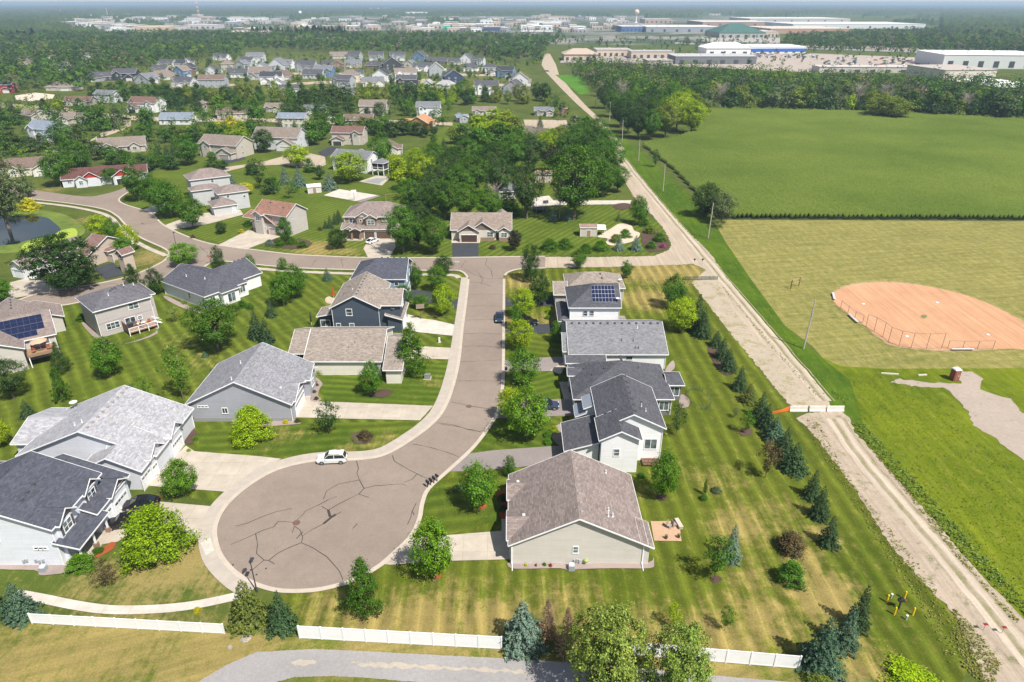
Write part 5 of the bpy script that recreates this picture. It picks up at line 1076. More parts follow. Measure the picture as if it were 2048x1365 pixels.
for a in [
 ('wide', 318, 1148, 1000, 152, 'br2', 'biggest yellow-green maple, spreading beside the black cars left of the cul-de-sac'),
 ('maple', 367, 992, 918, 66, 'br', 'small bright maple on the grass strip between the two concrete driveways'),
 ('wide', 506, 896, 803, 94, 'lime', 'yellow-green round maple in front of the blue-grey rambler'),
 ('airy', 659, 868, 800, 56, 'dk2', 'dark thin-leaved tree beside the long concrete driveway'),
 ('maple', 745, 792, 722, 46, 'g', 'young green tree in the mulch bed before the cream rambler'),
 ('fine', 825, 750, 643, 78, 'g', 'tall feathery green tree at the street end of the cream rambler'),
 ('maple', 886, 632, 568, 48, 'lime', 'yellow-green maple by the kerb below the street corner'),
 ('round', 842, 622, 590, 36, 'g', 'small round green tree between black and white driveways', ),
 ('round', 874, 588, 530, 42, 'g', 'round mid-green tree left of the street corner, in front of a dark one'),
 ('round', 888, 555, 512, 40, 'dk', 'dark round tree nearest the street corner sign'),
 ('maple', 833, 580, 525, 28, 'g2', 'narrow green tree against the east wall of the pale blue house'),
 ('round', 808, 618, 570, 38, 'g2', 'low green tree beside the slate-blue house'),
 ('column', 1061, 563, 485, 42, 'dk', 'taller dark columnar tree at the top of the street, right side'),
 ('column', 1079, 612, 537, 42, 'dk', 'dark columnar tree just below the tallest dark one on the street'),
 ('round', 1046, 645, 577, 50, 'lime', 'yellow-green kerbside maple beside the dark columnar trees'),
 ('column', 1032, 660, 608, 26, 'g2', 'slim dark green kerbside tree touching the yellow-green maple'),
 ('round', 1040, 708, 640, 52, 'lime', 'yellow-green kerbside maple opposite the parked dark car drive'),
 ('maple', 1046, 772, 695, 64, 'g', 'mid-green kerbside tree beside the brown asphalt driveway'),
 ('round', 1018, 850, 775, 50, 'lime', 'yellow-green kerbside maple leaning on a bigger green one'),
 ('maple', 1053, 880, 770, 88, 'br', 'large bright green maple at the kerb beside the blue parked car'),
 ('column', 1111, 684, 640, 26, 'g', 'small bushy tree at the front of the low white house'),
 ('maple', 1157, 537, 498, 33, 'g', 'bright small tree on the south side of the gravel lane'),
 ('maple', 1252, 557, 520, 26, 'g2', 'small round tree on the dry lawn behind the tan hip roof'),
 ('maple', 957, 1018, 924, 78, 'g', 'green maple on the lawn west of the beige rambler'),
 ('column', 1018, 952, 911, 28, 'g2', 'small upright tree by the rear corner of the beige rambler'),
 ('maple', 868, 1158, 1036, 84, 'br', 'tall bright maple standing beside the concrete drive of the beige rambler'),
 ('fine', 733, 1230, 1114, 92, 'g2', 'dark green pyramidal tree just below the cul-de-sac'),
 ('spruce', 500, 1262, 1160, 80, 'spy', 'brown-topped green spruce at the gap between the white fences'),
 ('spruce', 567, 1270, 1180, 60, 'sp', 'green spruce right of the brown-topped one by the white fence'),
 ('spruce', 45, 1245, 1164, 66, 'blue', 'blue spruce at the left end of the white fence'),
 ('spruce', 2, 1240, 1165, 44, 'sp', 'dark spruce cut by the left edge beside the blue spruce'),
 ('spruce', 1044, 1310, 1200, 88, 'bl2', 'large blue-green spruce at the right end of the middle white fence'),
 ('deadspruce', 1095, 1272, 1196, 46, 'dead', 'brown dead spruce next to the large blue-green spruce'),
 ('deadspruce', 1133, 1304, 1216, 52, 'dead', 'brown dead spruce nearer the leafy ash at the bottom'),
 ('airy', 1345, 1258, 1206, 36, 'lime', 'yellow-green sapling behind the right white fence'),
 ('airy', 1449, 1262, 1212, 34, 'g', 'thin green sapling behind the right white fence'),
 ('airy', 1428, 1162, 1070, 66, 'g2', 'green tree in a mulch ring beside the pale blue spruce'),
 ('spruce', 1460, 1128, 1048, 42, 'bl2', 'pale silver-blue spruce behind the green tree on the lawn'),
 ('shrub', 1582, 1117, 1060, 68, 'brn', 'round bronze-leaved shrub on the east lawn'),
 ('shrub', 1578, 1180, 1118, 64, 'g2', 'round green shrub just below the bronze one'),
 ('maple', 1345, 617, 545, 50, 'g2', 'green maple behind the yellow-green one on the east lawn'),
 ('round', 1363, 672, 597, 64, 'lime', 'yellow-green round maple on the east lawn near the spruces'),
 ('maple', 1325, 1000, 898, 60, 'g', 'green maple off the south-east corner of the white gabled house'),
 ('airy', 1352, 872, 806, 44, 'dk2', 'dark thin tree against the east side of the white gabled house'),
 ('airy', 1492, 868, 820, 32, 'g', 'small bright tree in a mulch bed on the east lawn'),
 ('column', 1409, 990, 958, 9, 'g2', 'tiny columnar tree alone on the east lawn'),
 ('shrub', 1407, 1004, 986, 18, 'g2', 'tiny green shrub at the foot of the tiny columnar tree'),
 ('shrub', 1432, 990, 972, 24, 'gray', 'low grey-green shrub beside the tiny columnar tree'),
 ('airy', 1470, 836, 814, 16, 'gray', 'thin sapling on the lawn near the spruce row'),
 ('airy', 1530, 957, 878, 50, 'brn', 'dark brown-leaved tree in front of the spruce row'),
 ('huge', 1212, 1410, 1226, 160, 'ash', 'large pale-green ash at the bottom edge, left one of two'),
 ('huge', 1345, 1440, 1252, 128, 'ash', 'large pale-green ash at the bottom edge, right one of two'),
 ('shrub', 1640, 1400, 1352, 80, 'spy', 'treetop showing at the bottom edge under the last white fence'),
 ('shrub', 1822, 1400, 1340, 120, 'lime', 'yellowish bush cut by the bottom edge near the gravel track'),
 ('big', 437, 702, 598, 104, 'g2', 'broad textured green tree in the middle of the west lawns'),
 ('airy', 350, 645, 610, 26, 'pale', 'faint small sapling between the taupe house and broad tree'),
 ('maple', 568, 612, 540, 50, 'g', 'left green maple of the pair above the dark spruces'),
 ('maple', 592, 597, 527, 50, 'g2', 'right green maple of the pair above the dark spruces'),
 ('column', 566, 540, 515, 22, 'g2', 'small pointed tree behind the pair of maples'),
 ('column', 503, 548, 507, 24, 'g2', 'small pointed tree on the grass below the cross street'),
 ('column', 440, 548, 490, 29, 'dk', 'dark pointed tree by the stop sign'),
 ('round', 369, 538, 487, 56, 'br', 'bright round maple overhanging the side-street corner'),
 ('maple', 221, 755, 672, 58, 'g', 'bright maple on the lawn in front of the taupe deck'),
 ('fine', 127, 745, 683, 46, 'dk2', 'dark pyramidal tree at the corner of the solar house deck'),
 ('fine', 127, 803, 733, 42, 'g2', 'green pyramidal tree in front of the darker one'),
 ('big', 28, 797, 718, 72, 'dk2', 'dark green loose tree at the left edge by the solar house'),
 ('airy', 367, 798, 688, 62, 'g', 'tall loose green tree left of the blue-grey rambler'),
 ('airy', 295, 806, 752, 38, 'g', 'small loose tree behind the pale grey roof'),
 ('round', -4, 905, 842, 58, 'lime', 'yellow-green tree cut by the left edge'),
 ('round', 2, 612, 560, 58, 'g', 'bright green tree at left edge beside the wide driveway'),
 ('fine', 271, 580, 526, 48, 'dk2', 'dark pyramidal tree behind the taupe house'),
 ('column', 314, 588, 534, 36, 'dk', 'dark round-headed tree touching the slate hip roof'),
 ('huge', 140, 582, 468, 128, 'dk', 'very large dark green tree beside the side street'),
 ('maple', 279, 402, 325, 54, 'g2', 'first maple of the row along the cross street, farthest left'),
 ('maple', 318, 425, 345, 52, 'g2', 'second maple of the row along the cross street'),
 ('maple', 344, 436, 358, 62, 'g2', 'third maple of the row, at the top of the pale drive'),
 ('maple', 387, 458, 388, 52, 'g2', 'fourth maple of the row, beside the lowest hip roof'),
 ('round', 444, 470, 444, 24, 'dk2', 'little dark tree on the lawn between two driveways'),
 ('maple', 573, 488, 433, 32, 'g2', 'green tree beside the stone-edged garage'),
 ('round', 676, 502, 458, 40, 'dk', 'dark low tree left of the cream-gabled house'),
 ('round', 1029, 505, 460, 30, 'pur', 'purple-black tree in front of the brown-gabled ranch house'),
 ('round', 204, 484, 430, 46, 'lime', 'leftmost yellow tree by the sidewalk at the bend'),
 ('maple', 231, 486, 434, 34, 'g', 'green tree between the yellow ones at the bend'),
 ('round', 262, 507, 450, 40, 'lime', 'right yellow tree by the sidewalk at the bend'),
 ('round', 252, 520, 474, 40, 'g', 'green tree below the yellow ones at the bend'),
 ('big', 18, 458, 308, 118, 'gray', 'huge grey-green willow leaning over the pond', None, 'willow_tree'),
 ('maple', 122, 372, 298, 62, 'g2', 'large green tree on the lawn left of the red-gabled house'),
 ('round', 224, 370, 336, 42, 'g2', 'small spreading tree before the red-gabled house'),
 ('round', 155, 345, 280, 60, 'g2', 'green tree above the red-gabled house on the left'),
 ('maple', 130, 302, 240, 46, 'g2', 'upright green tree right of the grey-blue house'),
 ('maple', 378, 330, 268, 52, 'g2', 'tall dark green tree before the brick-fronted house'),
 ('round', 425, 323, 303, 20, 'g2', 'small round tree by the brick-fronted garage'),
 ('airy', 520, 378, 315, 46, 'dk', 'dark green tree on the lawn right of the stepped hip roofs'),
 ('round', 596, 338, 290, 54, 'lime', 'yellow-green tree on the round end of the cul-de-sac'),
 ('round', 530, 308, 258, 44, 'dk2', 'dark tree in front of the grey ranch with cream garage'),
 ('spruce', 571, 370, 330, 24, 'bl2', 'leftmost of three blue spruces in a row'),
 ('spruce', 599, 375, 332, 30, 'bl2', 'middle blue spruce of the three in a row'),
 ('spruce', 660, 382, 342, 32, 'bl2', 'right blue spruce beside the white shed'),
 ('spruce', 463, 368, 345, 20, 'bl2', 'blue spruce behind the stepped hip roofs'),
 ('round', 493, 392, 366, 28, 'yel', 'golden bush beside the stepped hip roofs'),
 ('shrub', 543, 382, 372, 16, 'yel', 'golden round bush on the back lawn'),
 ('round', 700, 370, 304, 72, 'lime', 'big yellow-green tree hiding the white house with the screened porch'),
 ('maple', 764, 335, 262, 50, 'g', 'tall bright tree right of the white house with the screened porch'),
 ('airy', 580, 398, 360, 24, 'pale', 'pale feathery tree behind the brown-roofed house'),
 ('spruce', 652, 458, 440, 12, 'sp', 'first small pine of the four in a bed'), ('spruce', 661, 458, 430, 15, 'sp', 'second small pine of the four in a bed'), ('spruce', 671, 450, 424, 15, 'sp', 'third small pine of the four in a bed'), ('spruce', 678, 445, 418, 16, 'sp', 'fourth small pine of the four in a bed'),
 ('big', 808, 508, 408, 78, 'g2', 'leafy tree shading the drive of the cream-gabled house'),
 ('big', 868, 508, 430, 66, 'g2', 'leafy tree left of the black driveway'),
 ('big', 838, 500, 400, 62, 'dk2', 'darker tree between the two by the black driveway'),
 ('big', 1148, 440, 288, 124, 'g2', 'tallest wide green tree beside the gravel road'),
 ('big', 1054, 438, 320, 70, 'dk2', 'tall dark tree by the trampoline'),
 ('bare', 1119, 438, 340, 36, 'brn', 'white-barked bare tree before the pale driveway'),
 ('spruce', 1014, 432, 372, 60, 'g2', 'wide green pine behind the ranch house'),
 ('spruce', 975, 420, 348, 34, 'sp', 'dark spruce behind the ranch house'),
 ('bare', 990, 425, 366, 34, 'brn', 'grey bare tree behind the ranch house'),
 ('spruce', 1105, 442, 414, 19, 'bl2', 'left blue spruce on the lawn by the pale driveway'),
 ('spruce', 1135, 440, 413, 22, 'bl2', 'right blue spruce on the lawn by the pale driveway'),
 ('maple', 1277, 450, 390, 38, 'g2', 'green tree alone at the gravel road edge'),
 ('spruce', 1237, 443, 425, 12, 'gray', 'small grey spruce near the bare soil'),
 ('spruce', 1238, 503, 472, 22, 'bl2', 'left blue spruce beside the garden patio'),
 ('spruce', 1271, 503, 470, 24, 'bl2', 'right blue spruce beside the garden patio'),
 ('spruce', 904, 362, 316, 24, 'bl2', 'blue spruce among the dark trees at centre'),
 ('airy', 1310, 335, 298, 24, 'dk2', 'lone dark bush at the edge of the cornfield'),
 ('round', 1412, 440, 365, 58, 'dk2', 'left dark tree at the corner of the cornfield'),
 ('round', 1442, 452, 385, 52, 'gray', 'grey-green willow at the corner of the cornfield'),
 ('shrub', 1432, 458, 436, 34, 'pale', 'pale low bush by the utility pole at the cornfield corner'),
 ('shrub', 1410, 430, 398, 36, 'g2', 'green bush beneath the cornfield corner trees'),
 ('round', 1774, 242, 193, 90, 'ol', 'lone clump tree standing inside the cornfield'),
 ('spruce', 655, 563, 535, 21, 'blue', 'small blue spruce alone behind the slate-blue house'),
 ('spruce', 543, 636, 596, 24, 'sp', 'small spruce between the maple pair and spruce pair'),
 ('spruce', 515, 680, 618, 36, 'sp', 'left spruce of the tall pair on the west lawn'), ('spruce', 535, 690, 634, 32, 'sp', 'right spruce of the tall pair on the west lawn'),
 ('spruce', 57, 838, 798, 30, 'sp', 'small spruce on the lawn at far left'),
 ('spruce', 410, 716, 703, 14, 'blue', 'tiny blue spruce alone on the west lawn'),
 ('spruce', 266, 792, 766, 22, 'blue', 'small blue spruce behind the pale grey roof'),
 ('spruce', 426, 762, 735, 14, 'blue', 'tiny blue spruce half behind the blue-grey rambler'),
 ('shrub', 163, 1152, 1105, 62, 'g', 'round green shrub at the porch corner of the white house'),
 ('airy', 215, 1175, 1122, 50, 'brn', 'thin bronze shrub on the dry grass left of the biggest maple', None, 'shrub_tree'),
 ('shrub', 196, 1112, 1095, 28, 'g2', 'low green shrub beside the porch steps')]:
    T(*a)
# the spruce row along the gravel track
row = [(1392, 668, 585, 38, 'sp'), (1404, 678, 612, 34, 'sp'), (1432, 697, 660, 30, 'sp'), (1444, 722, 672, 32, 'sp'), (1455, 745, 694, 34, 'sp'), (1478, 784, 730, 31, 'sp'), (1497, 810, 766, 36, 'spy'), (1520, 842, 782, 38, 'sp'), (1531, 862, 806, 38, 'sp'), (1547, 888, 832, 44, 'blue'), (1567, 918, 852, 44, 'sp'), (1586, 950, 884, 54, 'sp'), (1622, 1002, 938, 38, 'sp'), (1636, 1042, 970, 40, 'sp'), (1655, 1097, 1030, 42, 'sp')]
row2 = [(1713, 1265, 1168, 46, 'sp'), (1686, 1305, 1204, 56, 'blue'), (1638, 1355, 1232, 88, 'blue')]
ordn = ['first', 'second', 'third', 'fourth', 'fifth', 'sixth', 'seventh', 'eighth', 'ninth', 'tenth', 'eleventh', 'twelfth', 'thirteenth', 'fourteenth', 'fifteenth']
for i, (u, vb, vt, w, c) in enumerate(row): T('spruce', u, vb, vt, w, c, '%s spruce from the top of the row along the gravel track' % ordn[i], 'spruces in a row along the gravel track')
for i, (u, vb, vt, w, c) in enumerate(row2): T('spruce', u, vb, vt, w, c, '%s spruce of the cluster at the lower right' % ('farthest', 'middle', 'nearest')[i], 'spruces clustered at the lower right')
# small shrubs
for u, v, w, c, l in [(640, 752, 24, 'pale', 'cream-flowering hydrangea at the blue-grey garage corner'), (627, 770, 16, 'g2', 'upper green ball shrub in the rock bed'), (619, 780, 16, 'g2', 'lower green ball shrub in the rock bed'), (634, 774, 10, 'brn', 'upper dark red shrub in the rock bed'), (629, 788, 11, 'brn', 'middle dark red shrub in the rock bed'), (633, 802, 12, 'brn', 'lowest dark red shrub by the driveway'),
    (595, 848, 15, 'brn', 'dark red shrub at the foot of the concrete drive'), (572, 850, 14, 'yel', 'yellow shrub at the foot of the blue-grey gable'), (776, 748, 17, 'g', 'round green shrub under the cream rambler eave'), (1095, 893, 22, 'g', 'nearer of two round shrubs by the white house walk'), (1096, 878, 22, 'g', 'middle round shrub by the white house walk'), (1108, 868, 22, 'lime', 'farther yellow-green shrub by the white house walk'),
    (1132, 748, 18, 'g', 'green shrub at the corner of the low white house'), (1095, 640, 14, 'g', 'green shrub by the white solar house'), (1097, 628, 16, 'lime', 'lime shrub by the white solar house'), (1282, 958, 18, 'g2', 'green shrub under the white house windows'), (1262, 962, 12, 'lime', 'yellow shrub between white house and beige rambler'), (1005, 1005, 24, 'dk2', 'dark foundation shrub behind the red mulch bed'), (1006, 1025, 20, 'dk2', 'dark foundation shrub nearest the beige garage'),
    (1052, 1135, 9, 'yel', 'yellow flowering plant at the beige wall'), (1089, 1134, 9, 'g2', 'green plant at the beige wall'), (1101, 1136, 9, (.3, .03, .05), 'pink flowering plant at the beige wall'), (1072, 1135, 6, (.25, .03, .03), 'small red plant at the beige wall'), (912, 985, 20, 'gray', 'grey ornamental grass beside the green maple'), (730, 884, 34, 'brn', 'tuft of bronze grass in the planted lawn bed'), (712, 885, 14, 'pale', 'white flowering plant in the lawn bed'),
    (395, 1228, 18, 'yel', 'yellow plant beside the footpath'), (370, 610, 14, 'pale', 'pale grass clump by the white slate-roofed house'), (485, 618, 24, 'g2', 'left green shrub at the white patio'), (500, 620, 20, 'g2', 'right green shrub at the white patio'), (165, 645, 26, 'g2', 'round shrub against the taupe house side wall'), (270, 965, 10, 'yel', 'yellow shrub at the pale grey house corner'), (391, 883, 14, 'g', 'lime plant by the pale grey garages'), (378, 905, 10, 'lime', 'small lime plant beside the wide driveway'),
    (985, 500, 16, 'brn', 'reddish shrub by the ranch porch'), (1100, 505, 42, 'g2', 'left part of the hedge by the gravel lane'), (1130, 500, 36, 'g2', 'middle shrub of the hedge by the gravel lane'), (1172, 508, 32, 'g2', 'right shrub of the hedge by the gravel lane'), (1200, 505, 36, 'g', 'lime-green shrub at the end of the hedge'), (1232, 488, 30, 'ol', 'garden shrub by the gravel patio'), (1250, 478, 30, 'g', 'tall garden plant by the gravel patio'), (1300, 470, 30, 'ol', 'flower-bed shrub nearest the road bend'), (1318, 486, 30, 'g2', 'flower-bed shrub at the road bend'),
    (1302, 500, 26, 'g2', 'lower flower-bed shrub at the road bend'), (1290, 455, 26, 'g', 'upper flower-bed shrub by the road'), (1300, 462, 16, 'yel', 'orange flowering clump in the corner garden'), (1325, 498, 16, (.3, .08, .2), 'pink flowering clump in the corner garden'), (560, 496, 26, 'g', 'green plant in the bed before the stone garage'), (585, 492, 28, 'br', 'bright green shrubs in the bed before the stone garage'), (540, 494, 22, 'bl2', 'silver-blue plant in the bed before the stone garage'), (605, 498, 24, 'g2', 'dark low shrub in the bed before the stone garage'),
    (483, 468, 14, 'yel', 'yellow shrub beside the garage drive'), (497, 456, 22, 'g2', 'green shrub beside the reddish garage'), (386, 478, 12, 'brn', 'dark shrub on the lawn by the kerb'), (1120, 590, 0, 'g', ''), (60, 425, 44, 'yel', 'yellow-green reeds on the pond bank', ), (640, 462, 12, 'brn', 'reddish shrub by the back fence'), (606, 454, 12, 'g2', 'green shrub by the back fence')]:
    if w: T('shrub', u, v, v - w * .8, w, c, l)
# ------------------------------------------------------------------ tall weeds and grass
def tufts(name, polys, n, size, col, label, seed=3, h=.5):
    rs = np.random.RandomState(seed); ps = []
    for poly, w in polys:
        q = np.array(pxs(*poly)); k = int(n * w); lo, hi = q.min(0), q.max(0); got = 0
        while got < k:
            c = rs.uniform(lo, hi, (4000, 2)); ins = np.zeros(len(c), bool); j = len(q) - 1
            for i in range(len(q)):
                yi, yj, xi, xj = q[i, 1], q[j, 1], q[i, 0], q[j, 0]
                m_ = ((yi > c[:, 1]) != (yj > c[:, 1])) & (c[:, 0] < (xj - xi) * (c[:, 1] - yi) / (yj - yi + 1e-9) + xi); ins ^= m_; j = i
            c = c[ins][:k - got]; ps.append(c); got += len(c)
    c = np.concatenate(ps); N = len(c); m = 4
    C = np.repeat(c, m, 0) + rs.normal(size=(N * m, 2)) * size * .7; s = np.repeat(rs.uniform(.5, 1.3, N), m) * size
    pos = np.column_stack([C, rs.uniform(.1, .9, N * m) * h * s / size]); nor = rs.normal(size=(N * m, 3)) * .3 + np.array([0, -.1, 1.])
    V, F = quads(pos, nor, s, rs); me = np_mesh(name, V, F, M_leaf); o = bpy.data.objects.new(name, me); link(o); o.color = (*col, 1)
    return tag(o, label, 'weeds', None, 'stuff')
tufts('tall_weeds', [([(1700, 845), (1730, 850), (2060, 1215), (2100, 1290), (2048, 1232), (1935, 1118), (1803, 968)], .5), ([(1215, 290), (1262, 290), (1330, 350), (1425, 445), (1500, 570), (1600, 700), (1700, 800), (1690, 825), (1655, 800), (1512, 620), (1419, 500), (1320, 398)], .5)], 2400, .12, (.13, .2, .04), 'rank green weeds along the right side of the dirt road', 3, .45)
tufts('meadow_tussocks', [([(1700, 760), (1763, 745), (1830, 775), (1900, 800), (1960, 880), (2060, 950), (2060, 1240), (1900, 1060), (1720, 850)], 1)], 3000, .07, (.13, .17, .01), 'uncut bright meadow grass between dirt track and gravel lot', 5, .22)
tufts('track_weeds', [([(1443, 575), (1448, 575), (1560, 706), (1645, 800), (1636, 796), (1550, 706)], .2), ([(1745, 905), (1750, 903), (1850, 1020), (1930, 1120), (2040, 1245), (2030, 1247), (1920, 1122), (1840, 1022)], .25), ([(1905, 1215), (1960, 1270), (2000, 1330), (1985, 1390), (1920, 1330)], .5), ([(1600, 835), (1640, 850), (1700, 960), (1860, 1160), (1935, 1300), (1900, 1330), (1820, 1180), (1700, 1000)], .5)], 1500, .09, (.2, .2, .06), 'dry weeds edging the gravel track', 7, .25)
# ------------------------------------------------------------------ street furniture, cars, fences
def P3(u, v, z=0): return Vector(P(u, v, z) + (z,))
def paint(name, c): return plain(name, c, .25, .6, var=.02)
M_tyre = plain('tyre rubber', (.02, .02, .02), .8); M_rim = plain('alloy', (.35, .36, .38), .3, .5, .6); M_carglass = plain('car glass', (.015, .02, .025), .06, .8)
M_red = plain('tail light', (.4, .01, .01), .3, .5); M_lamp = plain('head light', (.7, .72, .75), .2, .6)
def car(label, x, y, rz, col, kind='suv', cat='car', group=None):
    L, Wd, H = {'suv': (4.5, 1.82, 1.62), 'sedan': (4.7, 1.84, 1.45), 'coupe': (4.5, 1.8, 1.38)}[kind]
    t = thing('parked_car', label, cat, x, y, Z(9), rz, group); pm = paint('paint %.2f %.2f %.2f' % col, col)
    # body: stations along the length (x, half width, sill z, shoulder z)
    st = [(-.5, .36, .42, .60), (-.49, .44, .34, .78), (-.44, .49, .22, .92), (-.3, .5, .2, .96), (0, .5, .2, .95), (.25, .5, .2, .93), (.38, .49, .22, .84), (.46, .46, .26, .76), (.5, .36, .40, .60)]
    m = MB(); rings = []
    for a, hw, z0, z1 in st:
        X, hw = a * L, hw * Wd; k = H / 1.6
        rings.append([(X, -hw * .9, z0 * k), (X, -hw, z0 * k + .12), (X, -hw, z1 * k - .14), (X, -hw * .9, z1 * k), (X, hw * .9, z1 * k), (X, hw, z1 * k - .14), (X, hw, z0 * k + .12), (X, hw * .9, z0 * k)])
    for a, b in zip(rings, rings[1:]):
        for i in range(8): m.poly([a[i], b[i], b[(i + 1) % 8], a[(i + 1) % 8]][::-1])
    m.poly(rings[0]); m.poly(rings[-1][::-1]); body = m.build('body', pm, t, smooth=False)
    gh = {'suv': [(-.47, .93, .42), (-.40, 1.52, .36), (-.1, 1.62, .37), (.08, 1.58, .365), (.24, .95, .42)], 'sedan': [(-.40, .93, .41), (-.22, 1.36, .34), (-.05, 1.45, .35), (.08, 1.42, .345), (.26, .93, .41)], 'coupe': [(-.42, .93, .41), (-.2, 1.3, .33), (-.05, 1.38, .34), (.06, 1.35, .335), (.26, .9, .41)]}[kind]
    g = MB(); rr = []
    for a, z, hw in gh: rr.append([(a * L, -.43 * Wd, .9 * H / 1.6), (a * L, -hw * Wd, z * (1 if kind != 'suv' else H / 1.62)), (a * L, hw * Wd, z * (1 if kind != 'suv' else H / 1.62)), (a * L, .43 * Wd, .9 * H / 1.6)])
    for a, b in zip(rr, rr[1:]):
        for i in range(3): g.poly([a[i], b[i], b[i + 1], a[i + 1]][::-1])
    g.build('cabin_glass', M_carglass, t)
    r = MB(); up = .02
    for a, b in zip(rr[1:-1], rr[2:-1]): r.poly([(a[1][0], a[1][1], a[1][2] + up), (b[1][0], b[1][1], b[1][2] + up), (b[2][0], b[2][1], b[2][2] + up), (a[2][0], a[2][1], a[2][2] + up)])
    for s in (1, 2):
        for k in range(len(rr) - 1):
            r.beam(Vector(rr[k][s]) + Vector((0, 0, .03)), Vector(rr[k + 1][s]) + Vector((0, 0, .03)), .09, .06)
        mid = rr[2]; r.beam(Vector(mid[s]) + Vector((0, (.01 if s == 2 else -.01), .02)), Vector((mid[s][0], (-.435 if s == 1 else .435) * Wd, .92)), .08, .02)
    r.build('roof', pm, t)
    for sx in (-.31, .31):
        for sy in (-1, 1):
            w = MB(); yy = sy * (Wd / 2 - .1); w.tube((sx * L, yy - .11, .33), (sx * L, yy + .11, .33), .335, n=16); wo = w.build('wheel', M_tyre, t)
            w = MB(); w.tube((sx * L, yy + sy * .105, .33), (sx * L, yy + sy * .125, .33), .2, n=12); w.build('rim', M_rim, wo)
    for sy in (-1, 1):
        w = MB(); w.box((L * .465, sy * Wd * .36, .68 * H / 1.6), (.16, .34, .14)); w.build('headlight', M_lamp, t); w = MB(); w.box((-L * .488, sy * Wd * .36, .74 * H / 1.6), (.12, .3, .18)); w.build('tail_light', M_red, t)
        w = MB(); w.box((L * .17, sy * (Wd / 2 + .08), 1.0 * H / 1.6), (.12, .18, .12)); w.build('mirror', pm, t)
    if kind == 'suv':
        for sy in (-1, 1): w = MB(); w.box((-.1 * L, sy * .33 * Wd, H + .02), (1.7, .05, .05)); w.build('roof_rail', M_tyre, t)
    return t
def carp(label, u, v, deg, col, kind='suv', **k): x, y = P(u, v); return car(label, x, y, R(deg), col, kind, **k)
carp('white crossover car parked at the cul-de-sac kerb', 665, 924, 184, (.62, .64, .63))
carp('dark blue saloon car on the street near the corner', 999, 640, -90, (.02, .035, .055), 'sedan')
carp('black car on the driveway, farther one beside the biggest maple', 284, 1014, 192, (.008, .008, .01), 'sedan')
carp('black car on the driveway, nearer one by the covered porch', 250, 1052, 192, (.008, .008, .01), 'suv')
carp('white coupe on the concrete drive of the cream-gabled house', 745, 486, 60, (.75, .75, .76), 'coupe')
carp('white car outside the white garage doors at left edge', 71, 556, -70, (.72, .73, .74), 'suv')
carp('dark blue car on the brown asphalt driveway by the large maple', 1092, 817, 0, (.03, .04, .08), 'suv')
carp('black car on the black driveway of the white solar house', 1056, 650, 0, (.01, .01, .012), 'suv')
carp('dark car outside the open garage in the upper left', 263, 226, -80, (.02, .02, .025), 'suv')
carp('small white car on the lane beyond the blue-roofed house', 662, 238, 0, (.7, .7, .7), 'sedan')
carp('car under the trees beside the pale driveway', 1139, 402, 10, (.06, .07, .1), 'sedan')
# white panel fences
M_vinyl = plain('white vinyl', (.74, .75, .76), .5, .3, var=.03)
def vfence(label, a, b, n, h=1.85, panels=None):
    p, q = Vector(P(*a)), Vector(P(*b)); d = q - p; L = d.length / n; rz = math.atan2(d.y, d.x)
    t = thing('panel_fence', label, 'fence', p.x, p.y, 0, rz, 'white fences by the park road')
    for i in range(n + 1):
        m = MB(); m.box((i * L, 0, h / 2 + .03), (.14, .14, h + .06)); o = m.build('post', M_vinyl, t); m = MB(); m.box((i * L, 0, h + .1), (.18, .18, .07), 0, 0, .4); m.build('post_cap', M_vinyl, o)
    for i in range(n):
        m = MB(); m.box((i * L + L / 2, 0, h / 2 + .04), (L - .16, .035, h - .3)); m.box((i * L + L / 2, 0, h - .02), (L - .15, .07, .14)); m.box((i * L + L / 2, 0, .14), (L - .15, .07, .14)); m.build('panel', M_vinyl, t)
vfence('white vinyl panel fence at lower left by the footpath', (65, 1247), (449, 1268), 9, 1.45)
vfence('white vinyl panel fence in the middle below the cul-de-sac', (600, 1277), (1003, 1299), 9)
vfence('white vinyl panel fence at lower right behind the ash trees', (1262, 1310), (1596, 1338), 7, 1.85)
# street lamps
def lamp(label, u, v, h=4.6, arm=True):
    x, y = P(u, v); t = thing('street_lamp', label, 'street lamp', x, y, 0, 0, 'street lamps'); dm = plain('dark metal', (.05, .05, .055), .5)
    m = MB(); m.tube((0, 0, 0), (0, 0, h), .09, .055, 10); m.tube((0, 0, 0), (0, 0, .35), .15, .12, 10); m.build('pole', dm, t)
    m = MB(); m.box((0, .35, h + .05), (.42, .75, .16), 0, 0, .85); m.box((0, 0, h + .02), (.16, .2, .22)); m.build('lamp_head', dm, t)
lamp('street lamp at the foot of the cul-de-sac', 514, 1184); lamp('street lamp beside the cross street on the left', 353, 495, 4.2)
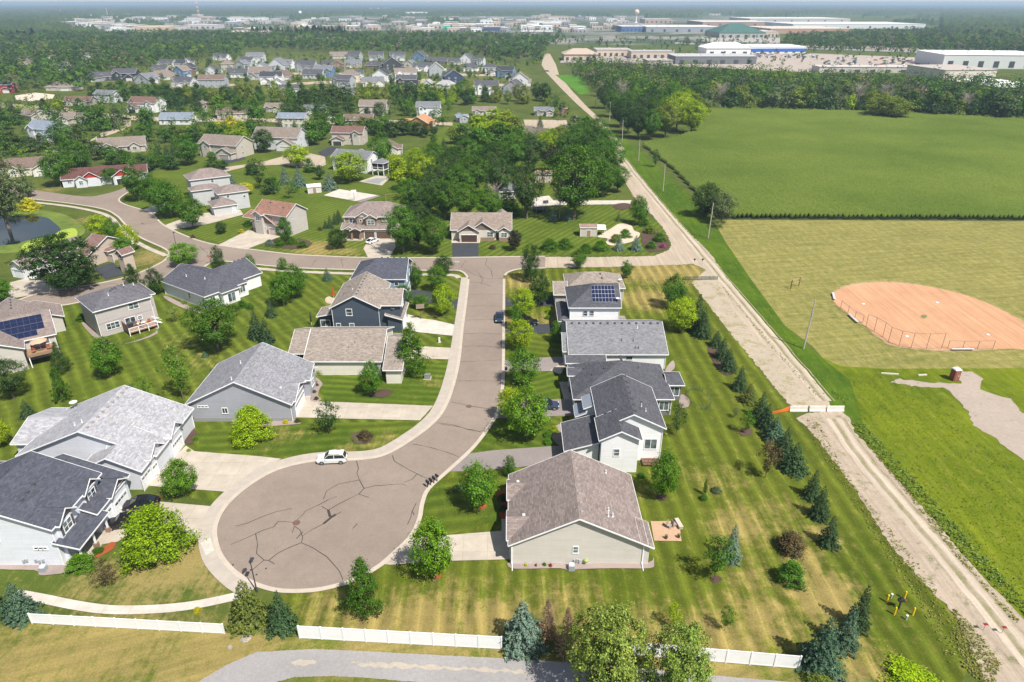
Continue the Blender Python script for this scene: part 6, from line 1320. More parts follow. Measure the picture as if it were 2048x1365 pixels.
# stop sign and street-name sign
def signpost(name, label, u, v, h=2.4):
    x, y = P(u, v); t = thing(name, label, 'sign', x, y, 0, 0); m = MB(); m.tube((0, 0, 0), (0, 0, h), .035, n=6); m.build('post', plain('post metal', (.35, .36, .36), .5), t); return t
def text(s, size, loc, rot, mat, parent, ext=.004):
    c = bpy.data.curves.new('lettering', 'FONT'); c.body = s; c.size = size; c.align_x = 'CENTER'; c.align_y = 'CENTER'; c.extrude = ext; c.materials.append(mat)
    tmp = bpy.data.objects.new('lettering', c); me = bpy.data.meshes.new_from_object(tmp); bpy.data.objects.remove(tmp)
    o = bpy.data.objects.new('lettering', me); link(o, parent); o.location = loc; o.rotation_euler = rot; return o
t = signpost('stop_sign', 'red stop sign at the side-street junction', 420, 530, 2.9); m = MB()
m.tube((0, -.05, 2.45), (0, -.07, 2.45), .42, n=8); o = m.build('sign_face', plain('sign red', (.5, .02, .02), .5), t); o.rotation_euler = (0, 0, 0); text('STOP', .3, (0, -.08, 2.45), (R(90), 0, 0), WHITE(), t)
m = MB(); m.box((0, 0, 3.0), (.9, .03, .22)); m.build('name_plate', plain('plate green', (.25, .5, .42), .5), t)
t = signpost('street_name_sign', 'pale street-name sign at the top left corner of the street', 915, 545, 2.8); m = MB(); m.box((0, 0, 2.85), (1.1, .03, .24)); m.build('name_plate', plain('plate pale', (.45, .6, .6), .5), t)
for lb, u in (('left', 1388), ('right', 1404)):
    t = signpost('marker_sign', '%s small dark diamond sign at the gravel corner' % lb, u, 530, 1.6); m = MB(); m.box((0, -.04, 1.5), (.5, .02, .5)); o = m.build('sign_face', plain('sign dark', (.05, .03, .03), .6), t); o.rotation_euler = (0, R(45), 0); o.location = (-1.06, 0, .44)
for lb, u, v in (('left', 1966, 1262), ('right', 2003, 1268)):
    t = signpost('marker_sign', '%s small dark red marker by the gravel track' % lb, u, v, 1.0); m = MB(); m.box((0, 0, 1.02), (.5, .3, .03)); m.build('sign_face', plain('sign maroon', (.25, .02, .03), .5), t)
# kerbside mailboxes
x, y = P(864, 972); mk = plain('mailbox black', (.03, .03, .035), .5)
for i in range(4):
    t = thing('mailbox', '%s black mailbox of the cluster on the cul-de-sac kerb' % ordn[i], 'mailbox', x - .55 + i * .4, y - .5 + i * .45, 0, R(40), 'kerbside mailboxes')
    m = MB(); m.box((0, 0, .5), (.1, .1, 1.0)); m.build('post', mk, t); m = MB(); m.box((0, 0, 1.1), (.32, .55, .2)); m.tube((0, -.275, 1.2), (0, .275, 1.2), .16, n=10); m.build('box', mk, t)
for (lb, u, v) in (('mailbox pair at the kerb below the yellow-green maples', 1012, 655), ('mailbox pair at the kerb beside the mid-green tree', 1012, 748)):
    x, y = P(u, v); t = thing('mailbox', 'dark ' + lb, 'mailbox', x, y, 0, 0); m = MB(); m.box((0, 0, .5), (.1, .1, 1.0)); m.build('post', mk, t)
    for k in (-1, 1): m = MB(); m.box((0, k * .25, 1.1), (.5, .28, .22)); m.build('box', mk, t)
def util(name, label, u, v, d, col, lid=True, rz=0):
    x, y = P(u, v); t = thing(name, label, 'utility box', x, y, 0, rz); m = MB(); m.box((0, 0, d[2] / 2), d, 0, 0, .94); m.build('cabinet', plain(name + 'c%.1f' % col[1], col, .5), t)
    m = MB(); m.box((0, 0, d[2] + .03), (d[0] * 1.02, d[1] * 1.02, .06)); m.build('lid', plain(name + 'l%.1f' % col[1], sc3(col, .85), .5), t)
    m = MB(); m.box((0, 0, .03), (d[0] + .3, d[1] + .3, .06)); m.build('pad', M_conc, t)
util('transformer_box', 'grey-green transformer box on the kerbside lawn', 855, 757, (1.1, .9, .8), (.2, .23, .2)); util('utility_pedestal', 'white utility pedestal on the grass between driveways', 879, 685, (.35, .3, 1.0), (.7, .7, .68)); util('utility_pedestal', 'pale pedestal beside the green maple on the rambler lawn', 922, 978, (.25, .25, .8), (.6, .62, .6))
# air-conditioner units
for lb, u, v in (('air conditioner against the beige rambler wall', 1143, 1139), ('air conditioner against the white porch house wall', 88, 1143)):
    x, y = P(u, v); t = thing('air_conditioner', 'grey ' + lb, 'air conditioner', x, y, 0, 0); m = MB(); m.box((0, 0, .4), (.75, .75, .75)); m.build('cabinet', plain('ac grey', (.3, .32, .35), .5), t)
    m = MB(); m.tube((0, 0, .78), (0, 0, .82), .32, n=16); m.build('fan_grille', plain('ac white', (.6, .62, .62), .5), t)
# manholes, drains
for lb, u, v in (('manhole cover in the middle of the cul-de-sac', 593, 1047), ('manhole cover where the street curves', 938, 814), ('manhole cover on the cross street bend', 285, 448)):
    x, y = P(u, v); t = thing('manhole_cover', 'round rusty ' + lb, 'manhole cover', x, y, 0, 0); m = MB(); m.tube((0, 0, Z(7) + .01), (0, 0, Z(7) + .03), .42, n=20); m.build('lid', plain('rust', (.16, .08, .06), .7), t); m = MB(); m.tube((0, 0, Z(7)), (0, 0, Z(7) + .02), .5, n=20); m.build('ring', plain('ring', (.1, .09, .08), .7), t)
# basketball hoops
for lb, u, v in (('basketball hoop at the edge of the white driveway', 842, 641), ('basketball hoop on the pale sport court', 709, 402), ('basketball hoop beside the trampoline', 1091, 424)):
    x, y = P(u, v); t = thing('basketball_hoop', 'free-standing ' + lb, 'basketball hoop', x, y, 0, R(15)); m = MB(); m.tube((0, .6, 0), (0, .6, 2.9), .06); m.beam((0, .6, 2.9), (0, .05, 3.2), .08, .08); m.build('pole', plain('hoop pole', (.06, .06, .07), .5), t)
    m = MB(); m.box((0, 0, 3.3), (1.8, .05, 1.05)); m.build('backboard', WHITE() if v < 500 else plain('board', (.25, .2, .16), .5), t); m = MB()
    for k in range(12): m.tube((.23 * math.cos(k * .524), -.3 + .23 * math.sin(k * .524), 3.0), (.23 * math.cos(k * .524 + .524), -.3 + .23 * math.sin(k * .524 + .524), 3.0), .015, n=4)
    m.build('rim', plain('rim orange', (.6, .15, .03), .5), t)
# utility poles
def pole(label, u, v, vt, lean=0.0, arm=False, col=(.24, .2, .16)):
    x, y = P(u, v); H = hgt(x, y, vt); t = thing('utility_pole', label, 'utility pole', x, y, 0, 0, 'utility poles along the dirt road'); t.rotation_euler = (0, lean, 0)
    m = MB(); m.tube((0, 0, 0), (0, 0, H), .17, .11, 8); m.build('pole', plain('pole wood %.2f' % col[0], col, .9), t)
    if arm:
        m = MB(); m.box((0, 0, H - .6), (2.2, .1, .12)); m.build('crossarm', plain('pole wood %.2f' % col[0], col, .9), t)
    m = MB(); m.tube((0, -.2, H * .68), (0, -.2, H * .76), .12, n=8); m.build('transformer', plain('can grey', (.4, .42, .43), .5), t)
    return x, y, H
pole('leaning grey utility pole beside the ball field', 1607, 698, 600, R(1.5), col=(.4, .36, .32)); pole('tan utility pole at the cornfield corner', 1416, 478, 406, R(1), col=(.4, .28, .15)); pole('utility pole by the corn, third from the road bend', 1326, 383, 330, R(-1), col=(.4, .37, .33))
pole('utility pole by the corn, second farther along the dirt road', 1277, 323, 279, R(-1), col=(.4, .37, .33)); pole('utility pole at the edge of the wood', 1244, 285, 240, R(-1), col=(.42, .4, .37)); pole('utility pole above the wood edge by the dirt road', 1219, 243, 205, R(0), col=(.42, .4, .37)); pole('utility pole with crossarm near the far end of the dirt road', 1191, 215, 188, 0, True)
# concrete barriers and orange netting
bm = plain('barrier concrete', (.62, .58, .52), .8, .2)
for i, (a, b) in enumerate((((1578, 822), (1614, 822)), ((1617, 822), (1650, 822)), ((1652, 822), (1687, 822)))):
    p, q = Vector(P(*a)), Vector(P(*b)); L = (q - p).length; t = thing('concrete_barrier', '%s pale concrete barrier across the track' % ('left', 'middle', 'right')[i], 'barrier', (p.x + q.x) / 2, p.y, 0, 0, 'barriers across the gravel track')
    m = MB(); pr = [(-.32, 0), (.32, 0), (.32, .12), (.14, .38), (.1, .95), (-.1, .95), (-.14, .38), (-.32, .12)]
    A = [(-L / 2 + .04, y_, z_) for y_, z_ in pr]; B = [(L / 2 - .04, y_, z_) for y_, z_ in pr]
    for k in range(8): m.poly([A[k], B[k], B[(k + 1) % 8], A[(k + 1) % 8]][::-1])
    m.poly(A); m.poly(B[::-1]); m.build('block', bm, t)
    for s in (-1, 1): m = MB(); m.box((s * L * .25, 0, .03), (.35, .7, .06)); m.build('foot', bm, t)
p, q = Vector(P(1544, 828)), Vector(P(1578, 822)); t = thing('orange_netting', 'sagging orange plastic netting tied to the left barrier', 'netting', p.x, p.y, 0, 0); d = q - p; on = plain('orange plastic', (.75, .16, .03), .6)
for j in range(5):
    m = MB()
    for k in range(6):
        a, b = d * (k / 6), d * ((k + 1) / 6); za, zb = (.1 + .18 * j) * (.35 + .65 * (k / 6) ** 2), (.1 + .18 * j) * (.35 + .65 * ((k + 1) / 6) ** 2); m.beam((a.x, a.y, za + .1), (b.x, b.y, zb + .1), .05, .12)
    m.build('net_band', on, t)
# gas valve guarded by yellow bollards
ym = plain('bollard yellow', (.72, .5, .02), .5)
for i, (u, v) in enumerate(((1773, 1205), (1808, 1190 + 8), (1788, 1230), (1825, 1231))):
    x, y = P(u, v); t = thing('bollard', 'yellow bollard, %s of the four round the black valve' % ('left', 'rear', 'front', 'right')[i], 'bollard', x, y, 0, 0, 'yellow bollards'); m = MB(); m.tube((0, 0, 0), (0, 0, 1.1), .11, n=12); m.build('post', ym, t); m = MB(); m.lathe((0, 0, 1.1), [(.115, 0), (.08, .07), (.01, .1)], 12); m.build('cap', ym, t)
for i, (u, v) in enumerate(((1782, 1197), (1812, 1240))):
    x, y = P(u, v); t = thing('marker_post', '%s short grey post beside the yellow bollards' % ('rear', 'front')[i], 'post', x, y, 0, 0); m = MB(); m.tube((0, 0, 0), (0, 0, .6), .09, n=10); m.build('post', plain('post grey', (.4, .42, .42), .6), t); m = MB(); m.tube((0, 0, .6), (0, 0, .68), .12, n=10); m.build('cap', WHITE(), t)
x, y = P(1797, 1218); t = thing('gas_valve', 'black valve stand inside the yellow bollards', 'valve', x, y, 0, 0); m = MB(); m.box((0, 0, .6), (.14, .14, 1.2)); m.build('stand', mk, t)
m = MB(); m.box((0, 0, 1.35), (.7, .35, .3)); m.build('actuator', mk, t); m = MB(); m.tube((.3, 0, 1.3), (.5, 0, 1.3), .16, n=10); m.build('dial', plain('dial red', (.3, .02, .02), .5), t); m = MB(); m.tube((-.15, 0, 1.5), (-.15, 0, 1.85), .12, n=10); m.build('bonnet', mk, t)
# portable toilet
x, y = P(1907, 760); t = thing('portable_toilet', 'brown portable toilet with a white roof at the gravel lot', 'portable toilet', x, y, 0, R(8)); bm_ = plain('toilet brown', (.22, .07, .045), .5)
m = MB(); m.box((0, 0, 1.1), (1.15, 1.15, 2.2)); m.build('cabin', bm_, t); m = MB(); m.box((0, 0, 2.3), (1.25, 1.25, .2), 0, 0, .8); m.build('roof', WHITE(), t); m = MB(); m.box((0, -.6, 1.05), (.7, .05, 1.9)); d_ = m.build('door', plain('toilet door', (.27, .1, .07), .5), t); m = MB(); m.box((.2, -.65, 1.1), (.1, .05, .2)); m.build('handle', WHITE(), d_)
for i, (a, b) in enumerate((((1762, 748), (1797, 750)), ((1836, 752), (1853, 751)))):
    p, q = Vector(P(*a)), Vector(P(*b)); t = thing('timber_beam', '%s pale timber beam lying in the meadow grass' % ('longer', 'shorter')[i], 'timber', p.x, p.y, 0, 0); d = q - p; m = MB(); m.beam((0, 0, .25), (d.x, d.y, .25), .25, .25); m.build('beam', plain('pale timber', (.55, .5, .42), .8), t)
# ball field
cm = plain('galvanised', (.2, .17, .17), .5)
def chain(label, pts, h):
    P_ = [Vector(P(*q)) for q in pts]; o = P_[0]; t = thing('chain_link_fence', label, 'fence', o.x, o.y, 0, 0, 'ball field fences')
    for k, p in enumerate(P_):
        d = p - o; m = MB(); m.tube((d.x, d.y, 0), (d.x, d.y, h if not isinstance(h, list) else h[k]), .05, n=6); m.build('post', cm, t)
    for k, (p, q) in enumerate(zip(P_, P_[1:])):
        a, b = p - o, q - o; h0, h1 = (h, h) if not isinstance(h, list) else (h[k], h[k + 1]); m = MB(); m.beam((a.x, a.y, h0), (b.x, b.y, h1), .05, .05); m.beam((a.x, a.y, .1), (b.x, b.y, .1), .04, .04)
        L = (b - a).length; n_ = int(L / .28)
        for j in range(n_):
            f = j / n_; c = a.lerp(b, f); hh = h0 + (h1 - h0) * f
            for s in (1, -1):
                e = min(1, max(0, f + s * hh / L)); z1 = hh if 0 < f + s * hh / L < 1 else (abs(e - f) * L); c2 = a.lerp(b, e); w_ = .010
                m.poly([(c.x, c.y, .05), (c.x + w_, c.y + w_, .05), (c2.x + w_, c2.y + w_, z1), (c2.x, c2.y, z1)])
        m.build('mesh_panel', cm, t)
zf = lambda x, y: (1350 + x / 2.904, 480 + y / 2.904)
chain('tall chain-link backstop curving behind home plate', [zf(1108, 505), zf(1155, 533), zf(1205, 567), zf(1238, 595), zf(1300, 618), zf(1370, 630), zf(1458, 635), zf(1547, 632)], [2.9, 3.2, 3.4, 3.4, 3.4, 3.4, 3.4, 3.4])
chain('low chain-link fence along the left side of the infield', [zf(962, 395), zf(1003, 428), zf(1043, 460), zf(1088, 485)], 1.8)
chain('low chain-link fence along the right side of the infield', [zf(1582, 635), zf(1668, 638), zf(1755, 637), zf(1845, 635)], 1.9)
for i, (a, b) in enumerate(((zf(915, 315), zf(925, 355)), (zf(1008, 440), zf(1060, 488)), (zf(1605, 645), zf(1733, 645)))):
    p, q = Vector(P(*a)), Vector(P(*b)); d = q - p; t = thing('player_bench', '%s long grey players bench at the infield edge' % ('upper left', 'left', 'lower right')[i], 'bench', p.x, p.y, 0, 0, 'players benches'); m = MB(); m.beam((0, 0, .48), (d.x, d.y, .48), .5, .06); m.build('seat', plain('aluminium', (.5, .5, .5), .4), t)
    for f in (.1, .9): m = MB(); m.box((d.x * f, d.y * f, .21), (.12, .3, .42)); m.build('leg', cm, t)
for i, (u, v) in enumerate((zf(1094, 374), zf(1523, 366), zf(1818, 553), zf(1347, 563))):
    x, y = P(u, v); t = thing('base_plate', 'white base on the clay infield, %s' % ('left one', 'far one', 'right one', 'home plate near the backstop')[i], 'base', x, y, Z(5), 0); m = MB(); m.box((0, 0, .04), (.55, .55, .07)); m.build('bag', WHITE(), t)
    m = MB(); m.box((0, 0, .005), (.62, .62, .02)); m.build('anchor', cm, t)
bed([zf(1425, 446), zf(1445, 436), zf(1465, 446), zf(1445, 460)], plain('mound mat green', (.16, .18, .07)), 7, 'pitching_mat')
x, y = P(*zf(695, 278)); t = thing('frame_sign', 'rusty open sign frame standing on the mown field', 'sign frame', x, y, 0, R(35)); rb = plain('rust brown', (.2, .08, .05), .8)
for s in (-1.6, 1.6): m = MB(); m.box((s, 0, 1.2), (.16, .16, 2.4)); m.build('post', rb, t)
for z in (1.3, 2.2): m = MB(); m.box((0, 0, z), (3.2, .06, .14)); m.build('rail', plain('tan rail', (.4, .28, .18)), t)
# green silt fence
p, q = Vector(P(1370, 561)), Vector(P(1435, 560)); d = q - p; t = thing('silt_fence', 'low dark green mesh fence across the gravel corner', 'fence', p.x, p.y, 0, 0); gm = plain('mesh green', (.06, .1, .08), .8)
for k in range(9): m = MB(); m.box((d.x * k / 8, d.y * k / 8, .55), (.06, .06, 1.1)); m.build('post', gm, t)
for k in range(8):
    m = MB()
    for z in (.2, .4, .6, .8, .98): m.beam((d.x * k / 8, d.y * k / 8, z), (d.x * (k + 1) / 8, d.y * (k + 1) / 8, z), .02, .04)
    for j in range(12): f = (k + j / 12) / 8; m.box((d.x * f, d.y * f, .5), (.03, .02, .98))
    m.build('mesh_panel', gm, t)
# low green garden mesh ring on the east lawn
x, y = P(1398, 800); t = thing('garden_fence', 'low green wire enclosure on the lawn by the hip-roofed house', 'fence', x, y, 0, 0)
for k in range(14):
    a, b = k * .45, (k + 1) * .45; m = MB()
    for z in (.25, .5, .75): m.beam((2 * math.cos(a), 3.4 * math.sin(a), z), (2 * math.cos(b), 3.4 * math.sin(b), z), .02, .03)
    m.box((2 * math.cos(a), 3.4 * math.sin(a), .4), (.05, .05, .8)); m.build('mesh_panel', gm, t)
# patio umbrella, furniture
def chair(label, x, y, z, rz, col, parent=None, group='deck chairs'):
    t = thing('patio_chair', label, 'chair', x, y, z, rz, group); c = plain('chair %.2f' % (col[0] + col[1]), col, .7)
    m = MB(); m.box((0, 0, .42), (.55, .55, .07)); m.build('seat', c, t); m = MB(); m.box((0, .27, .75), (.55, .06, .65)); m.build('backrest', c, t)
    for a in (-.23, .23):
        for b in (-.23, .23): m = MB(); m.box((a, b, .2), (.05, .05, .4)); m.build('leg', c, t)
def on(hs, p): ca, sa = math.cos(hs.ang), math.sin(hs.ang); return hs.x + p[0] * ca - p[1] * sa, hs.y + p[0] * sa + p[1] * ca
x, y = on(HU, H13D); t = thing('patio_umbrella', 'tan patio umbrella open over the left deck', 'umbrella', x, y, H13D[2], 0); m = MB(); m.tube((0, 0, 0), (0, 0, 2.5), .04); m.build('pole', WHITE(), t)
m = MB(); pr = [(1.5 * math.cos(k * .785), 1.5 * math.sin(k * .785), 1.95) for k in range(8)]
for k in range(8): m.poly([pr[k], pr[(k + 1) % 8], (0, 0, 2.55)])
m.build('canopy', plain('tan canvas', (.5, .33, .23), .9), t)
for i, (dx, dy) in enumerate(((-1.2, -.6), (1.3, -.5), (1.2, .9), (-1.1, 1))):
    x, y = on(HU, (H13D[0] + dx, H13D[1] + dy)); chair('red-brown chair under the tan umbrella, %s' % ('nearest left', 'nearest right', 'rear right', 'rear left')[i], x, y, 2.4, i, (.3, .1, .06))
x, y = on(HU, (1.2, 2.5)); 
ax0, ax1, ay = H14D
for i, (fx, dy) in enumerate(((.38, -1.2), (.5, -2.7), (.64, -1.0), (.85, -1.4), (.7, -2.8))):
    x, y = on(H14, (ax0 + (ax1 - ax0) * fx, ay + dy)); chair('chair on the white-railed deck, %s' % ('by the grill', 'front left', 'behind the table', 'far right', 'front right')[i], x, y, .8, i * 1.3, (.22, .13, .1) if i != 3 else (.35, .1, .05))
x, y = on(H14, (ax0 + (ax1 - ax0) * .55, ay - 1.9)); t = thing('patio_table', 'pale table on the white-railed deck', 'table', x, y, .8, H14.ang); m = MB(); m.box((0, 0, .72), (1.7, .9, .05)); m.build('table_top', plain('table top', (.6, .55, .5)), t)
for a in (-.7, .7):
    for b in (-.35, .35): m = MB(); m.box((a, b, .35), (.06, .06, .7)); m.build('leg', mk, t)
x, y = on(H14, (ax0 + (ax1 - ax0) * .18, ay - 1.3)); t = thing('barbecue_grill', 'black covered grill on the white-railed deck', 'grill', x, y, .8, H14.ang); m = MB(); m.box((0, 0, .5), (1.2, .6, .9)); m.build('cabinet', mk, t); m = MB(); m.tube((-.5, 0, .98), (.5, 0, .98), .28, n=10); m.build('lid', mk, t)
for i, (u, v, rz) in enumerate(((1347, 1054, 2), (1338, 1057, 1))): x, y = P(u, v); chair('%s sling chair on the brick patio' % ('right', 'left')[i], x, y, .1, rz, (.3, .27, .24), group='brick patio chairs')
x, y = P(1357, 1052); t = thing('storage_bench', 'tan storage bench at the end of the brick patio', 'bench', x, y, .1, R(-80)); m = MB(); m.box((0, 0, .22), (1.7, .5, .42)); m.build('box', plain('bench tan', (.4, .34, .27)), t); m = MB(); m.box((0, 0, .46), (1.76, .56, .05)); m.build('lid', plain('bench lid', (.5, .44, .36)), t)
for lb, u, v in (('left pot plant on the brick patio', 1332, 1079), ('right pot plant on the brick patio', 1357, 1077)):
    x, y = P(u, v); t = thing('pot_plant', lb, 'pot plant', x, y, .1, 0); m = MB(); m.lathe((0, 0, 0), [(.14, 0), (.2, .3), (.17, .3)], 10); m.build('pot', plain('pot dark', (.1, .06, .05)), t)
    V, F = broad(77, 20, 14, .07, 'round', .0, .12); o = bpy.data.objects.new('foliage', np_mesh('foliage', V, F, M_leaf)); link(o, t); o.location = (0, 0, .22); o.scale = (.5, .5, .5); o.color = (.08, .1, .03, 1)
x, y = P(668, 597); t = thing('closed_umbrella', 'folded red umbrella beside the slate-blue house', 'umbrella', x, y, 0, 0); m = MB(); m.tube((0, 0, 0), (0, 0, 1.2), .04); m.build('pole', WHITE(), t); m = MB(); m.tube((0, 0, .8), (0, 0, 3.0), .28, .05, 8); m.build('canopy', plain('red canvas', (.55, .05, .03)), t)
x, y = P(623, 650); t = thing('closed_umbrella', 'folded black umbrella at the slate-blue porch', 'umbrella', x, y, 0, 0); m = MB(); m.tube((0, 0, 0), (0, 0, 1.2), .04); m.build('pole', WHITE(), t); m = MB(); m.tube((0, 0, .8), (0, 0, 2.9), .25, .05, 8); m.build('canopy', mk, t)
# white shed, canopy shed, trampoline, swings
def shed(label, u, v, w, d, h, rz, wc, rc, pitch=.4, name='garden_shed', doorc=(.3, .2, .14)):
    x, y = P(u, v); H_ = House(label, (x, y), rz, wc, rc, name=name, cat='shed'); A = H_.wing(-w / 2, 0, w / 2, d, h, ax='x', pitch=pitch, o=.2); H_.door(A, 'S', .5, doorc, 1.2, 1.9, 0); H_.finish(); return H_
hs = shed('small white shed with grey door between the blue spruces', 630, 387, 5.0, 3.6, 2.4, 22, (.6, .58, .55), (.65, .68, .68)); shed('garden shed with brown lean-to roof beside the gravel patio', 1177, 474, 5.2, 3.6, 2.8, 0, (.55, .5, .44), (.28, .2, .17), .35)
shed('shed with pink-brown roof beyond the tall trees', 1087, 366, 6.5, 4.5, 3.2, 0, (.5, .45, .4), (.33, .22, .19), .5); shed('brown shed beside the culdesac house in the distance', 1124, 226, 7, 4, 2.6, 0, (.28, .14, .1), (.3, .12, .09), .3)
x, y = P(1196, 470); t = thing('patio_canopy', 'white canvas canopy beside the garden shed', 'canopy', x, y, 0, 0); m = MB(); m.poly([(-1.6, -1.6, 2.2), (2.2, -1.4, 2.0), (2.2, 1.6, 2.6), (-1.6, 1.6, 2.7)]); m.poly([(-1.6, -1.6, 2.16), (-1.6, 1.6, 2.66), (2.2, 1.6, 2.56), (2.2, -1.4, 1.96)]); m.build('cover', WHITE(), t)
for a, b in ((-1.5, -1.5), (2.1, -1.3), (2.1, 1.5), (-1.5, 1.5)): m = MB(); m.tube((a, b, 0), (a, b, 2.2), .04); m.build('post', WHITE(), t)
x, y = P(1079, 422); t = thing('trampoline', 'round black trampoline on the lawn by the pale driveway', 'trampoline', x, y, 0, 0); m = MB(); m.tube((0, 0, .85), (0, 0, .92), 2.2, n=24); m.build('mat', mk, t)
for k in range(6): a = k * 1.047; m = MB(); m.tube((2.2 * math.cos(a), 2.2 * math.sin(a), 0), (2.2 * math.cos(a), 2.2 * math.sin(a), 2.7), .035, n=6); m.build('leg', plain('can grey', (.4, .42, .43), .5), t)
for lb, u, v in (('wooden swing set among the trees by the pool', 783, 402), ('green playset under the tall trees', 1008, 362)):
    x, y = P(u, v); t = thing('swing_set', lb, 'swing set', x, y, 0, R(20)); wd = plain('swing wood', (.28, .18, .11))
    m = MB(); m.beam((-2, 0, 2.5), (2, 0, 2.5), .12, .12); m.build('beam', wd, t)
    for a in (-2, 2):
        for b in (-1, 1): m = MB(); m.beam((a, b, 0), (a, 0, 2.5), .1, .1); m.build('leg', wd, t)
    for a in (-.8, .8): m = MB(); m.box((a, 0, .5), (.5, .2, .04)); m.box((a - .2, 0, 1.5), (.02, .02, 2)); m.box((a + .2, 0, 1.5), (.02, .02, 2)); m.build('swing', mk, t)
for i, (u, v) in enumerate(((492, 1278), (460, 1296))):
    x, y = P(u, v); t = thing('boulder', '%s pale rock in the rough grass below the spruces' % ('larger', 'smaller')[i], 'rock', x, y, 0, i); m = MB(); r = (.6, .3)[i]; m.lathe((0, 0, 0), [(r, 0), (r * 1.05, .1), (r * .7, .28), (r * .2, .34)], 7); o = m.build('stone', plain('rock pale', (.3, .27, .22), .9, var=.2, scale=4), t)
# ------------------------------------------------------------------ cornfield
def inpoly(c, q):
    ins = np.zeros(len(c), bool); j = len(q) - 1
    for i in range(len(q)):
        yi, yj, xi, xj = q[i, 1], q[j, 1], q[i, 0], q[j, 0]
        ins ^= ((yi > c[:, 1]) != (yj > c[:, 1])) & (c[:, 0] < (xj - xi) * (c[:, 1] - yi) / (yj - yi + 1e-9) + xi); j = i
    return ins
cornq = np.array(pxs((1283, 291), (1345, 340), (1400, 398), (1440, 440), (2320, 444), (2200, 250), (2048, 245), (1860, 232), (1600, 224), (1400, 222), (1395, 262), (1340, 285)))
rs = np.random.RandomState(8); VV, FF, k0 = [], [], 0
dirv = np.array([P(1528, 405, 2)[0] - P(1313, 293, 2)[0], P(1528, 405, 2)[1] - P(1313, 293, 2)[1]]); dirv /= np.linalg.norm(dirv); nv = np.array([-dirv[1], dirv[0]])
org = cornq.mean(0)
for i in range(-235, 235):
    s = np.arange(-330, 330, 1.1); wob = 1.5 * np.sin(s * .012 + 1)
    L = org + s[:, None] * dirv + (i * 1.5 + wob)[:, None] * nv; ins = inpoly(L, cornq)
    if ins.sum() < 3: continue
    h = 2.1 + rs.uniform(-.15, .15, len(s)); w = rs.uniform(.52, .62, len(s)); off = rs.uniform(-.08, .08, len(s))
    a = np.column_stack([L - nv * w[:, None], np.full(len(s), .7)]); b = np.column_stack([L + nv * off[:, None], h]); c = np.column_stack([L + nv * w[:, None], np.full(len(s), .7)])
    a[:, 2] += rs.uniform(0, .3, len(s)); st_ = np.concatenate([a, b, c]); n_ = len(s); VV.append(st_)
    idx = np.where(ins[:-1] & ins[1:])[0]
    FF.append(np.stack([k0 + idx, k0 + idx + 1, k0 + n_ + idx + 1, k0 + n_ + idx], 1)); FF.append(np.stack([k0 + n_ + idx, k0 + n_ + idx + 1, k0 + 2 * n_ + idx + 1, k0 + 2 * n_ + idx], 1)); k0 += 3 * n_
m, n, b = new_mat('corn leaves'); pos = nd(n, "ShaderNodeNewGeometry").outputs['Position']
c = mix(n, mrange(n, noise(n, pos, .018, 4, .6), .35, .65, 0, 1), (.078, .125, .015), (.122, .168, .026)); c = mix(n, 1.0, c, ramp(n, noise(n, pos, 1.1, 5, .9), .3, .7, (.62, .66, .6), (1.4, 1.36, 1.25)), 'MULTIPLY'); n.links.new(c, b.inputs['Base Color']); b.inputs['Roughness'].default_value = .8
me = np_mesh('cornfield', np.concatenate(VV), np.concatenate(FF), m); tag(link(bpy.data.objects.new('cornfield', me)), 'green maize field in dense rows beyond the dirt road', 'maize', None, 'stuff')
sheet('field_soil', [tuple(q) for q in cornq], Z(2), plain('dark soil', (.05, .07, .025), .95))  # one even dark olive soil colour under the corn rows
# ------------------------------------------------------------------ woods
def leafcol(name, col, tr=.25, lo=.85, hi=1.14):
    m = bpy.data.materials.new(name); m.use_nodes = True; n = m.node_tree; n.nodes.clear(); out = n.nodes.new('ShaderNodeOutputMaterial'); geo = nd(n, 'ShaderNodeNewGeometry')
    c = mix(n, 1.0, ramp(n, geo.outputs['Random Per Island'], 0, 1, (lo,) * 3, (hi, hi, hi * .85)), col, 'MULTIPLY'); c = mix(n, 1.0, c, ramp(n, noise(n, geo.outputs['Position'], .12, 3), .3, .7, (.7, .78, .8), (1.3, 1.2, 1.0)), 'MULTIPLY')
    d = nd(n, 'ShaderNodeBsdfDiffuse'); t = nd(n, 'ShaderNodeBsdfTranslucent'); n.links.new(c, d.inputs[0]); n.links.new(c, t.inputs[0]); a = nd(n, 'ShaderNodeMixShader'); a.inputs[0].default_value = tr
    n.links.new(d.outputs[0], a.inputs[1]); n.links.new(t.outputs[0], a.inputs[2]); n.links.new(a.outputs[0], out.inputs[0]); return m
WM = [leafcol('wood dark', (.05, .105, .024)), leafcol('wood green', (.075, .16, .024)), leafcol('wood olive', (.15, .225, .025)), leafcol('wood blue green', (.055, .095, .045)), leafcol('wood grey', (.17, .15, .12)), leafcol('wood bright', (.11, .20, .025))]
def fill(poly, spacing, seed):
    """jittered grid of ground points inside a pixel outline"""
    q = np.array(pxs(*poly)); rs = np.random.RandomState(seed); lo, hi = q.min(0), q.max(0)
    gx, gy = np.meshgrid(np.arange(lo[0], hi[0], spacing), np.arange(lo[1], hi[1], spacing)); c = np.stack([gx.ravel(), gy.ravel()], 1); c += rs.uniform(-.42, .42, c.shape) * spacing
    return c[inpoly(c, q)]
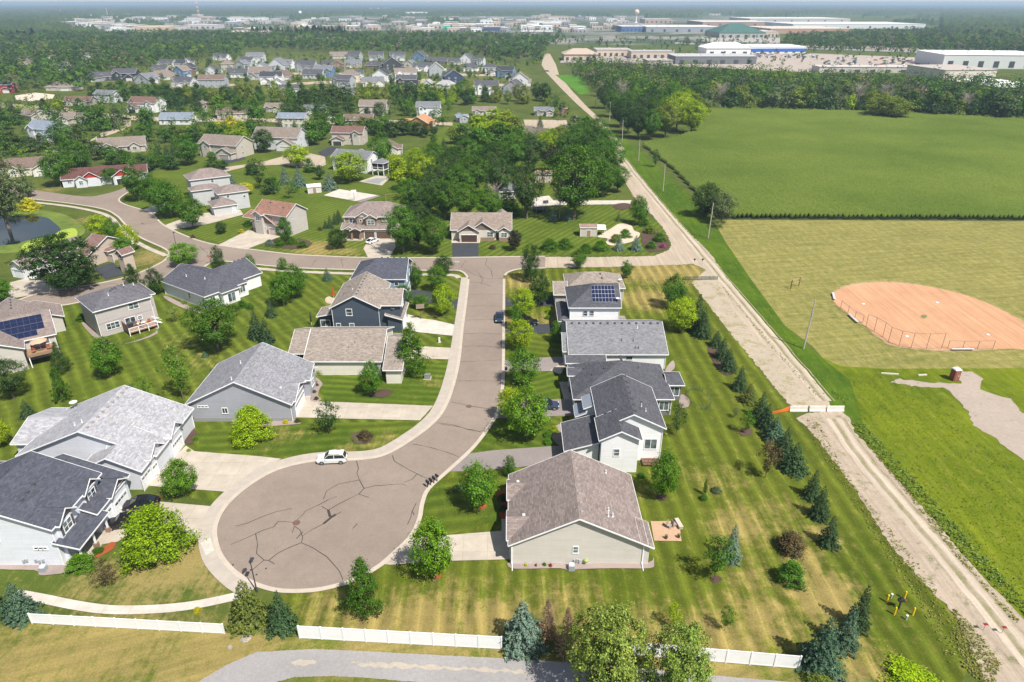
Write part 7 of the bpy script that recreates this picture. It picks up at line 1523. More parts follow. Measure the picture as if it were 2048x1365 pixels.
def forest(name, pts, label, nq=70, lq=.075, H=(9, 15), seed=1, weights=(.3, .3, .14, .12, .07, .07), spread=.75, cat='wood'):
    rs = np.random.RandomState(seed); base = []
    for s in range(4):
        V, F = broad(50 + s + seed * 7, max(7, nq // 9), 10, lq, ('oval', 'round', 'vase', 'dome')[s], .05, .15, .05, .2); base.append(V.reshape(-1, 4, 3))
    N = len(pts); vi = rs.randint(0, 4, N); h = rs.uniform(H[0], H[1], N); w = h * rs.uniform(spread * .8, spread * 1.15, N); th = rs.uniform(0, 6.28, N); mi = rs.choice(len(WM), N, p=np.array(weights) / sum(weights)); Vs, Ms = [], []
    for s in range(4):
        B = base[s]
        for kk in np.array_split(np.where(vi == s)[0], max(1, N // 3000)):
            if not len(kk): continue
            co, si = np.cos(th[kk])[:, None, None], np.sin(th[kk])[:, None, None]; x = B[None, :, :, 0] * w[kk][:, None, None]; y = B[None, :, :, 1] * w[kk][:, None, None]
            X = x * co - y * si + pts[kk, 0][:, None, None]; Y = x * si + y * co + pts[kk, 1][:, None, None]; Zz = B[None, :, :, 2] * h[kk][:, None, None]
            Vs.append(np.stack([X, Y, Zz], -1).reshape(-1, 3)); Ms.append(np.repeat(mi[kk], B.shape[0]))
    V = np.concatenate(Vs); me = np_mesh(name, V, np.arange(len(V)).reshape(-1, 4), WM, matidx=np.concatenate(Ms).astype(np.int32))
    return tag(link(bpy.data.objects.new(name, me)), label, cat, None, 'stuff')
CN = {'dk': 'dark green', 'dk2': 'dark green', 'g': 'mid-green', 'g2': 'green', 'ol': 'olive', 'lime': 'yellow-green', 'gray': 'grey-green', 'yel': 'golden', 'pale': 'pale green', 'brn': 'brownish', 'sp': 'dark', 'br': 'bright green', 'pur': 'purple'}
def ordw(i):
    o = ordn + ['sixteenth', 'seventeenth', 'eighteenth', 'nineteenth', 'twentieth']
    if i < 20: return o[i]
    t = {2: 'twenty', 3: 'thirty', 4: 'forty', 5: 'fifty', 6: 'sixty', 7: 'seventy', 8: 'eighty', 9: 'ninety'}; n_ = i + 1
    return (t[n_ // 10][:-1] + 'ieth') if n_ % 10 == 0 else t[n_ // 10] + '-' + ordn[n_ % 10 - 1]
def zone(rows, phrase, kind_='mid', group=None):
    """rows of (u, base v, height m, width m, colour)"""
    for i, (u, v, h, w, c) in enumerate(sorted(rows)):
        k = kind_ if c != 'sp' else 'spruce'; k = 'bare' if c == 'bare' else k; x, y = P(u, v)
        put_tree(k, x, y, h, w, 'brn' if c == 'bare' else c, '%s %s, %s from left %s' % (CN.get(c, 'bare grey'), 'spruce' if c == 'sp' else 'tree', ordw(i), phrase), group or ('trees ' + phrase))
def rnd_row(n, u0, u1, f, seed, H=(9, 14), cols=('dk', 'g2', 'ol', 'g2', 'dk2', 'lime'), jit=3):
    r = random.Random(seed); out = []
    for i in range(n):
        u = u0 + (u1 - u0) * (i + .5) / n + r.uniform(-.3, .3) * (u1 - u0) / n; h = r.uniform(*H); out.append((round(u, 1), f(u) + r.uniform(-jit, jit), h, h * r.uniform(.62, .9), r.choice(cols)))
    return out
lin = lambda *p: (lambda u: float(np.interp(u, [a for a, b in p], [b for a, b in p])))
# wood behind the cornfield: its front trees one by one, its depth as one mass
edge = lin((1400, 220), (1700, 224), (1860, 232), (2048, 243), (2200, 250))
zone([(u, v, h, w * 1.3, c) for u, v, h, w, c in rnd_row(28, 1405, 2100, edge, 1, (8, 15), ('dk', 'ol', 'g2', 'lime', 'dk2', 'dk', 'ol', 'gray', 'dk2'), 1)], 'along the cornfield wood edge')
zone(rnd_row(26, 1380, 2080, lambda u: edge(u) - 9, 2, (12, 17), ('dk', 'g2', 'dk2', 'gray', 'ol', 'bare'), 2), 'in the second rank of the cornfield wood')
forest('wood_beyond_cornfield', np.concatenate([fill([(1395, 208), (1700, 212), (1860, 219), (2150, 234), (2150, 196), (1900, 180), (1560, 165), (1300, 150), (1180, 140), (1150, 150), (1190, 185)], 8.5, 3)]), 'deep mixed wood beyond the cornfield', 120, .055, (10, 19), 2, (.36, .26, .08, .18, .09, .03), .9)
zone([(1382, 268, 17, 17, 'lime'), (1352, 262, 20, 18, 'lime'), (1330, 275, 17, 15, 'ol'), (1300, 280, 15, 13, 'g2'), (1275, 278, 16, 13, 'dk'), (1395, 250, 15, 13, 'ol'), (1255, 268, 17, 14, 'dk2'), (1240, 255, 16, 13, 'dk'), (1315, 258, 18, 15, 'g2'), (1285, 255, 18, 14, 'dk2'), (1365, 245, 19, 16, 'lime'), (1225, 235, 16, 12, 'g2'), (1262, 240, 18, 14, 'g2'), (1300, 235, 18, 15, 'dk'), (1340, 232, 19, 16, 'g2'), (1390, 228, 16, 14, 'dk2'), (1208, 218, 15, 12, 'dk'), (1240, 215, 17, 14, 'bare'), (1280, 210, 17, 15, 'g2')], 'in the grove between dirt road and cornfield', 'big')
forest('grove', fill([(1195, 190), (1225, 225), (1300, 240), (1395, 222), (1390, 200), (1240, 180)], 9, 5), 'dark grove between the dirt road and cornfield', 120, .055, (12, 18), 3)
# trees at the middle of the picture
zone([(918, 405, 13, 12, 'g2'), (880, 400, 14, 13, 'dk2'), (850, 385, 14, 12, 'lime'), (945, 395, 15, 14, 'g2'), (905, 372, 14, 13, 'dk'), (1000, 395, 14, 13, 'dk2'), (985, 362, 15, 14, 'dk'), (1020, 350, 16, 14, 'g2'), (938, 352, 15, 13, 'g2'), (1060, 345, 15, 14, 'dk2'), (870, 350, 13, 12, 'g2'), (832, 345, 10, 9, 'lime'), (860, 430, 13, 12, 'dk2'), (822, 430, 12, 11, 'g2'), (890, 440, 13, 12, 'g2'), (930, 440, 12, 11, 'g'), (975, 445, 11, 10, 'g')], 'among the big trees behind the ranch house', 'big')
zone([(1190, 372, 17, 15, 'g2'), (1215, 362, 16, 14, 'g2'), (1235, 385, 10, 9, 'g2'), (1205, 395, 13, 12, 'g2'), (1170, 400, 15, 13, 'dk2'), (1180, 335, 15, 14, 'dk'), (1140, 330, 15, 14, 'g2'), (1105, 345, 11, 10, 'pur'), (1210, 325, 14, 13, 'g2'), (1190, 300, 15, 15, 'g2'), (1160, 305, 14, 13, 'g2'), (1120, 310, 13, 12, 'ol'), (1090, 318, 12, 12, 'lime'), (1058, 320, 12, 12, 'g2')], 'in the tall clump beside the gravel road', 'big')
zone([(1035, 300, 12, 12, 'g2'), (1000, 300, 13, 13, 'g2'), (960, 315, 14, 14, 'g2'), (930, 300, 12, 12, 'dk'), (1070, 300, 11, 10, 'bare'), (1010, 268, 12, 14, 'lime'), (985, 262, 12, 14, 'lime'), (1030, 275, 11, 12, 'ol'), (955, 275, 12, 12, 'lime'), (1055, 285, 9, 10, 'bare'), (1170, 280, 12, 13, 'g2'), (1150, 270, 11, 10, 'gray'), (1125, 285, 9, 9, 'gray'), (1105, 295, 9, 9, 'lime'), (1085, 290, 9, 9, 'bare'), (1080, 258, 8, 5, 'sp'), (910, 288, 9, 9, 'ol')], 'in the belt below the far cul-de-sac')
forest('understorey', np.concatenate([fill([(905, 330), (960, 300), (1100, 290), (1200, 300), (1235, 350), (1240, 385), (1060, 345), (960, 360)], 8.5, 6), fill([(800, 350), (900, 345), (910, 420), (880, 445), (800, 440)], 8, 8)]), 'dense undergrowth among the tall trees at centre', 110, .06, (5, 9), 4)
# garden trees of the neighbourhood, top left
zone([(14, 395, 10, 8, 'gray'), (58, 395, 6, 6, 'gray'), (70, 345, 6, 5, 'dk2'), (165, 330, 9, 9, 'dk2'), (200, 320, 8, 8, 'dk2'), (225, 330, 8, 8, 'g2'), (250, 335, 8, 8, 'dk2'), (262, 340, 8, 8, 'g2'), (290, 345, 8, 8, 'dk2'), (300, 340, 6, 6, 'g2'), (175, 300, 5, 6, 'pur'), (318, 318, 7, 5, 'sp'), (336, 318, 7, 5, 'sp'), (350, 312, 7, 5, 'sp'), (310, 335, 6, 8, 'g2'), (335, 338, 6, 7, 'g2')], 'between the red-gabled house and the tan ranch')
zone([(5, 300, 12, 10, 'g2'), (30, 310, 11, 10, 'dk2'), (62, 305, 8, 8, 'dk2'), (85, 300, 7, 7, 'dk2'), (160, 285, 9, 8, 'dk2'), (12, 260, 10, 10, 'g2'), (40, 250, 9, 9, 'g2'), (45, 235, 8, 7, 'lime'), (90, 235, 8, 7, 'dk2'), (190, 262, 14, 12, 'g2'), (213, 262, 13, 11, 'g2'), (238, 258, 12, 10, 'gray'), (298, 262, 13, 9, 'g2'), (290, 285, 9, 9, 'g2'), (120, 228, 9, 9, 'lime'), (162, 225, 9, 9, 'g2'), (90, 222, 8, 6, 'pur'), (22, 222, 7, 6, 'gray')], 'around the top left houses')
zone([(332, 285, 7, 9, 'g2'), (350, 285, 8, 9, 'g2'), (370, 285, 8, 9, 'ol'), (390, 285, 8, 9, 'g2'), (405, 280, 7, 8, 'ol'), (430, 285, 10, 10, 'g2'), (450, 290, 10, 10, 'g2'), (468, 290, 9, 9, 'lime'), (485, 280, 10, 9, 'lime'), (440, 265, 6, 7, 'yel'), (505, 270, 9, 7, 'g2'), (480, 305, 9, 9, 'g2'), (465, 258, 7, 8, 'yel')], 'in the hedge line above the brick-fronted house')
zone([(440, 235, 13, 11, 'g'), (482, 235, 13, 10, 'g2'), (515, 245, 14, 11, 'g2'), (395, 228, 10, 8, 'dk'), (358, 230, 8, 4, 'sp'), (407, 240, 7, 5, 'g2'), (365, 220, 12, 9, 'dk'), (340, 218, 11, 9, 'dk'), (600, 230, 10, 10, 'dk2'), (575, 232, 9, 9, 'dk2'), (640, 240, 10, 9, 'dk'), (670, 232, 9, 8, 'dk2'), (700, 230, 10, 9, 'dk2'), (560, 258, 6, 4, 'sp'), (590, 260, 6, 4, 'sp'), (620, 290, 12, 12, 'g2'), (640, 280, 11, 11, 'g2'), (650, 265, 9, 9, 'g2'), (680, 262, 9, 9, 'g2'), (760, 232, 9, 8, 'gray'), (815, 232, 11, 10, 'g'), (735, 235, 6, 5, 'dk')], 'along the lane beyond the round cul-de-sac')
zone([(725, 262, 8, 9, 'ol'), (745, 268, 9, 10, 'g2'), (765, 272, 9, 10, 'g2'), (785, 275, 9, 9, 'dk2'), (805, 272, 9, 9, 'dk'), (822, 270, 8, 8, 'g2'), (838, 272, 8, 8, 'dk2'), (852, 276, 7, 5, 'dk'), (868, 272, 5, 5, 'dk'), (888, 300, 6, 4, 'sp'), (868, 285, 4, 4, 'g2')], 'in the hedge by the orange-roofed cabin')
zone([(800, 360, 9, 9, 'lime'), (812, 380, 9, 9, 'lime'), (835, 375, 11, 11, 'g2'), (790, 345, 8, 8, 'lime'), (620, 345, 6, 6, 'g2'), (640, 360, 6, 5, 'dk2'), (540, 388, 6, 7, 'dk2'), (550, 380, 5, 6, 'g2'), (430, 345, 5, 7, 'dk2'), (448, 340, 4, 5, 'dk2'), (345, 340, 6, 7, 'dk2'), (585, 385, 4, 5, 'g2'), (505, 350, 5, 6, 'dk2')], 'around the fenced back lawn and pool')
treeline = lin((0, 205), (100, 195), (230, 205), (330, 210), (480, 208), (700, 212), (900, 208), (1110, 205))
zone(rnd_row(44, 180, 1105, treeline, 4, (10, 15), ('dk', 'ol', 'g2', 'lime', 'dk2', 'dk', 'ol'), 4), 'in the treeline below the far subdivision')
zone(rnd_row(30, 260, 1100, lambda u: treeline(u) - 9, 9, (8, 13), ('dk', 'ol', 'g2', 'dk2', 'bare'), 3), 'in the rear rank of that treeline')
forest('left_wood', np.concatenate([fill([(-100, 200), (30, 188), (110, 184), (180, 182), (200, 160), (330, 128), (480, 112), (480, 100), (-200, 100)], 11, 11)]), 'broad wood at the upper left', 70, .08, (9, 18), 5, (.34, .3, .08, .2, .05, .05), .95)
# trees between the far houses
zone(rnd_row(60, 300, 1060, lambda u: 150 + 22 * math.sin(u * .13), 12, (5, 8), ('dk', 'g2', 'dk2', 'g', 'ol'), 8), 'between the far subdivision houses')
forest('middle_wood', fill([(-250, 100), (480, 100), (640, 106), (880, 112), (960, 122), (1060, 130), (1085, 138), (1088, 108), (1100, 92), (1130, 84), (900, 76), (560, 74), (-300, 72)], 13.5, 13), 'wood behind the far subdivision', 60, .09, (9, 18), 6, (.38, .26, .06, .22, .06, .03), .95)
forest('road_bank_trees', np.concatenate([fill([(1062, 200), (1100, 200), (1140, 232), (1130, 250), (1085, 225)], 9, 15), fill([(1128, 132), (1190, 125), (1200, 150), (1150, 158)], 10, 14)]), 'scrubby trees beside the far dirt road', 80, .07, (7, 12), 7)
forest('right_wood', fill([(1560, 92), (1640, 98), (1800, 100), (2200, 112), (2300, 66), (1900, 66), (1700, 72), (1580, 80)], 12.5, 17), 'wood beyond the warehouses on the right', 50, .10, (9, 18), 8, (.36, .26, .06, .22, .08, .03), .95)
forest('town_trees', np.concatenate([fill([(-300, 74), (560, 75), (1130, 84), (1130, 72), (600, 66), (-300, 64)], 16, 18), fill([(1080, 92), (1260, 92), (1560, 84), (1560, 76), (1230, 80), (1090, 78)], 30, 19), fill([(100, 64), (1130, 70), (1130, 40), (100, 40)], 44, 23)]), 'trees standing through the near side of the town', 30, .12, (6, 10), 9)
# ------------------------------------------------------------------ houses further off
WC = {'white': (.8, .81, .82), 'cream': (.66, .62, .52), 'tan': (.5, .46, .4), 'grey': (.40, .42, .46), 'pale grey': (.62, .64, .67), 'navy': (.05, .07, .13), 'blue': (.16, .25, .4), 'charcoal': (.06, .065, .075), 'brown': (.25, .17, .12), 'brick': (.36, .2, .12), 'red': (.38, .06, .05), 'orange': (.5, .24, .08), 'sage': (.42, .47, .42)}
RC = {'black': (.05, .055, .07), 'dark': (.085, .09, .105), 'grey': (.17, .18, .2), 'pale': (.36, .36, .36), 'tan': (.215, .18, .155), 'brown': (.17, .125, .105), 'red-brown': (.165, .10, .085), 'orange-brown': (.45, .24, .13), 'blue-grey': (.2, .24, .3), 'red': (.12, .058, .052)}
RN = {'black': 'charcoal', 'dark': 'dark grey', 'grey': 'grey', 'pale': 'pale grey', 'tan': 'tan', 'brown': 'brown', 'red-brown': 'red-brown', 'orange-brown': 'orange-brown', 'blue-grey': 'blue-grey', 'red': 'dark red'}
HR = random.Random(11)
def mh(label, u, v, wpx, st, wc, rc, ang=0, var=0, group=None, dep=None, gcol=None, small=False):
    """mid-distance house: (u, v) is the foot of its front, wpx its width in survey pixels; var picks the plan"""
    x, y = P(u, v); w = wpx * mpp(x, y); d = dep or max(8.5, min(11 if small else 13, w * .62)); ze = (3.4 if st == 1 else 6.1) if small else (2.9 if st == 1 else 5.6)
    h = House(label, (x, y), ang, WC[wc], RC[rc], group=group, simple=True); pt = HR.uniform(.6, .8) if small else HR.uniform(.45, .6); X = w / 2
    if var == 0:      # ridge across, garage gable in front on the right
        A = h.wing(-X, 0, X, d, ze, ax='x', pitch=pt); B = h.wing(X * .1, -3.2, X * .92, d * .6, 2.9, ax='y', pitch=pt); g, gs = B, 'S'
        C = h.wing(-X * .8, -.9, -X * .3, d * .5, ze + .05, ax='y', pitch=pt + .15)
    elif var == 1:    # mirrored
        A = h.wing(-X, 0, X, d, ze, ax='x', pitch=pt); B = h.wing(-X * .92, -3.2, -X * .1, d * .6, 2.9, ax='y', pitch=pt); g, gs = B, 'S'
        C = h.wing(X * .3, -.9, X * .8, d * .5, ze + .05, ax='y', pitch=pt + .15)
    elif var == 2:    # gable towards the viewer
        A = h.wing(-X * .75, 0, X * .75, d * 1.2, ze, ax='y', pitch=pt); B = h.wing(-X, 2, X, d * .8, min(ze, 3.4), ax='x', pitch=pt); C = None; g, gs = B, 'E'
    elif var == 3:    # back of a house: plain long roof
        A = h.wing(-X, 0, X, d, ze, ax='x', pitch=pt); B = h.wing(-X * .6, 2, X * .1, d + 3, ze - .1, ax='y', pitch=pt); C = None; g = None
    else:             # hip
        A = h.wing(-X, 0, X, d, ze, ax='x', pitch=pt, i0=1, i1=1); B = h.wing(-X * .1, -2.5, X * .8, d * .6, 2.9, ax='y', pitch=pt, i0=1); C = None; g, gs = B, 'S'
    if g is not None: h.garage(g, gs, .5, min(4.8, (g['X1'] - g['X0']) * .72), 2.1, gcol or (.62, .62, .6), not small)
    zs = [1.8] if st == 1 else [1.8, 4.5]
    for z in zs:
        fr = (.12, .32, .5, .7, .88) if var == 3 else (.14, .36) if var in (0, 4) else (.64, .86) if var == 1 else (.25, .6)
        for f in fr: h.win(A, 'S', f, z, 1.2, 1.2)
        if not small: h.win(A, 'E', .35, z, 1.1, 1.2); h.win(A, 'W', .6, z, 1.1, 1.2)
    if C is not None: h.win(C, 'S', .5, zs[-1], 1.5, 1.3)
    return h, A, B, C
def M(*a, gf=None, **k):
    h, A, B, C = mh(*a, **k)
    if gf:
        gm = siding('gable ' + gf, WC[gf], .3)
        for w in (B, C):
            if w is not None and w['ax'] == 'y' : h.gfill(w, 'S', gm)
    h.finish(); return h
h = House('grey ranch house with dark red roof and two bright red gables', (210, 370), 22, WC['pale grey'], RC['red'])
A = h.wing(-14, 0, 9, 10, 3.0, ax='x', pitch=.62); B = h.wing(-7.5, -1.5, -.5, 6, 3.1, ax='y', pitch=.68); C = h.wing(3, -2.2, 10.2, 7, 3.1, ax='y', pitch=.68); D = h.wing(-9.5, -2.4, -5, 3, 2.9, ax='y', pitch=.7); E_ = h.wing(8, 3, 15, 11, 3, ax='x', pitch=.6)
gm = siding('red board', (.45, .035, .03), .3); h.gfill(B, 'S', gm); h.gfill(C, 'S', gm); h.garage(C, 'S', .5, 4.2, 2.1, (.03, .03, .035), False); h.win(D, 'S', .5, 1.8, 1.2, 1.4); h.win(A, 'S', .1, 1.9, 1.2, .9); h.finish()
M('large tan ranch with screened corner porch on the left', 245, 306, 88, 1, 'tan', 'tan', 20, 1, gcol=(.1, .1, .1)); M('cream house with brown roof at the left edge above the pond', 62, 352, 100, 1, 'cream', 'brown', 24, 0); M('grey two-storey house with blue-grey roof and two white dormers', 82, 282, 74, 2, 'pale grey', 'blue-grey', -20, 0, gf='white')
M('tan house with dormer behind the tall green pair, top left', 148, 248, 58, 1, 'tan', 'tan', 5, 1); M('white house with red-brown roof and open garage', 285, 225, 62, 2, 'white', 'red-brown', -12, 1, gcol=(.04, .04, .04)); M('white house under a long blue-grey roof beside the hedge', 350, 250, 66, 1, 'white', 'blue-grey', 0, 3)
M('small white gabled garage house between dark trees', 396, 228, 22, 2, 'cream', 'tan', 0, 2); M('brick-fronted two-storey house with tan roof and taupe garage', 437, 316, 92, 2, 'tan', 'tan', -17, 0, gf='cream', gcol=(.36, .32, .3)); M('brown-roofed low house behind the golden tree', 465, 238, 60, 1, 'tan', 'brown', 12, 3)
M('grey ranch with cream garage at the round cul-de-sac', 552, 300, 96, 2, 'pale grey', 'tan', -8, 0, gf='cream'); M('cream house with blue-grey roof seen from behind', 583, 258, 58, 2, 'cream', 'blue-grey', -4, 3); M('tan two-storey house with red-brown roofs beyond the cul-de-sac', 695, 290, 66, 2, 'tan', 'red-brown', -5, 1, gf='tan', gcol=(.05, .05, .05))
hh = M('white house with grey roof and dark screened porch', 700, 345, 84, 2, 'white', 'grey', -20, 3); x, y = P(768, 352)
h = hh; m = MB(); PW = h.wing(6.5, -2.5, 11.5, 2.5, 5.2, ax='y', pitch=.35, i0=1, walls=False) if False else None
sp = House('dark screened garden porch beside the pool', (756, 352), -20, (.05, .055, .06), RC['grey'], name='screened_porch', cat='porch'); A = sp.wing(-3, 0, 3, 4.5, 5.0, ax='y', pitch=.4, i0=1, z0=2.4)
sp.many('porch_post', WHITE(), [((a, b, 2.45), (.2, .2, 4.9)) for a in (-2.5, 0, 2.5) for b in (.35, 4.1)]); m = MB(); m.box((0, .35, 3.2), (5.2, .1, .12)); m.box((0, 2.2, 2.3), (5.4, 4.2, .2)); m.build('porch_deck', WHITE(), sp.root); sp.finish()
M('brown-roofed house behind the tall bright tree', 775, 312, 60, 1, 'cream', 'brown', 5, 2); M('tan house with one red gable in the lane', 546, 225, 36, 1, 'tan', 'tan', -5, 0, gf='red'); M('white house with dark roof and double garage in the lane', 626, 228, 44, 1, 'white', 'grey', -3, 1); M('tan two-gabled house in the lane, second from its right end', 746, 232, 56, 2, 'tan', 'tan', 0, 1)
M('white grey-roofed house with big white garage in the lane', 857, 234, 50, 2, 'white', 'grey', 0, 0); M('long low brown roof across the lane', 716, 252, 60, 1, 'brown', 'brown', 0, 3); M('log cabin house with orange-brown roof', 835, 258, 62, 1, 'orange', 'orange-brown', -12, 2); M('grey-roofed tan house above the central trees', 968, 232, 48, 1, 'cream', 'tan', 0, 0); M('grey-roofed house with twin garages by the far cul-de-sac', 1088, 232, 40, 1, 'tan', 'grey', 0, 0, gcol=(.6, .5, .48))
M('low grey roof poking from the central trees', 928, 246, 26, 1, 'grey', 'blue-grey', 20, 2); M('tan-roofed house at the left by the lane', 48, 240, 66, 1, 'tan', 'tan', -35, 3); M('brown-roofed house behind lime tree, top left', 155, 212, 52, 1, 'tan', 'red-brown', 5, 0); M('pale two-storey house with white balconies in the left trees', 208, 206, 46, 2, 'pale grey', 'grey', -15, 3); M('red-brown house at the left edge of the upper wood', 5, 186, 40, 2, 'red', 'dark', 10, 0)
M('dark roofed small building hidden under the centre trees', 1015, 400, 40, 1, 'tan', 'grey', 10, 3); M('wide tan-roofed house at the left end of the subdivision', 122, 182, 60, 1, 'tan', 'tan', 5, 4)
for lb, u, v, w, c in (('cream', 104, 133, 30, 'cream'), ('tan', 52, 142, 34, 'tan'), ('white', 176, 126, 28, 'white'), ('pale grey', 128, 146, 30, 'pale grey')): M('%s house half hidden in the upper left wood' % lb, u, v, w, 2, c, 'tan', 10, 2, small=True)
far = [(706, 122, 26, 2, 'grey', 'dark', 0), (752, 122, 26, 2, 'grey', 'dark', 1), (796, 122, 28, 2, 'grey', 'dark', 0), (836, 124, 32, 2, 'blue', 'dark', 2), (873, 129, 40, 1, 'brown', 'dark', 3), (908, 130, 26, 1, 'tan', 'dark', 4), (931, 129, 30, 2, 'white', 'dark', 2), (954, 132, 24, 2, 'pale grey', 'dark', 1), (438, 121, 30, 1, 'white', 'dark', 0), (510, 124, 32, 2, 'pale grey', 'grey', 0), (680, 118, 34, 1, 'tan', 'tan', 3),
       (655, 137, 36, 1, 'grey', 'dark', 4), (675, 141, 26, 2, 'brown', 'brown', 2), (610, 144, 38, 2, 'grey', 'dark', 0), (553, 143, 40, 2, 'pale grey', 'grey', 2), (572, 138, 24, 2, 'white', 'grey', 0), (707, 136, 30, 1, 'tan', 'grey', 1), (746, 139, 30, 1, 'brown', 'dark', 3), (785, 141, 44, 2, 'charcoal', 'black', 2), (816, 135, 26, 1, 'cream', 'grey', 2), (845, 143, 34, 1, 'white', 'dark', 0), (943, 143, 30, 1, 'white', 'dark', 4), (978, 149, 28, 2, 'white', 'dark', 4), (490, 133, 30, 2, 'pale grey', 'dark', 0), (480, 141, 26, 2, 'grey', 'grey', 2), (455, 141, 22, 2, 'tan', 'tan', 4), (523, 147, 40, 1, 'pale grey', 'grey', 2), (355, 134, 28, 1, 'grey', 'black', 3), (374, 132, 26, 1, 'white', 'dark', 2), (330, 134, 32, 1, 'cream', 'dark', 1), (375, 150, 30, 2, 'brown', 'black', 2), (358, 156, 30, 2, 'blue', 'tan', 2), (422, 150, 34, 1, 'pale grey', 'dark', 2),
       (316, 146, 34, 1, 'tan', 'dark', 0), (873, 152, 36, 2, 'grey', 'pale', 2), (1008, 156, 34, 2, 'blue', 'black', 0), (908, 168, 46, 2, 'navy', 'dark', 2), (813, 160, 40, 2, 'white', 'tan', 0), (760, 165, 40, 2, 'white', 'black', 2), (710, 157, 34, 1, 'white', 'dark', 0), (646, 155, 34, 2, 'blue', 'grey', 1), (624, 158, 38, 1, 'pale grey', 'dark', 3), (519, 160, 42, 2, 'grey', 'tan', 1), (474, 156, 38, 1, 'white', 'dark', 3), (565, 160, 38, 1, 'tan', 'brown', 4), (325, 160, 46, 1, 'tan', 'tan', 4), (284, 168, 44, 1, 'grey', 'grey', 2), (250, 162, 42, 2, 'charcoal', 'dark', 0), (211, 162, 42, 1, 'charcoal', 'dark', 3), (175, 164, 44, 1, 'grey', 'dark', 4),
       (1040, 174, 40, 2, 'pale grey', 'tan', 2), (1022, 190, 42, 2, 'grey', 'dark', 2), (974, 190, 44, 2, 'white', 'dark', 0), (813, 176, 38, 2, 'charcoal', 'dark', 0), (854, 178, 26, 1, 'white', 'pale', 2), (888, 178, 32, 1, 'pale grey', 'pale', 4), (748, 174, 40, 1, 'cream', 'grey', 0), (682, 176, 38, 2, 'grey', 'dark', 0), (700, 164, 30, 2, 'cream', 'tan', 4), (543, 169, 40, 2, 'white', 'black', 1), (555, 178, 34, 1, 'white', 'grey', 2), (363, 174, 40, 1, 'pale grey', 'dark', 1), (424, 176, 48, 2, 'grey', 'brown', 3), (580, 196, 34, 2, 'white', 'dark', 0), (700, 196, 26, 1, 'grey', 'dark', 2)]
rows_ = [('back row', lambda v: v <= 131), ('second row', lambda v: 131 < v <= 150), ('third row', lambda v: 150 < v <= 168), ('front row', lambda v: v > 168)]
for nm, f in rows_:
    for i, a in enumerate(sorted(q for q in far if f(q[1]))):
        u, v, w, st, wc, rc, var = a
        M('%s house with %s roof, %s from left in the subdivision %s' % (wc, RN[rc], ordw(i), nm), u, v, w * 1.12, st, wc, rc, HR.choice((-18, -8, 0, 6, 14)), var, group='houses of the far subdivision', small=True)
sheet('subdivision_ground', pxs((140, 176), (260, 140), (420, 112), (980, 116), (1060, 150), (1060, 200), (930, 200), (700, 190), (400, 190), (200, 190)), Z(3), lawn('subdivision lawns', (.10, .125, .03), (.06, .085, .02), dry0=.25))
for px in ([(940, 172), (1000, 168), (1050, 174), (1050, 179), (1000, 173), (940, 177)], [(560, 168), (640, 163), (760, 160), (860, 158), (860, 162), (760, 165), (640, 168), (560, 173)], [(860, 146), (1000, 150), (1000, 154), (860, 150)], [(560, 146), (700, 146), (700, 149), (560, 150)], [(340, 172), (480, 168), (480, 172), (340, 177)]):
    sheet('lane', pxs(*px), Z(6), M_dirt2)
# ------------------------------------------------------------------ the town
def comm(label, u0, u1, v, hm, d, wc, rc, group=None, name='warehouse', cat='building', ang=0, bays=6, band=None, cat_roof='flat'):
    (xa, y), (xb, _) = P(u0, v), P(u1, v); w = xb - xa; t = thing(name, label, cat, xa + w / 2, y, 0, R(ang), group)
    wm = plain('wall %.2f %.2f %.2f' % wc, wc, .8); rm = plain('roofing %.2f %.2f %.2f' % rc, rc, .8); m = MB(); m.box((0, d / 2, hm / 2), (w, d, hm)); m.build('wall', wm, t)
    m = MB()
    if cat_roof == 'flat': m.box((0, d / 2, hm + .2), (w + .8, d + .8, .4))
    else:
        a = [(-w / 2 - 1, -1, hm), (w / 2 + 1, -1, hm), (w / 2 + 1, d + 1, hm), (-w / 2 - 1, d + 1, hm)]; r0, r1 = (-w / 2 + d * .3, d / 2, hm + d * .14), (w / 2 - d * .3, d / 2, hm + d * .14)
        m.poly([a[0], a[1], r1, r0]); m.poly([a[2], a[3], r0, r1]); m.poly([a[1], a[2], r1]); m.poly([a[3], a[0], r0]); m.poly(a[::-1])
    m.build('roof', rm, t)
    dk = plain('bay dark', (.06, .07, .08), .5)
    for k in range(bays): m = MB(); m.box((-w / 2 + w * (k + .5) / bays, -.1, hm * .33), (min(w / bays * .4, 5), .3, hm * .45)); m.build('loading_door', dk, t)
    if band: m = MB(); m.box((0, -.25, hm * .5), (w * 1.001, .2, hm * .5)); m.build('wall_band', plain('band %.2f %.2f' % band[:2], band, .6), t)
    for k in range(0 if name != 'warehouse' else min(8, int(w / 14))): m = MB(); m.box((-w / 2 + 6 + k * 13, d * (.3 + .4 * (k % 2)), hm + .9), (2.2, 2, 1.2)); m.build('roof_unit', plain('unit grey', (.5, .5, .5)), t)
    return t
tn, wh, gy, bg = (.55, .45, .36), (.75, .76, .77), (.3, .31, .33), (.6, .55, .48)
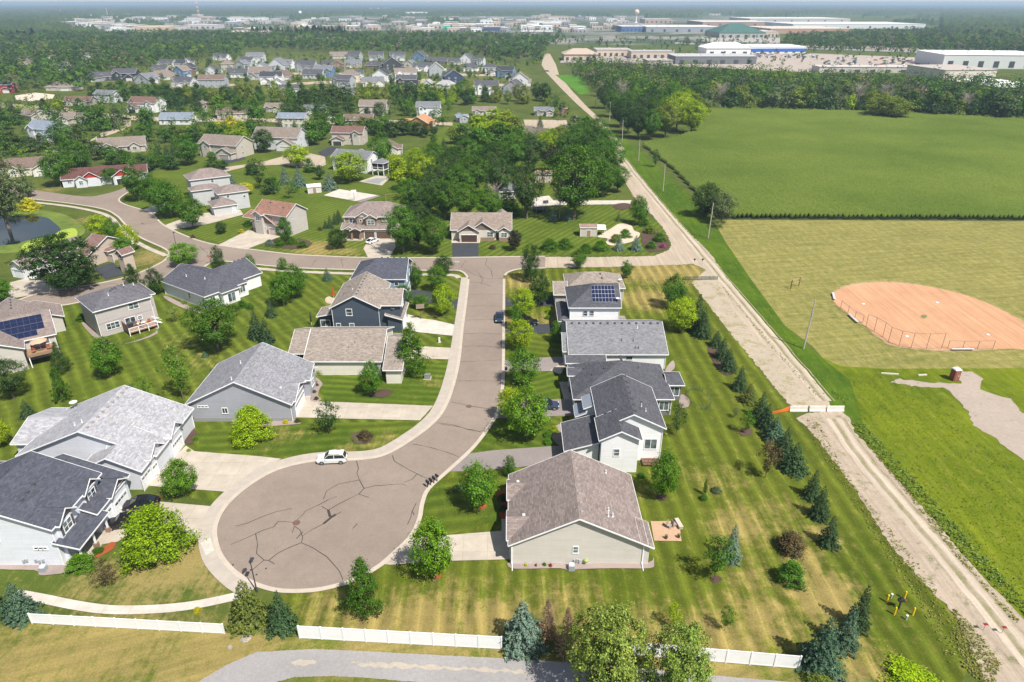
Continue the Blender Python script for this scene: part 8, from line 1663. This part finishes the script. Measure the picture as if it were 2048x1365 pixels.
for a in [('white-roofed store with blue walls beside the car lot', 1500, 1612, 107, 8, 60, wh, wh, None, 'warehouse', 'building', 3, 7, (.03, .12, .42)), ('long dark grey building with flat pale roof', 1350, 1512, 129, 8, 45, (.16, .17, .18), (.42, .43, .44)), ('white low-gabled hall behind the dark grey building', 1412, 1500, 112, 9, 45, wh, wh, None, 'warehouse', 'building', 0, 4, None, 'hip'),
          ('tan office block with hipped roof by the far road', 1128, 1196, 122, 7, 40, tn, (.42, .34, .28), None, 'warehouse', 'building', 0, 5, None, 'hip'), ('tan flat-roofed block, second from the far road', 1193, 1262, 114, 8, 40, tn, (.4, .38, .36)), ('tan flat-roofed block with dark windows', 1262, 1345, 118, 8, 30, (.5, .42, .35), (.36, .36, .37)), ('low grey-brown block partly behind the wood', 1295, 1345, 134, 6, 30, (.38, .35, .32), (.4, .36, .33)),
          ('big white-roofed warehouse at the right edge', 1890, 2090, 138, 13, 75, (.6, .62, .62), (.82, .83, .84), None, 'warehouse', 'building', -8, 7), ('pale concrete warehouse below the big white roof', 1882, 1990, 166, 10, 55, (.62, .58, .52), (.42, .37, .33), None, 'warehouse', 'building', 4, 4), ('flat white roof cut by the right edge', 1990, 2110, 196, 7, 60, (.7, .7, .7), (.82, .83, .84), None, 'warehouse', 'building', 8, 4),
          ('long low grey wall building behind the wood', 1640, 1880, 146, 5, 22, (.5, .47, .44), (.5, .47, .43), None, 'warehouse', 'building', -3, 8), ('long white-roofed warehouse below the water tower', 1292, 1440, 65, 11, 150, (.28, .31, .36), (.62, .6, .55)), ('blue-walled end of the warehouse row', 1243, 1291, 64, 11, 90, (.08, .16, .35), (.55, .55, .55)), ('tan and brown hall right of the water tower', 1290, 1345, 47, 12, 110, (.42, .33, .27), (.5, .46, .42)),
          ('store with broad green hipped roof', 1438, 1530, 76, 9, 110, (.35, .36, .32), (.05, .125, .105), None, 'warehouse', 'building', 0, 6, None, 'hip'), ('tan block beside the green-roofed store', 1512, 1556, 75, 10, 90, tn, (.5, .45, .4)), ('wide tan and red-brown factory', 1540, 1700, 68, 10, 180, (.44, .27, .2), (.58, .52, .45)), ('long brown-walled factory further back', 1405, 1545, 52, 10, 200, (.35, .24, .2), (.6, .56, .5)),
          ('very long white warehouse near the horizon', 1585, 1850, 58, 11, 220, (.62, .64, .66), (.62, .63, .65)), ('pale factory roof at the far right of the town', 1500, 1700, 44, 10, 260, (.5, .48, .48), (.66, .64, .6)), ('white hall beside the apartment blocks', 1062, 1135, 51, 10, 90, wh, (.7, .68, .62)), ('pink-tan apartment block on the rise', 1096, 1136, 41, 14, 60, (.55, .45, .4), (.45, .38, .35), None, 'apartment_block', 'building'),
          ('white warehouse facing parked trailers', 1042, 1105, 60, 9, 60, wh, (.75, .74, .72)), ('small white-roofed block beyond the trailers', 1140, 1172, 60, 7, 50, (.6, .62, .66), (.66, .66, .66)), ('white box building at far left of the town', 152, 170, 52, 8, 50, wh, wh), ('cream store with flat roof at the left', 175, 205, 51, 9, 70, (.62, .55, .5), (.7, .66, .6)), ('white low building by the left wood', 211, 238, 66, 7, 40, wh, (.66, .68, .68)), ('grey-roofed school building at the left wood', 236, 300, 73, 7, 60, (.5, .48, .46), (.45, .44, .43)),
          ('long tan mall with a yellow end', 265, 340, 62, 9, 70, (.58, .45, .28), (.62, .56, .46)), ('cluster hall under the lattice tower', 368, 432, 58, 9, 60, (.5, .48, .5), (.55, .54, .53)), ('tan retail block, left of centre', 444, 528, 73, 8, 70, (.55, .45, .38), (.6, .52, .45)), ('thin white roof line in the town', 452, 528, 42, 9, 60, wh, wh), ('grey shed roof among the trees', 585, 662, 85, 6, 50, (.35, .34, .34), (.46, .43, .43)), ('white slab building near the horizon', 810, 852, 32, 16, 120, (.8, .8, .8), (.8, .8, .8)),
          ('white building group near the horizon', 740, 778, 21, 16, 150, wh, wh), ('brown brick block in the town centre', 640, 668, 62, 10, 50, (.3, .2, .17), (.4, .36, .34)), ('long tan strip mall right of centre', 886, 986, 56, 9, 60, (.6, .52, .42), (.66, .6, .52)), ('navy-fronted store in the town', 967, 1010, 62, 8, 50, (.05, .07, .2), (.4, .4, .42)), ('mint-green roofed store in the town', 885, 900, 60, 8, 40, (.1, .5, .4), (.12, .55, .45))]:
    comm(*a)
rr = random.Random(21)
BL, ct_ = [], {}
for i in range(230):
    u = 1240 - 1120 * rr.random() ** 1.1; v = rr.uniform(34, 66)
    if i > 190: u, v = rr.uniform(0, 2040), rr.uniform(14, 34)
    w = rr.uniform(6, 26); c = rr.choice((wh, tn, (.42, .38, .34), (.3, .3, .33), (.45, .38, .32), (.22, .2, .2), (.55, .52, .48)))
    BL.append((u, u + w, v, rr.uniform(6, 11), rr.uniform(20, 60), c, rr.choice((wh, bg, (.45, .45, .47), (.6, .56, .5))), rr.uniform(-10, 10)))
BN = {wh: 'white', tn: 'tan', (.42, .38, .34): 'grey-brown', (.3, .3, .33): 'slate grey', (.45, .38, .32): 'light brown', (.22, .2, .2): 'dark', (.55, .52, .48): 'pale beige'}
for u0, u1, v, hm, d, c, rc, a in sorted(BL, key=lambda q: q[0]):
    k = BN[c]; ct_[k] = ct_.get(k, 0) + 1; comm('small %s building in the hazy town, %s from left of that colour' % (k, ordw(ct_[k] - 1)), u0, u1, v, hm, d, c, rc, 'small buildings of the hazy town', 'town_building', 'building', a, 3)
for i in range(22):
    u = 1043 + i * 2.9; x, y = P(u, 65); t = thing('trailer', 'white truck trailer, %s from left in the parked row' % ordw(i), 'trailer', x, y, 0, R(12), 'parked truck trailers'); m = MB(); m.box((0, 3, 2.4), (2.4, 14, 2.8)); m.build('box', WHITE(), t); m = MB(); m.box((0, 3, .6), (2.2, 10, .7)); m.build('chassis', mk, t)
# towers
def water_tower(label, u, v, vt, r, col=(.62, .5, .42)):
    x, y = P(u, v); H = min(68, hgt(x, y, vt)); t = thing('water_tower', label, 'water tower', x, y, 0, 0); c = plain('tower paint %.2f' % col[1], col, .5)
    m = MB(); m.lathe((0, 0, 0), [(r * .55, 0), (r * .28, 3), (r * .2, H - 2.2 * r), (r * .3, H - 1.9 * r)], 14); m.build('stem', plain('tower white', (.75, .75, .76), .5), t)
    m = MB(); m.lathe((0, 0, H - r), [(r * math.cos(a), r * math.sin(a)) for a in [R(-80 + k * 16) for k in range(11)]], 20); m.build('tank', c, t, smooth=True)
water_tower('cream ball-shaped water tower above the white warehouses', 1272, 46, 19, 8.5); water_tower('small water tower near the horizon at centre', 855, 16, 4.5, 9, (.7, .7, .72)); water_tower('pale water tower in the haze left of centre', 601, 33, 22, 8, (.75, .75, .76)); water_tower('faint water tower right beside the horizon, top middle', 744, 14, 4.5, 9, (.7, .7, .72))
def mast(label, u, v, vt, r=3.5):
    x, y = P(u, v); H = min(hgt(x, y, vt), 66); t = thing('lattice_mast', label, 'mast', x, y, 0, 0); c1, c2 = plain('mast white', (.7, .7, .7)), plain('mast red', (.5, .15, .12))
    n_ = 10
    for k in range(n_):
        m = MB(); z0, z1 = H * k / n_, H * (k + 1) / n_; r0, r1 = r * (1 - .75 * k / n_), r * (1 - .75 * (k + 1) / n_)
        for j in range(3):
            a, b = j * 2.094, (j + 1) * 2.094; p0, p1 = (r0 * math.cos(a), r0 * math.sin(a), z0), (r1 * math.cos(a), r1 * math.sin(a), z1); q1 = (r1 * math.cos(b), r1 * math.sin(b), z1)
            m.tube(p0, p1, .45, n=4); m.tube(p0, q1, .3, n=4); m.tube(p1, q1, .3, n=4)
        m.build('section', c1 if k % 2 else c2, t)
mast('tall red and white lattice mast on the left skyline', 400, 44, 4.5, 6); mast('slim mast at the left in the haze', 216, 34, 17, 2.5); mast('faint slim mast at far left', 123, 32, 20, 2.5)
for u, v in ((1052, 110), (1095, 112), (1064, 112)): pole('utility pole at the far end of the road, %s' % {1052: 'left', 1095: 'right', 1064: 'middle'}[u], u, v, v - 12, 0)
pole('tall pole rising from the town centre trees', 796, 66, 42, 0)
# parked cars of the lots
body = MB(); body.box((0, 0, .65), (4.5, 1.8, .7)); cabin = MB(); cabin.box((-.2, 0, 1.2), (2.4, 1.6, .5), 0, 0, .85)
cb_, cc_ = mb_mesh(body, 'body', plain('x', (1, 1, 1))), mb_mesh(cabin, 'cabin', M_carglass); cpm = bpy.data.materials.new('car colours'); cpm.use_nodes = True; q = cpm.node_tree; oi = q.nodes.new('ShaderNodeObjectInfo'); q.links.new(oi.outputs['Color'], q.nodes['Principled BSDF'].inputs['Base Color']); cb_.materials.clear(); cb_.materials.append(cpm)
def lotcar(x, y, rz, c, label, group):
    t = thing('parked_car', label, 'car', x, y, .05, rz, group)
    for nme, me_ in (('body', cb_), ('cabin', cc_)): o = bpy.data.objects.new(nme, me_); link(o, t); o.color = (*c, 1)
PC = [(.7, .7, .7), (.05, .05, .06), (.3, .3, .32), (.03, .1, .35), (.4, .03, .03), (.6, .6, .62), (.12, .12, .13)]
CL = ['white', 'black', 'grey', 'blue', 'red', 'silver', 'dark']
LC, cc = [], {}
for i in range(110): LC.append(((rr.uniform(1500, 1630), rr.uniform(108, 118)) if i < 45 else (rr.uniform(1640, 1880), rr.uniform(116, 132))) + (rr.randrange(7),))
for u, v, j in sorted(LC):
    x, y = P(u, v); cc[j] = cc.get(j, 0) + 1; lotcar(x, y, rr.choice((0, 1.57, .3)), PC[j], '%s car in the lot beyond the cornfield wood, %s from left of its colour' % (CL[j], ordw(cc[j] - 1)), 'cars in the lot beyond the wood')
for j, (lb, u, v, c) in enumerate((('dark car at the barrier on the far road', 1094, 144, (.1, .1, .12)), ('brown cabin trailer at the far road end', 1086, 142, (.25, .12, .08)))): x, y = P(u, v); lotcar(x, y, .1, c, lb, None)
# paved and bare ground of the town
sheet('town_lot', pxs((1340, 132), (1345, 108), (1500, 104), (1640, 108), (1900, 118), (1900, 140), (1640, 146), (1500, 140)), Z(8), dirt('lot paving', (.42, .36, .31), (.34, .3, .27), .3)); sheet('town_lot', pxs((1120, 126), (1130, 104), (1350, 100), (1345, 128)), Z(8), dirt('lot paving 2', (.36, .33, .3), (.3, .28, .26), .3))
sheet('bare_land', pxs((1480, 92), (1700, 96), (1860, 104), (1850, 98), (1700, 90), (1500, 88)), Z(9), M_dirt2); sheet('highway', pxs((1350, 88), (1600, 98), (1900, 108), (2200, 118), (2200, 114), (1900, 104), (1600, 95), (1350, 85)), Z(11), M_gray)
sheet('town_lot', pxs((1390, 84), (1560, 86), (1560, 76), (1400, 76)), Z(8), dirt('lot paving 3', (.4, .37, .34), (.32, .31, .3), .2)); sheet('bright_field', pxs((1110, 150), (1165, 152), (1180, 185), (1160, 190)), Z(7), lawn('tall green field', (.08, .2, .02), (.05, .14, .015)))
m, n, b = new_mat('town ground'); pos = nd(n, "ShaderNodeNewGeometry").outputs['Position']; c = mix(n, mrange(n, noise(n, pos, .006, 5, .75), .46, .56, 0, 1), (.045, .08, .03), (.24, .22, .2)); n.links.new(c, b.inputs['Base Color']); b.inputs['Roughness'].default_value = 1
sheet('town_ground', pxs((-400, 72), (1130, 90), (1560, 92), (1560, 34), (900, 30), (300, 32), (-400, 50)), Z(5), m)
RD = np.array(sum([pxs(*q) for q in ([(x, 240) for x in range(520, 910, 12)], [(x, 240 - (525 - x) * .06) for x in range(0, 525, 14)], [(x, 322) for x in range(430, 660, 10)], [(215, 270), (245, 262), (262, 240)], [(1040 + k * 12, 248) for k in range(9)], [(x, 165) for x in range(500, 1050, 12)], [(1088, 130), (1100, 150), (1120, 175), (1150, 205), (1180, 235)], [(718 + 16 * k, 362) for k in range(5)])], []))
def open_ground(c, rh=9.5, rr_=6): S = np.array(SPOTS); return c[(np.hypot(c[:, None, 0] - S[:, 0], c[:, None, 1] - S[:, 1] - 5).min(1) > rh) & (np.hypot(c[:, None, 0] - RD[:, 0], c[:, None, 1] - RD[:, 1]).min(1) > rr_)]
forest('garden_trees', open_ground(fill([(-60, 345), (60, 330), (150, 330), (330, 330), (480, 300), (640, 290), (700, 262), (900, 262), (900, 215), (500, 208), (0, 208), (-100, 220)], 11.5, 31)), 'leafy garden trees filling the plots of the older neighbourhood', 150, .05, (6, 13), 11, (.25, .35, .12, .12, .03, .13))
forest('street_trees', open_ground(fill([(200, 190), (300, 135), (440, 112), (1000, 116), (1060, 150), (1060, 205), (700, 200), (200, 205)], 14, 33), 9), 'small trees between the far subdivision houses', 60, .085, (4, 8), 12)
# ------------------------------------------------------------------ wooded plain to the horizon
rs = np.random.RandomState(4); rad = 1650 * (20500 / 1650) ** (np.linspace(0, 1, 230)); ang = np.radians(np.linspace(-48, 48, 900))
RR, AA = np.meshgrid(rad, ang, indexing='ij'); RR = RR * (1 + rs.uniform(-.004, .004, RR.shape)); X, Y = RR * np.sin(AA), RR * np.cos(AA)
def vnoise(x, y, s, seed):
    r_ = np.random.RandomState(seed).uniform(size=(512, 512)); x, y = x / s + 200, y / s + 5; i, j = np.floor(x).astype(int), np.floor(y).astype(int); f, g = x - i, y - j; f, g = f * f * (3 - 2 * f), g * g * (3 - 2 * g); a = lambda p, q_: r_[p % 512, q_ % 512]
    return (a(i, j) * (1 - f) + a(i + 1, j) * f) * (1 - g) + (a(i, j + 1) * (1 - f) + a(i + 1, j + 1) * f) * g
nz = vnoise(X, Y, 260, 1) * .6 + vnoise(X, Y, 90, 2) * .4; Hh = 3 + 15 * rs.uniform(size=X.shape) ** 1.3 + 3 * vnoise(X, Y, 700, 3)
V_ = 682.5 + FPX * ((CAMH * CT - Y * ST) / (Y * CT + CAMH * ST)); U_ = 1024 + FPX * X / (Y * CT + CAMH * ST)
thr = np.where((U_ < 1250) & (V_ > 33), np.interp(U_, [0, 300], [.2, .9]), np.where((U_ > 1220) & (U_ < 1880) & (V_ > 30), .78, .2)); gap = nz < thr - .1; gap |= (U_ > 1230) & (U_ < 1720) & (V_ > 36)
Hh[gap] = -2.0
V3 = np.stack([X, Y, Hh], -1).reshape(-1, 3); nc_ = len(ang); i, j = np.meshgrid(np.arange(len(rad) - 1), np.arange(nc_ - 1), indexing='ij'); q0 = (i * nc_ + j).ravel(); F4 = np.stack([q0, q0 + 1, q0 + nc_ + 1, q0 + nc_], 1)
lowf = (V3[F4][:, :, 2].max(1) > 0); F4 = F4[lowf]
m, n, b = new_mat('plain canopy'); pos = nd(n, "ShaderNodeNewGeometry").outputs['Position']; c = mix(n, mrange(n, noise(n, pos, .004, 5, .7), .35, .65, 0, 1), (.022, .05, .022), (.07, .10, .032)); c = mix(n, 1.0, c, ramp(n, noise(n, pos, .06, 4, .8), .25, .75, (.5, .55, .55), (1.6, 1.5, 1.3)), 'MULTIPLY'); n.links.new(c, b.inputs['Base Color']); b.inputs['Roughness'].default_value = 1; b.inputs['Specular IOR Level'].default_value = 0
tag(link(bpy.data.objects.new('distant_forest', np_mesh('distant_forest', V3, F4, m))), 'hazy wooded plain reaching to the horizon', 'forest', None, 'stuff')
forest('lot_trees', np.concatenate([fill([(1130, 128), (1900, 146), (1900, 98), (1500, 84), (1130, 98)], 40, 41), fill([(1360, 92), (1900, 112), (1900, 106), (1360, 86)], 14, 43)]), 'trees along the verges and lots of the business park', 60, .1, (5, 10), 13, (.4, .3, .05, .2, .03, .02))
# ------------------------------------------------------------------ haze
m = bpy.data.materials.new('haze air'); m.use_nodes = True; n = m.node_tree; n.nodes.clear(); out = n.nodes.new('ShaderNodeOutputMaterial'); pv = n.nodes.new('ShaderNodeVolumePrincipled')
pv.inputs['Color'].default_value = (.58, .77, 1.0, 1); pv.inputs['Density'].default_value = 1.4e-4; pv.inputs['Anisotropy'].default_value = 0.1; n.links.new(pv.outputs[0], out.inputs['Volume'])
hb = MB(); hb.box((0, 11900, 34.5), (28400, 24900, 71)); tag(hb.build('haze', m), 'thin blue haze over the whole valley', 'haze', None, 'stuff')
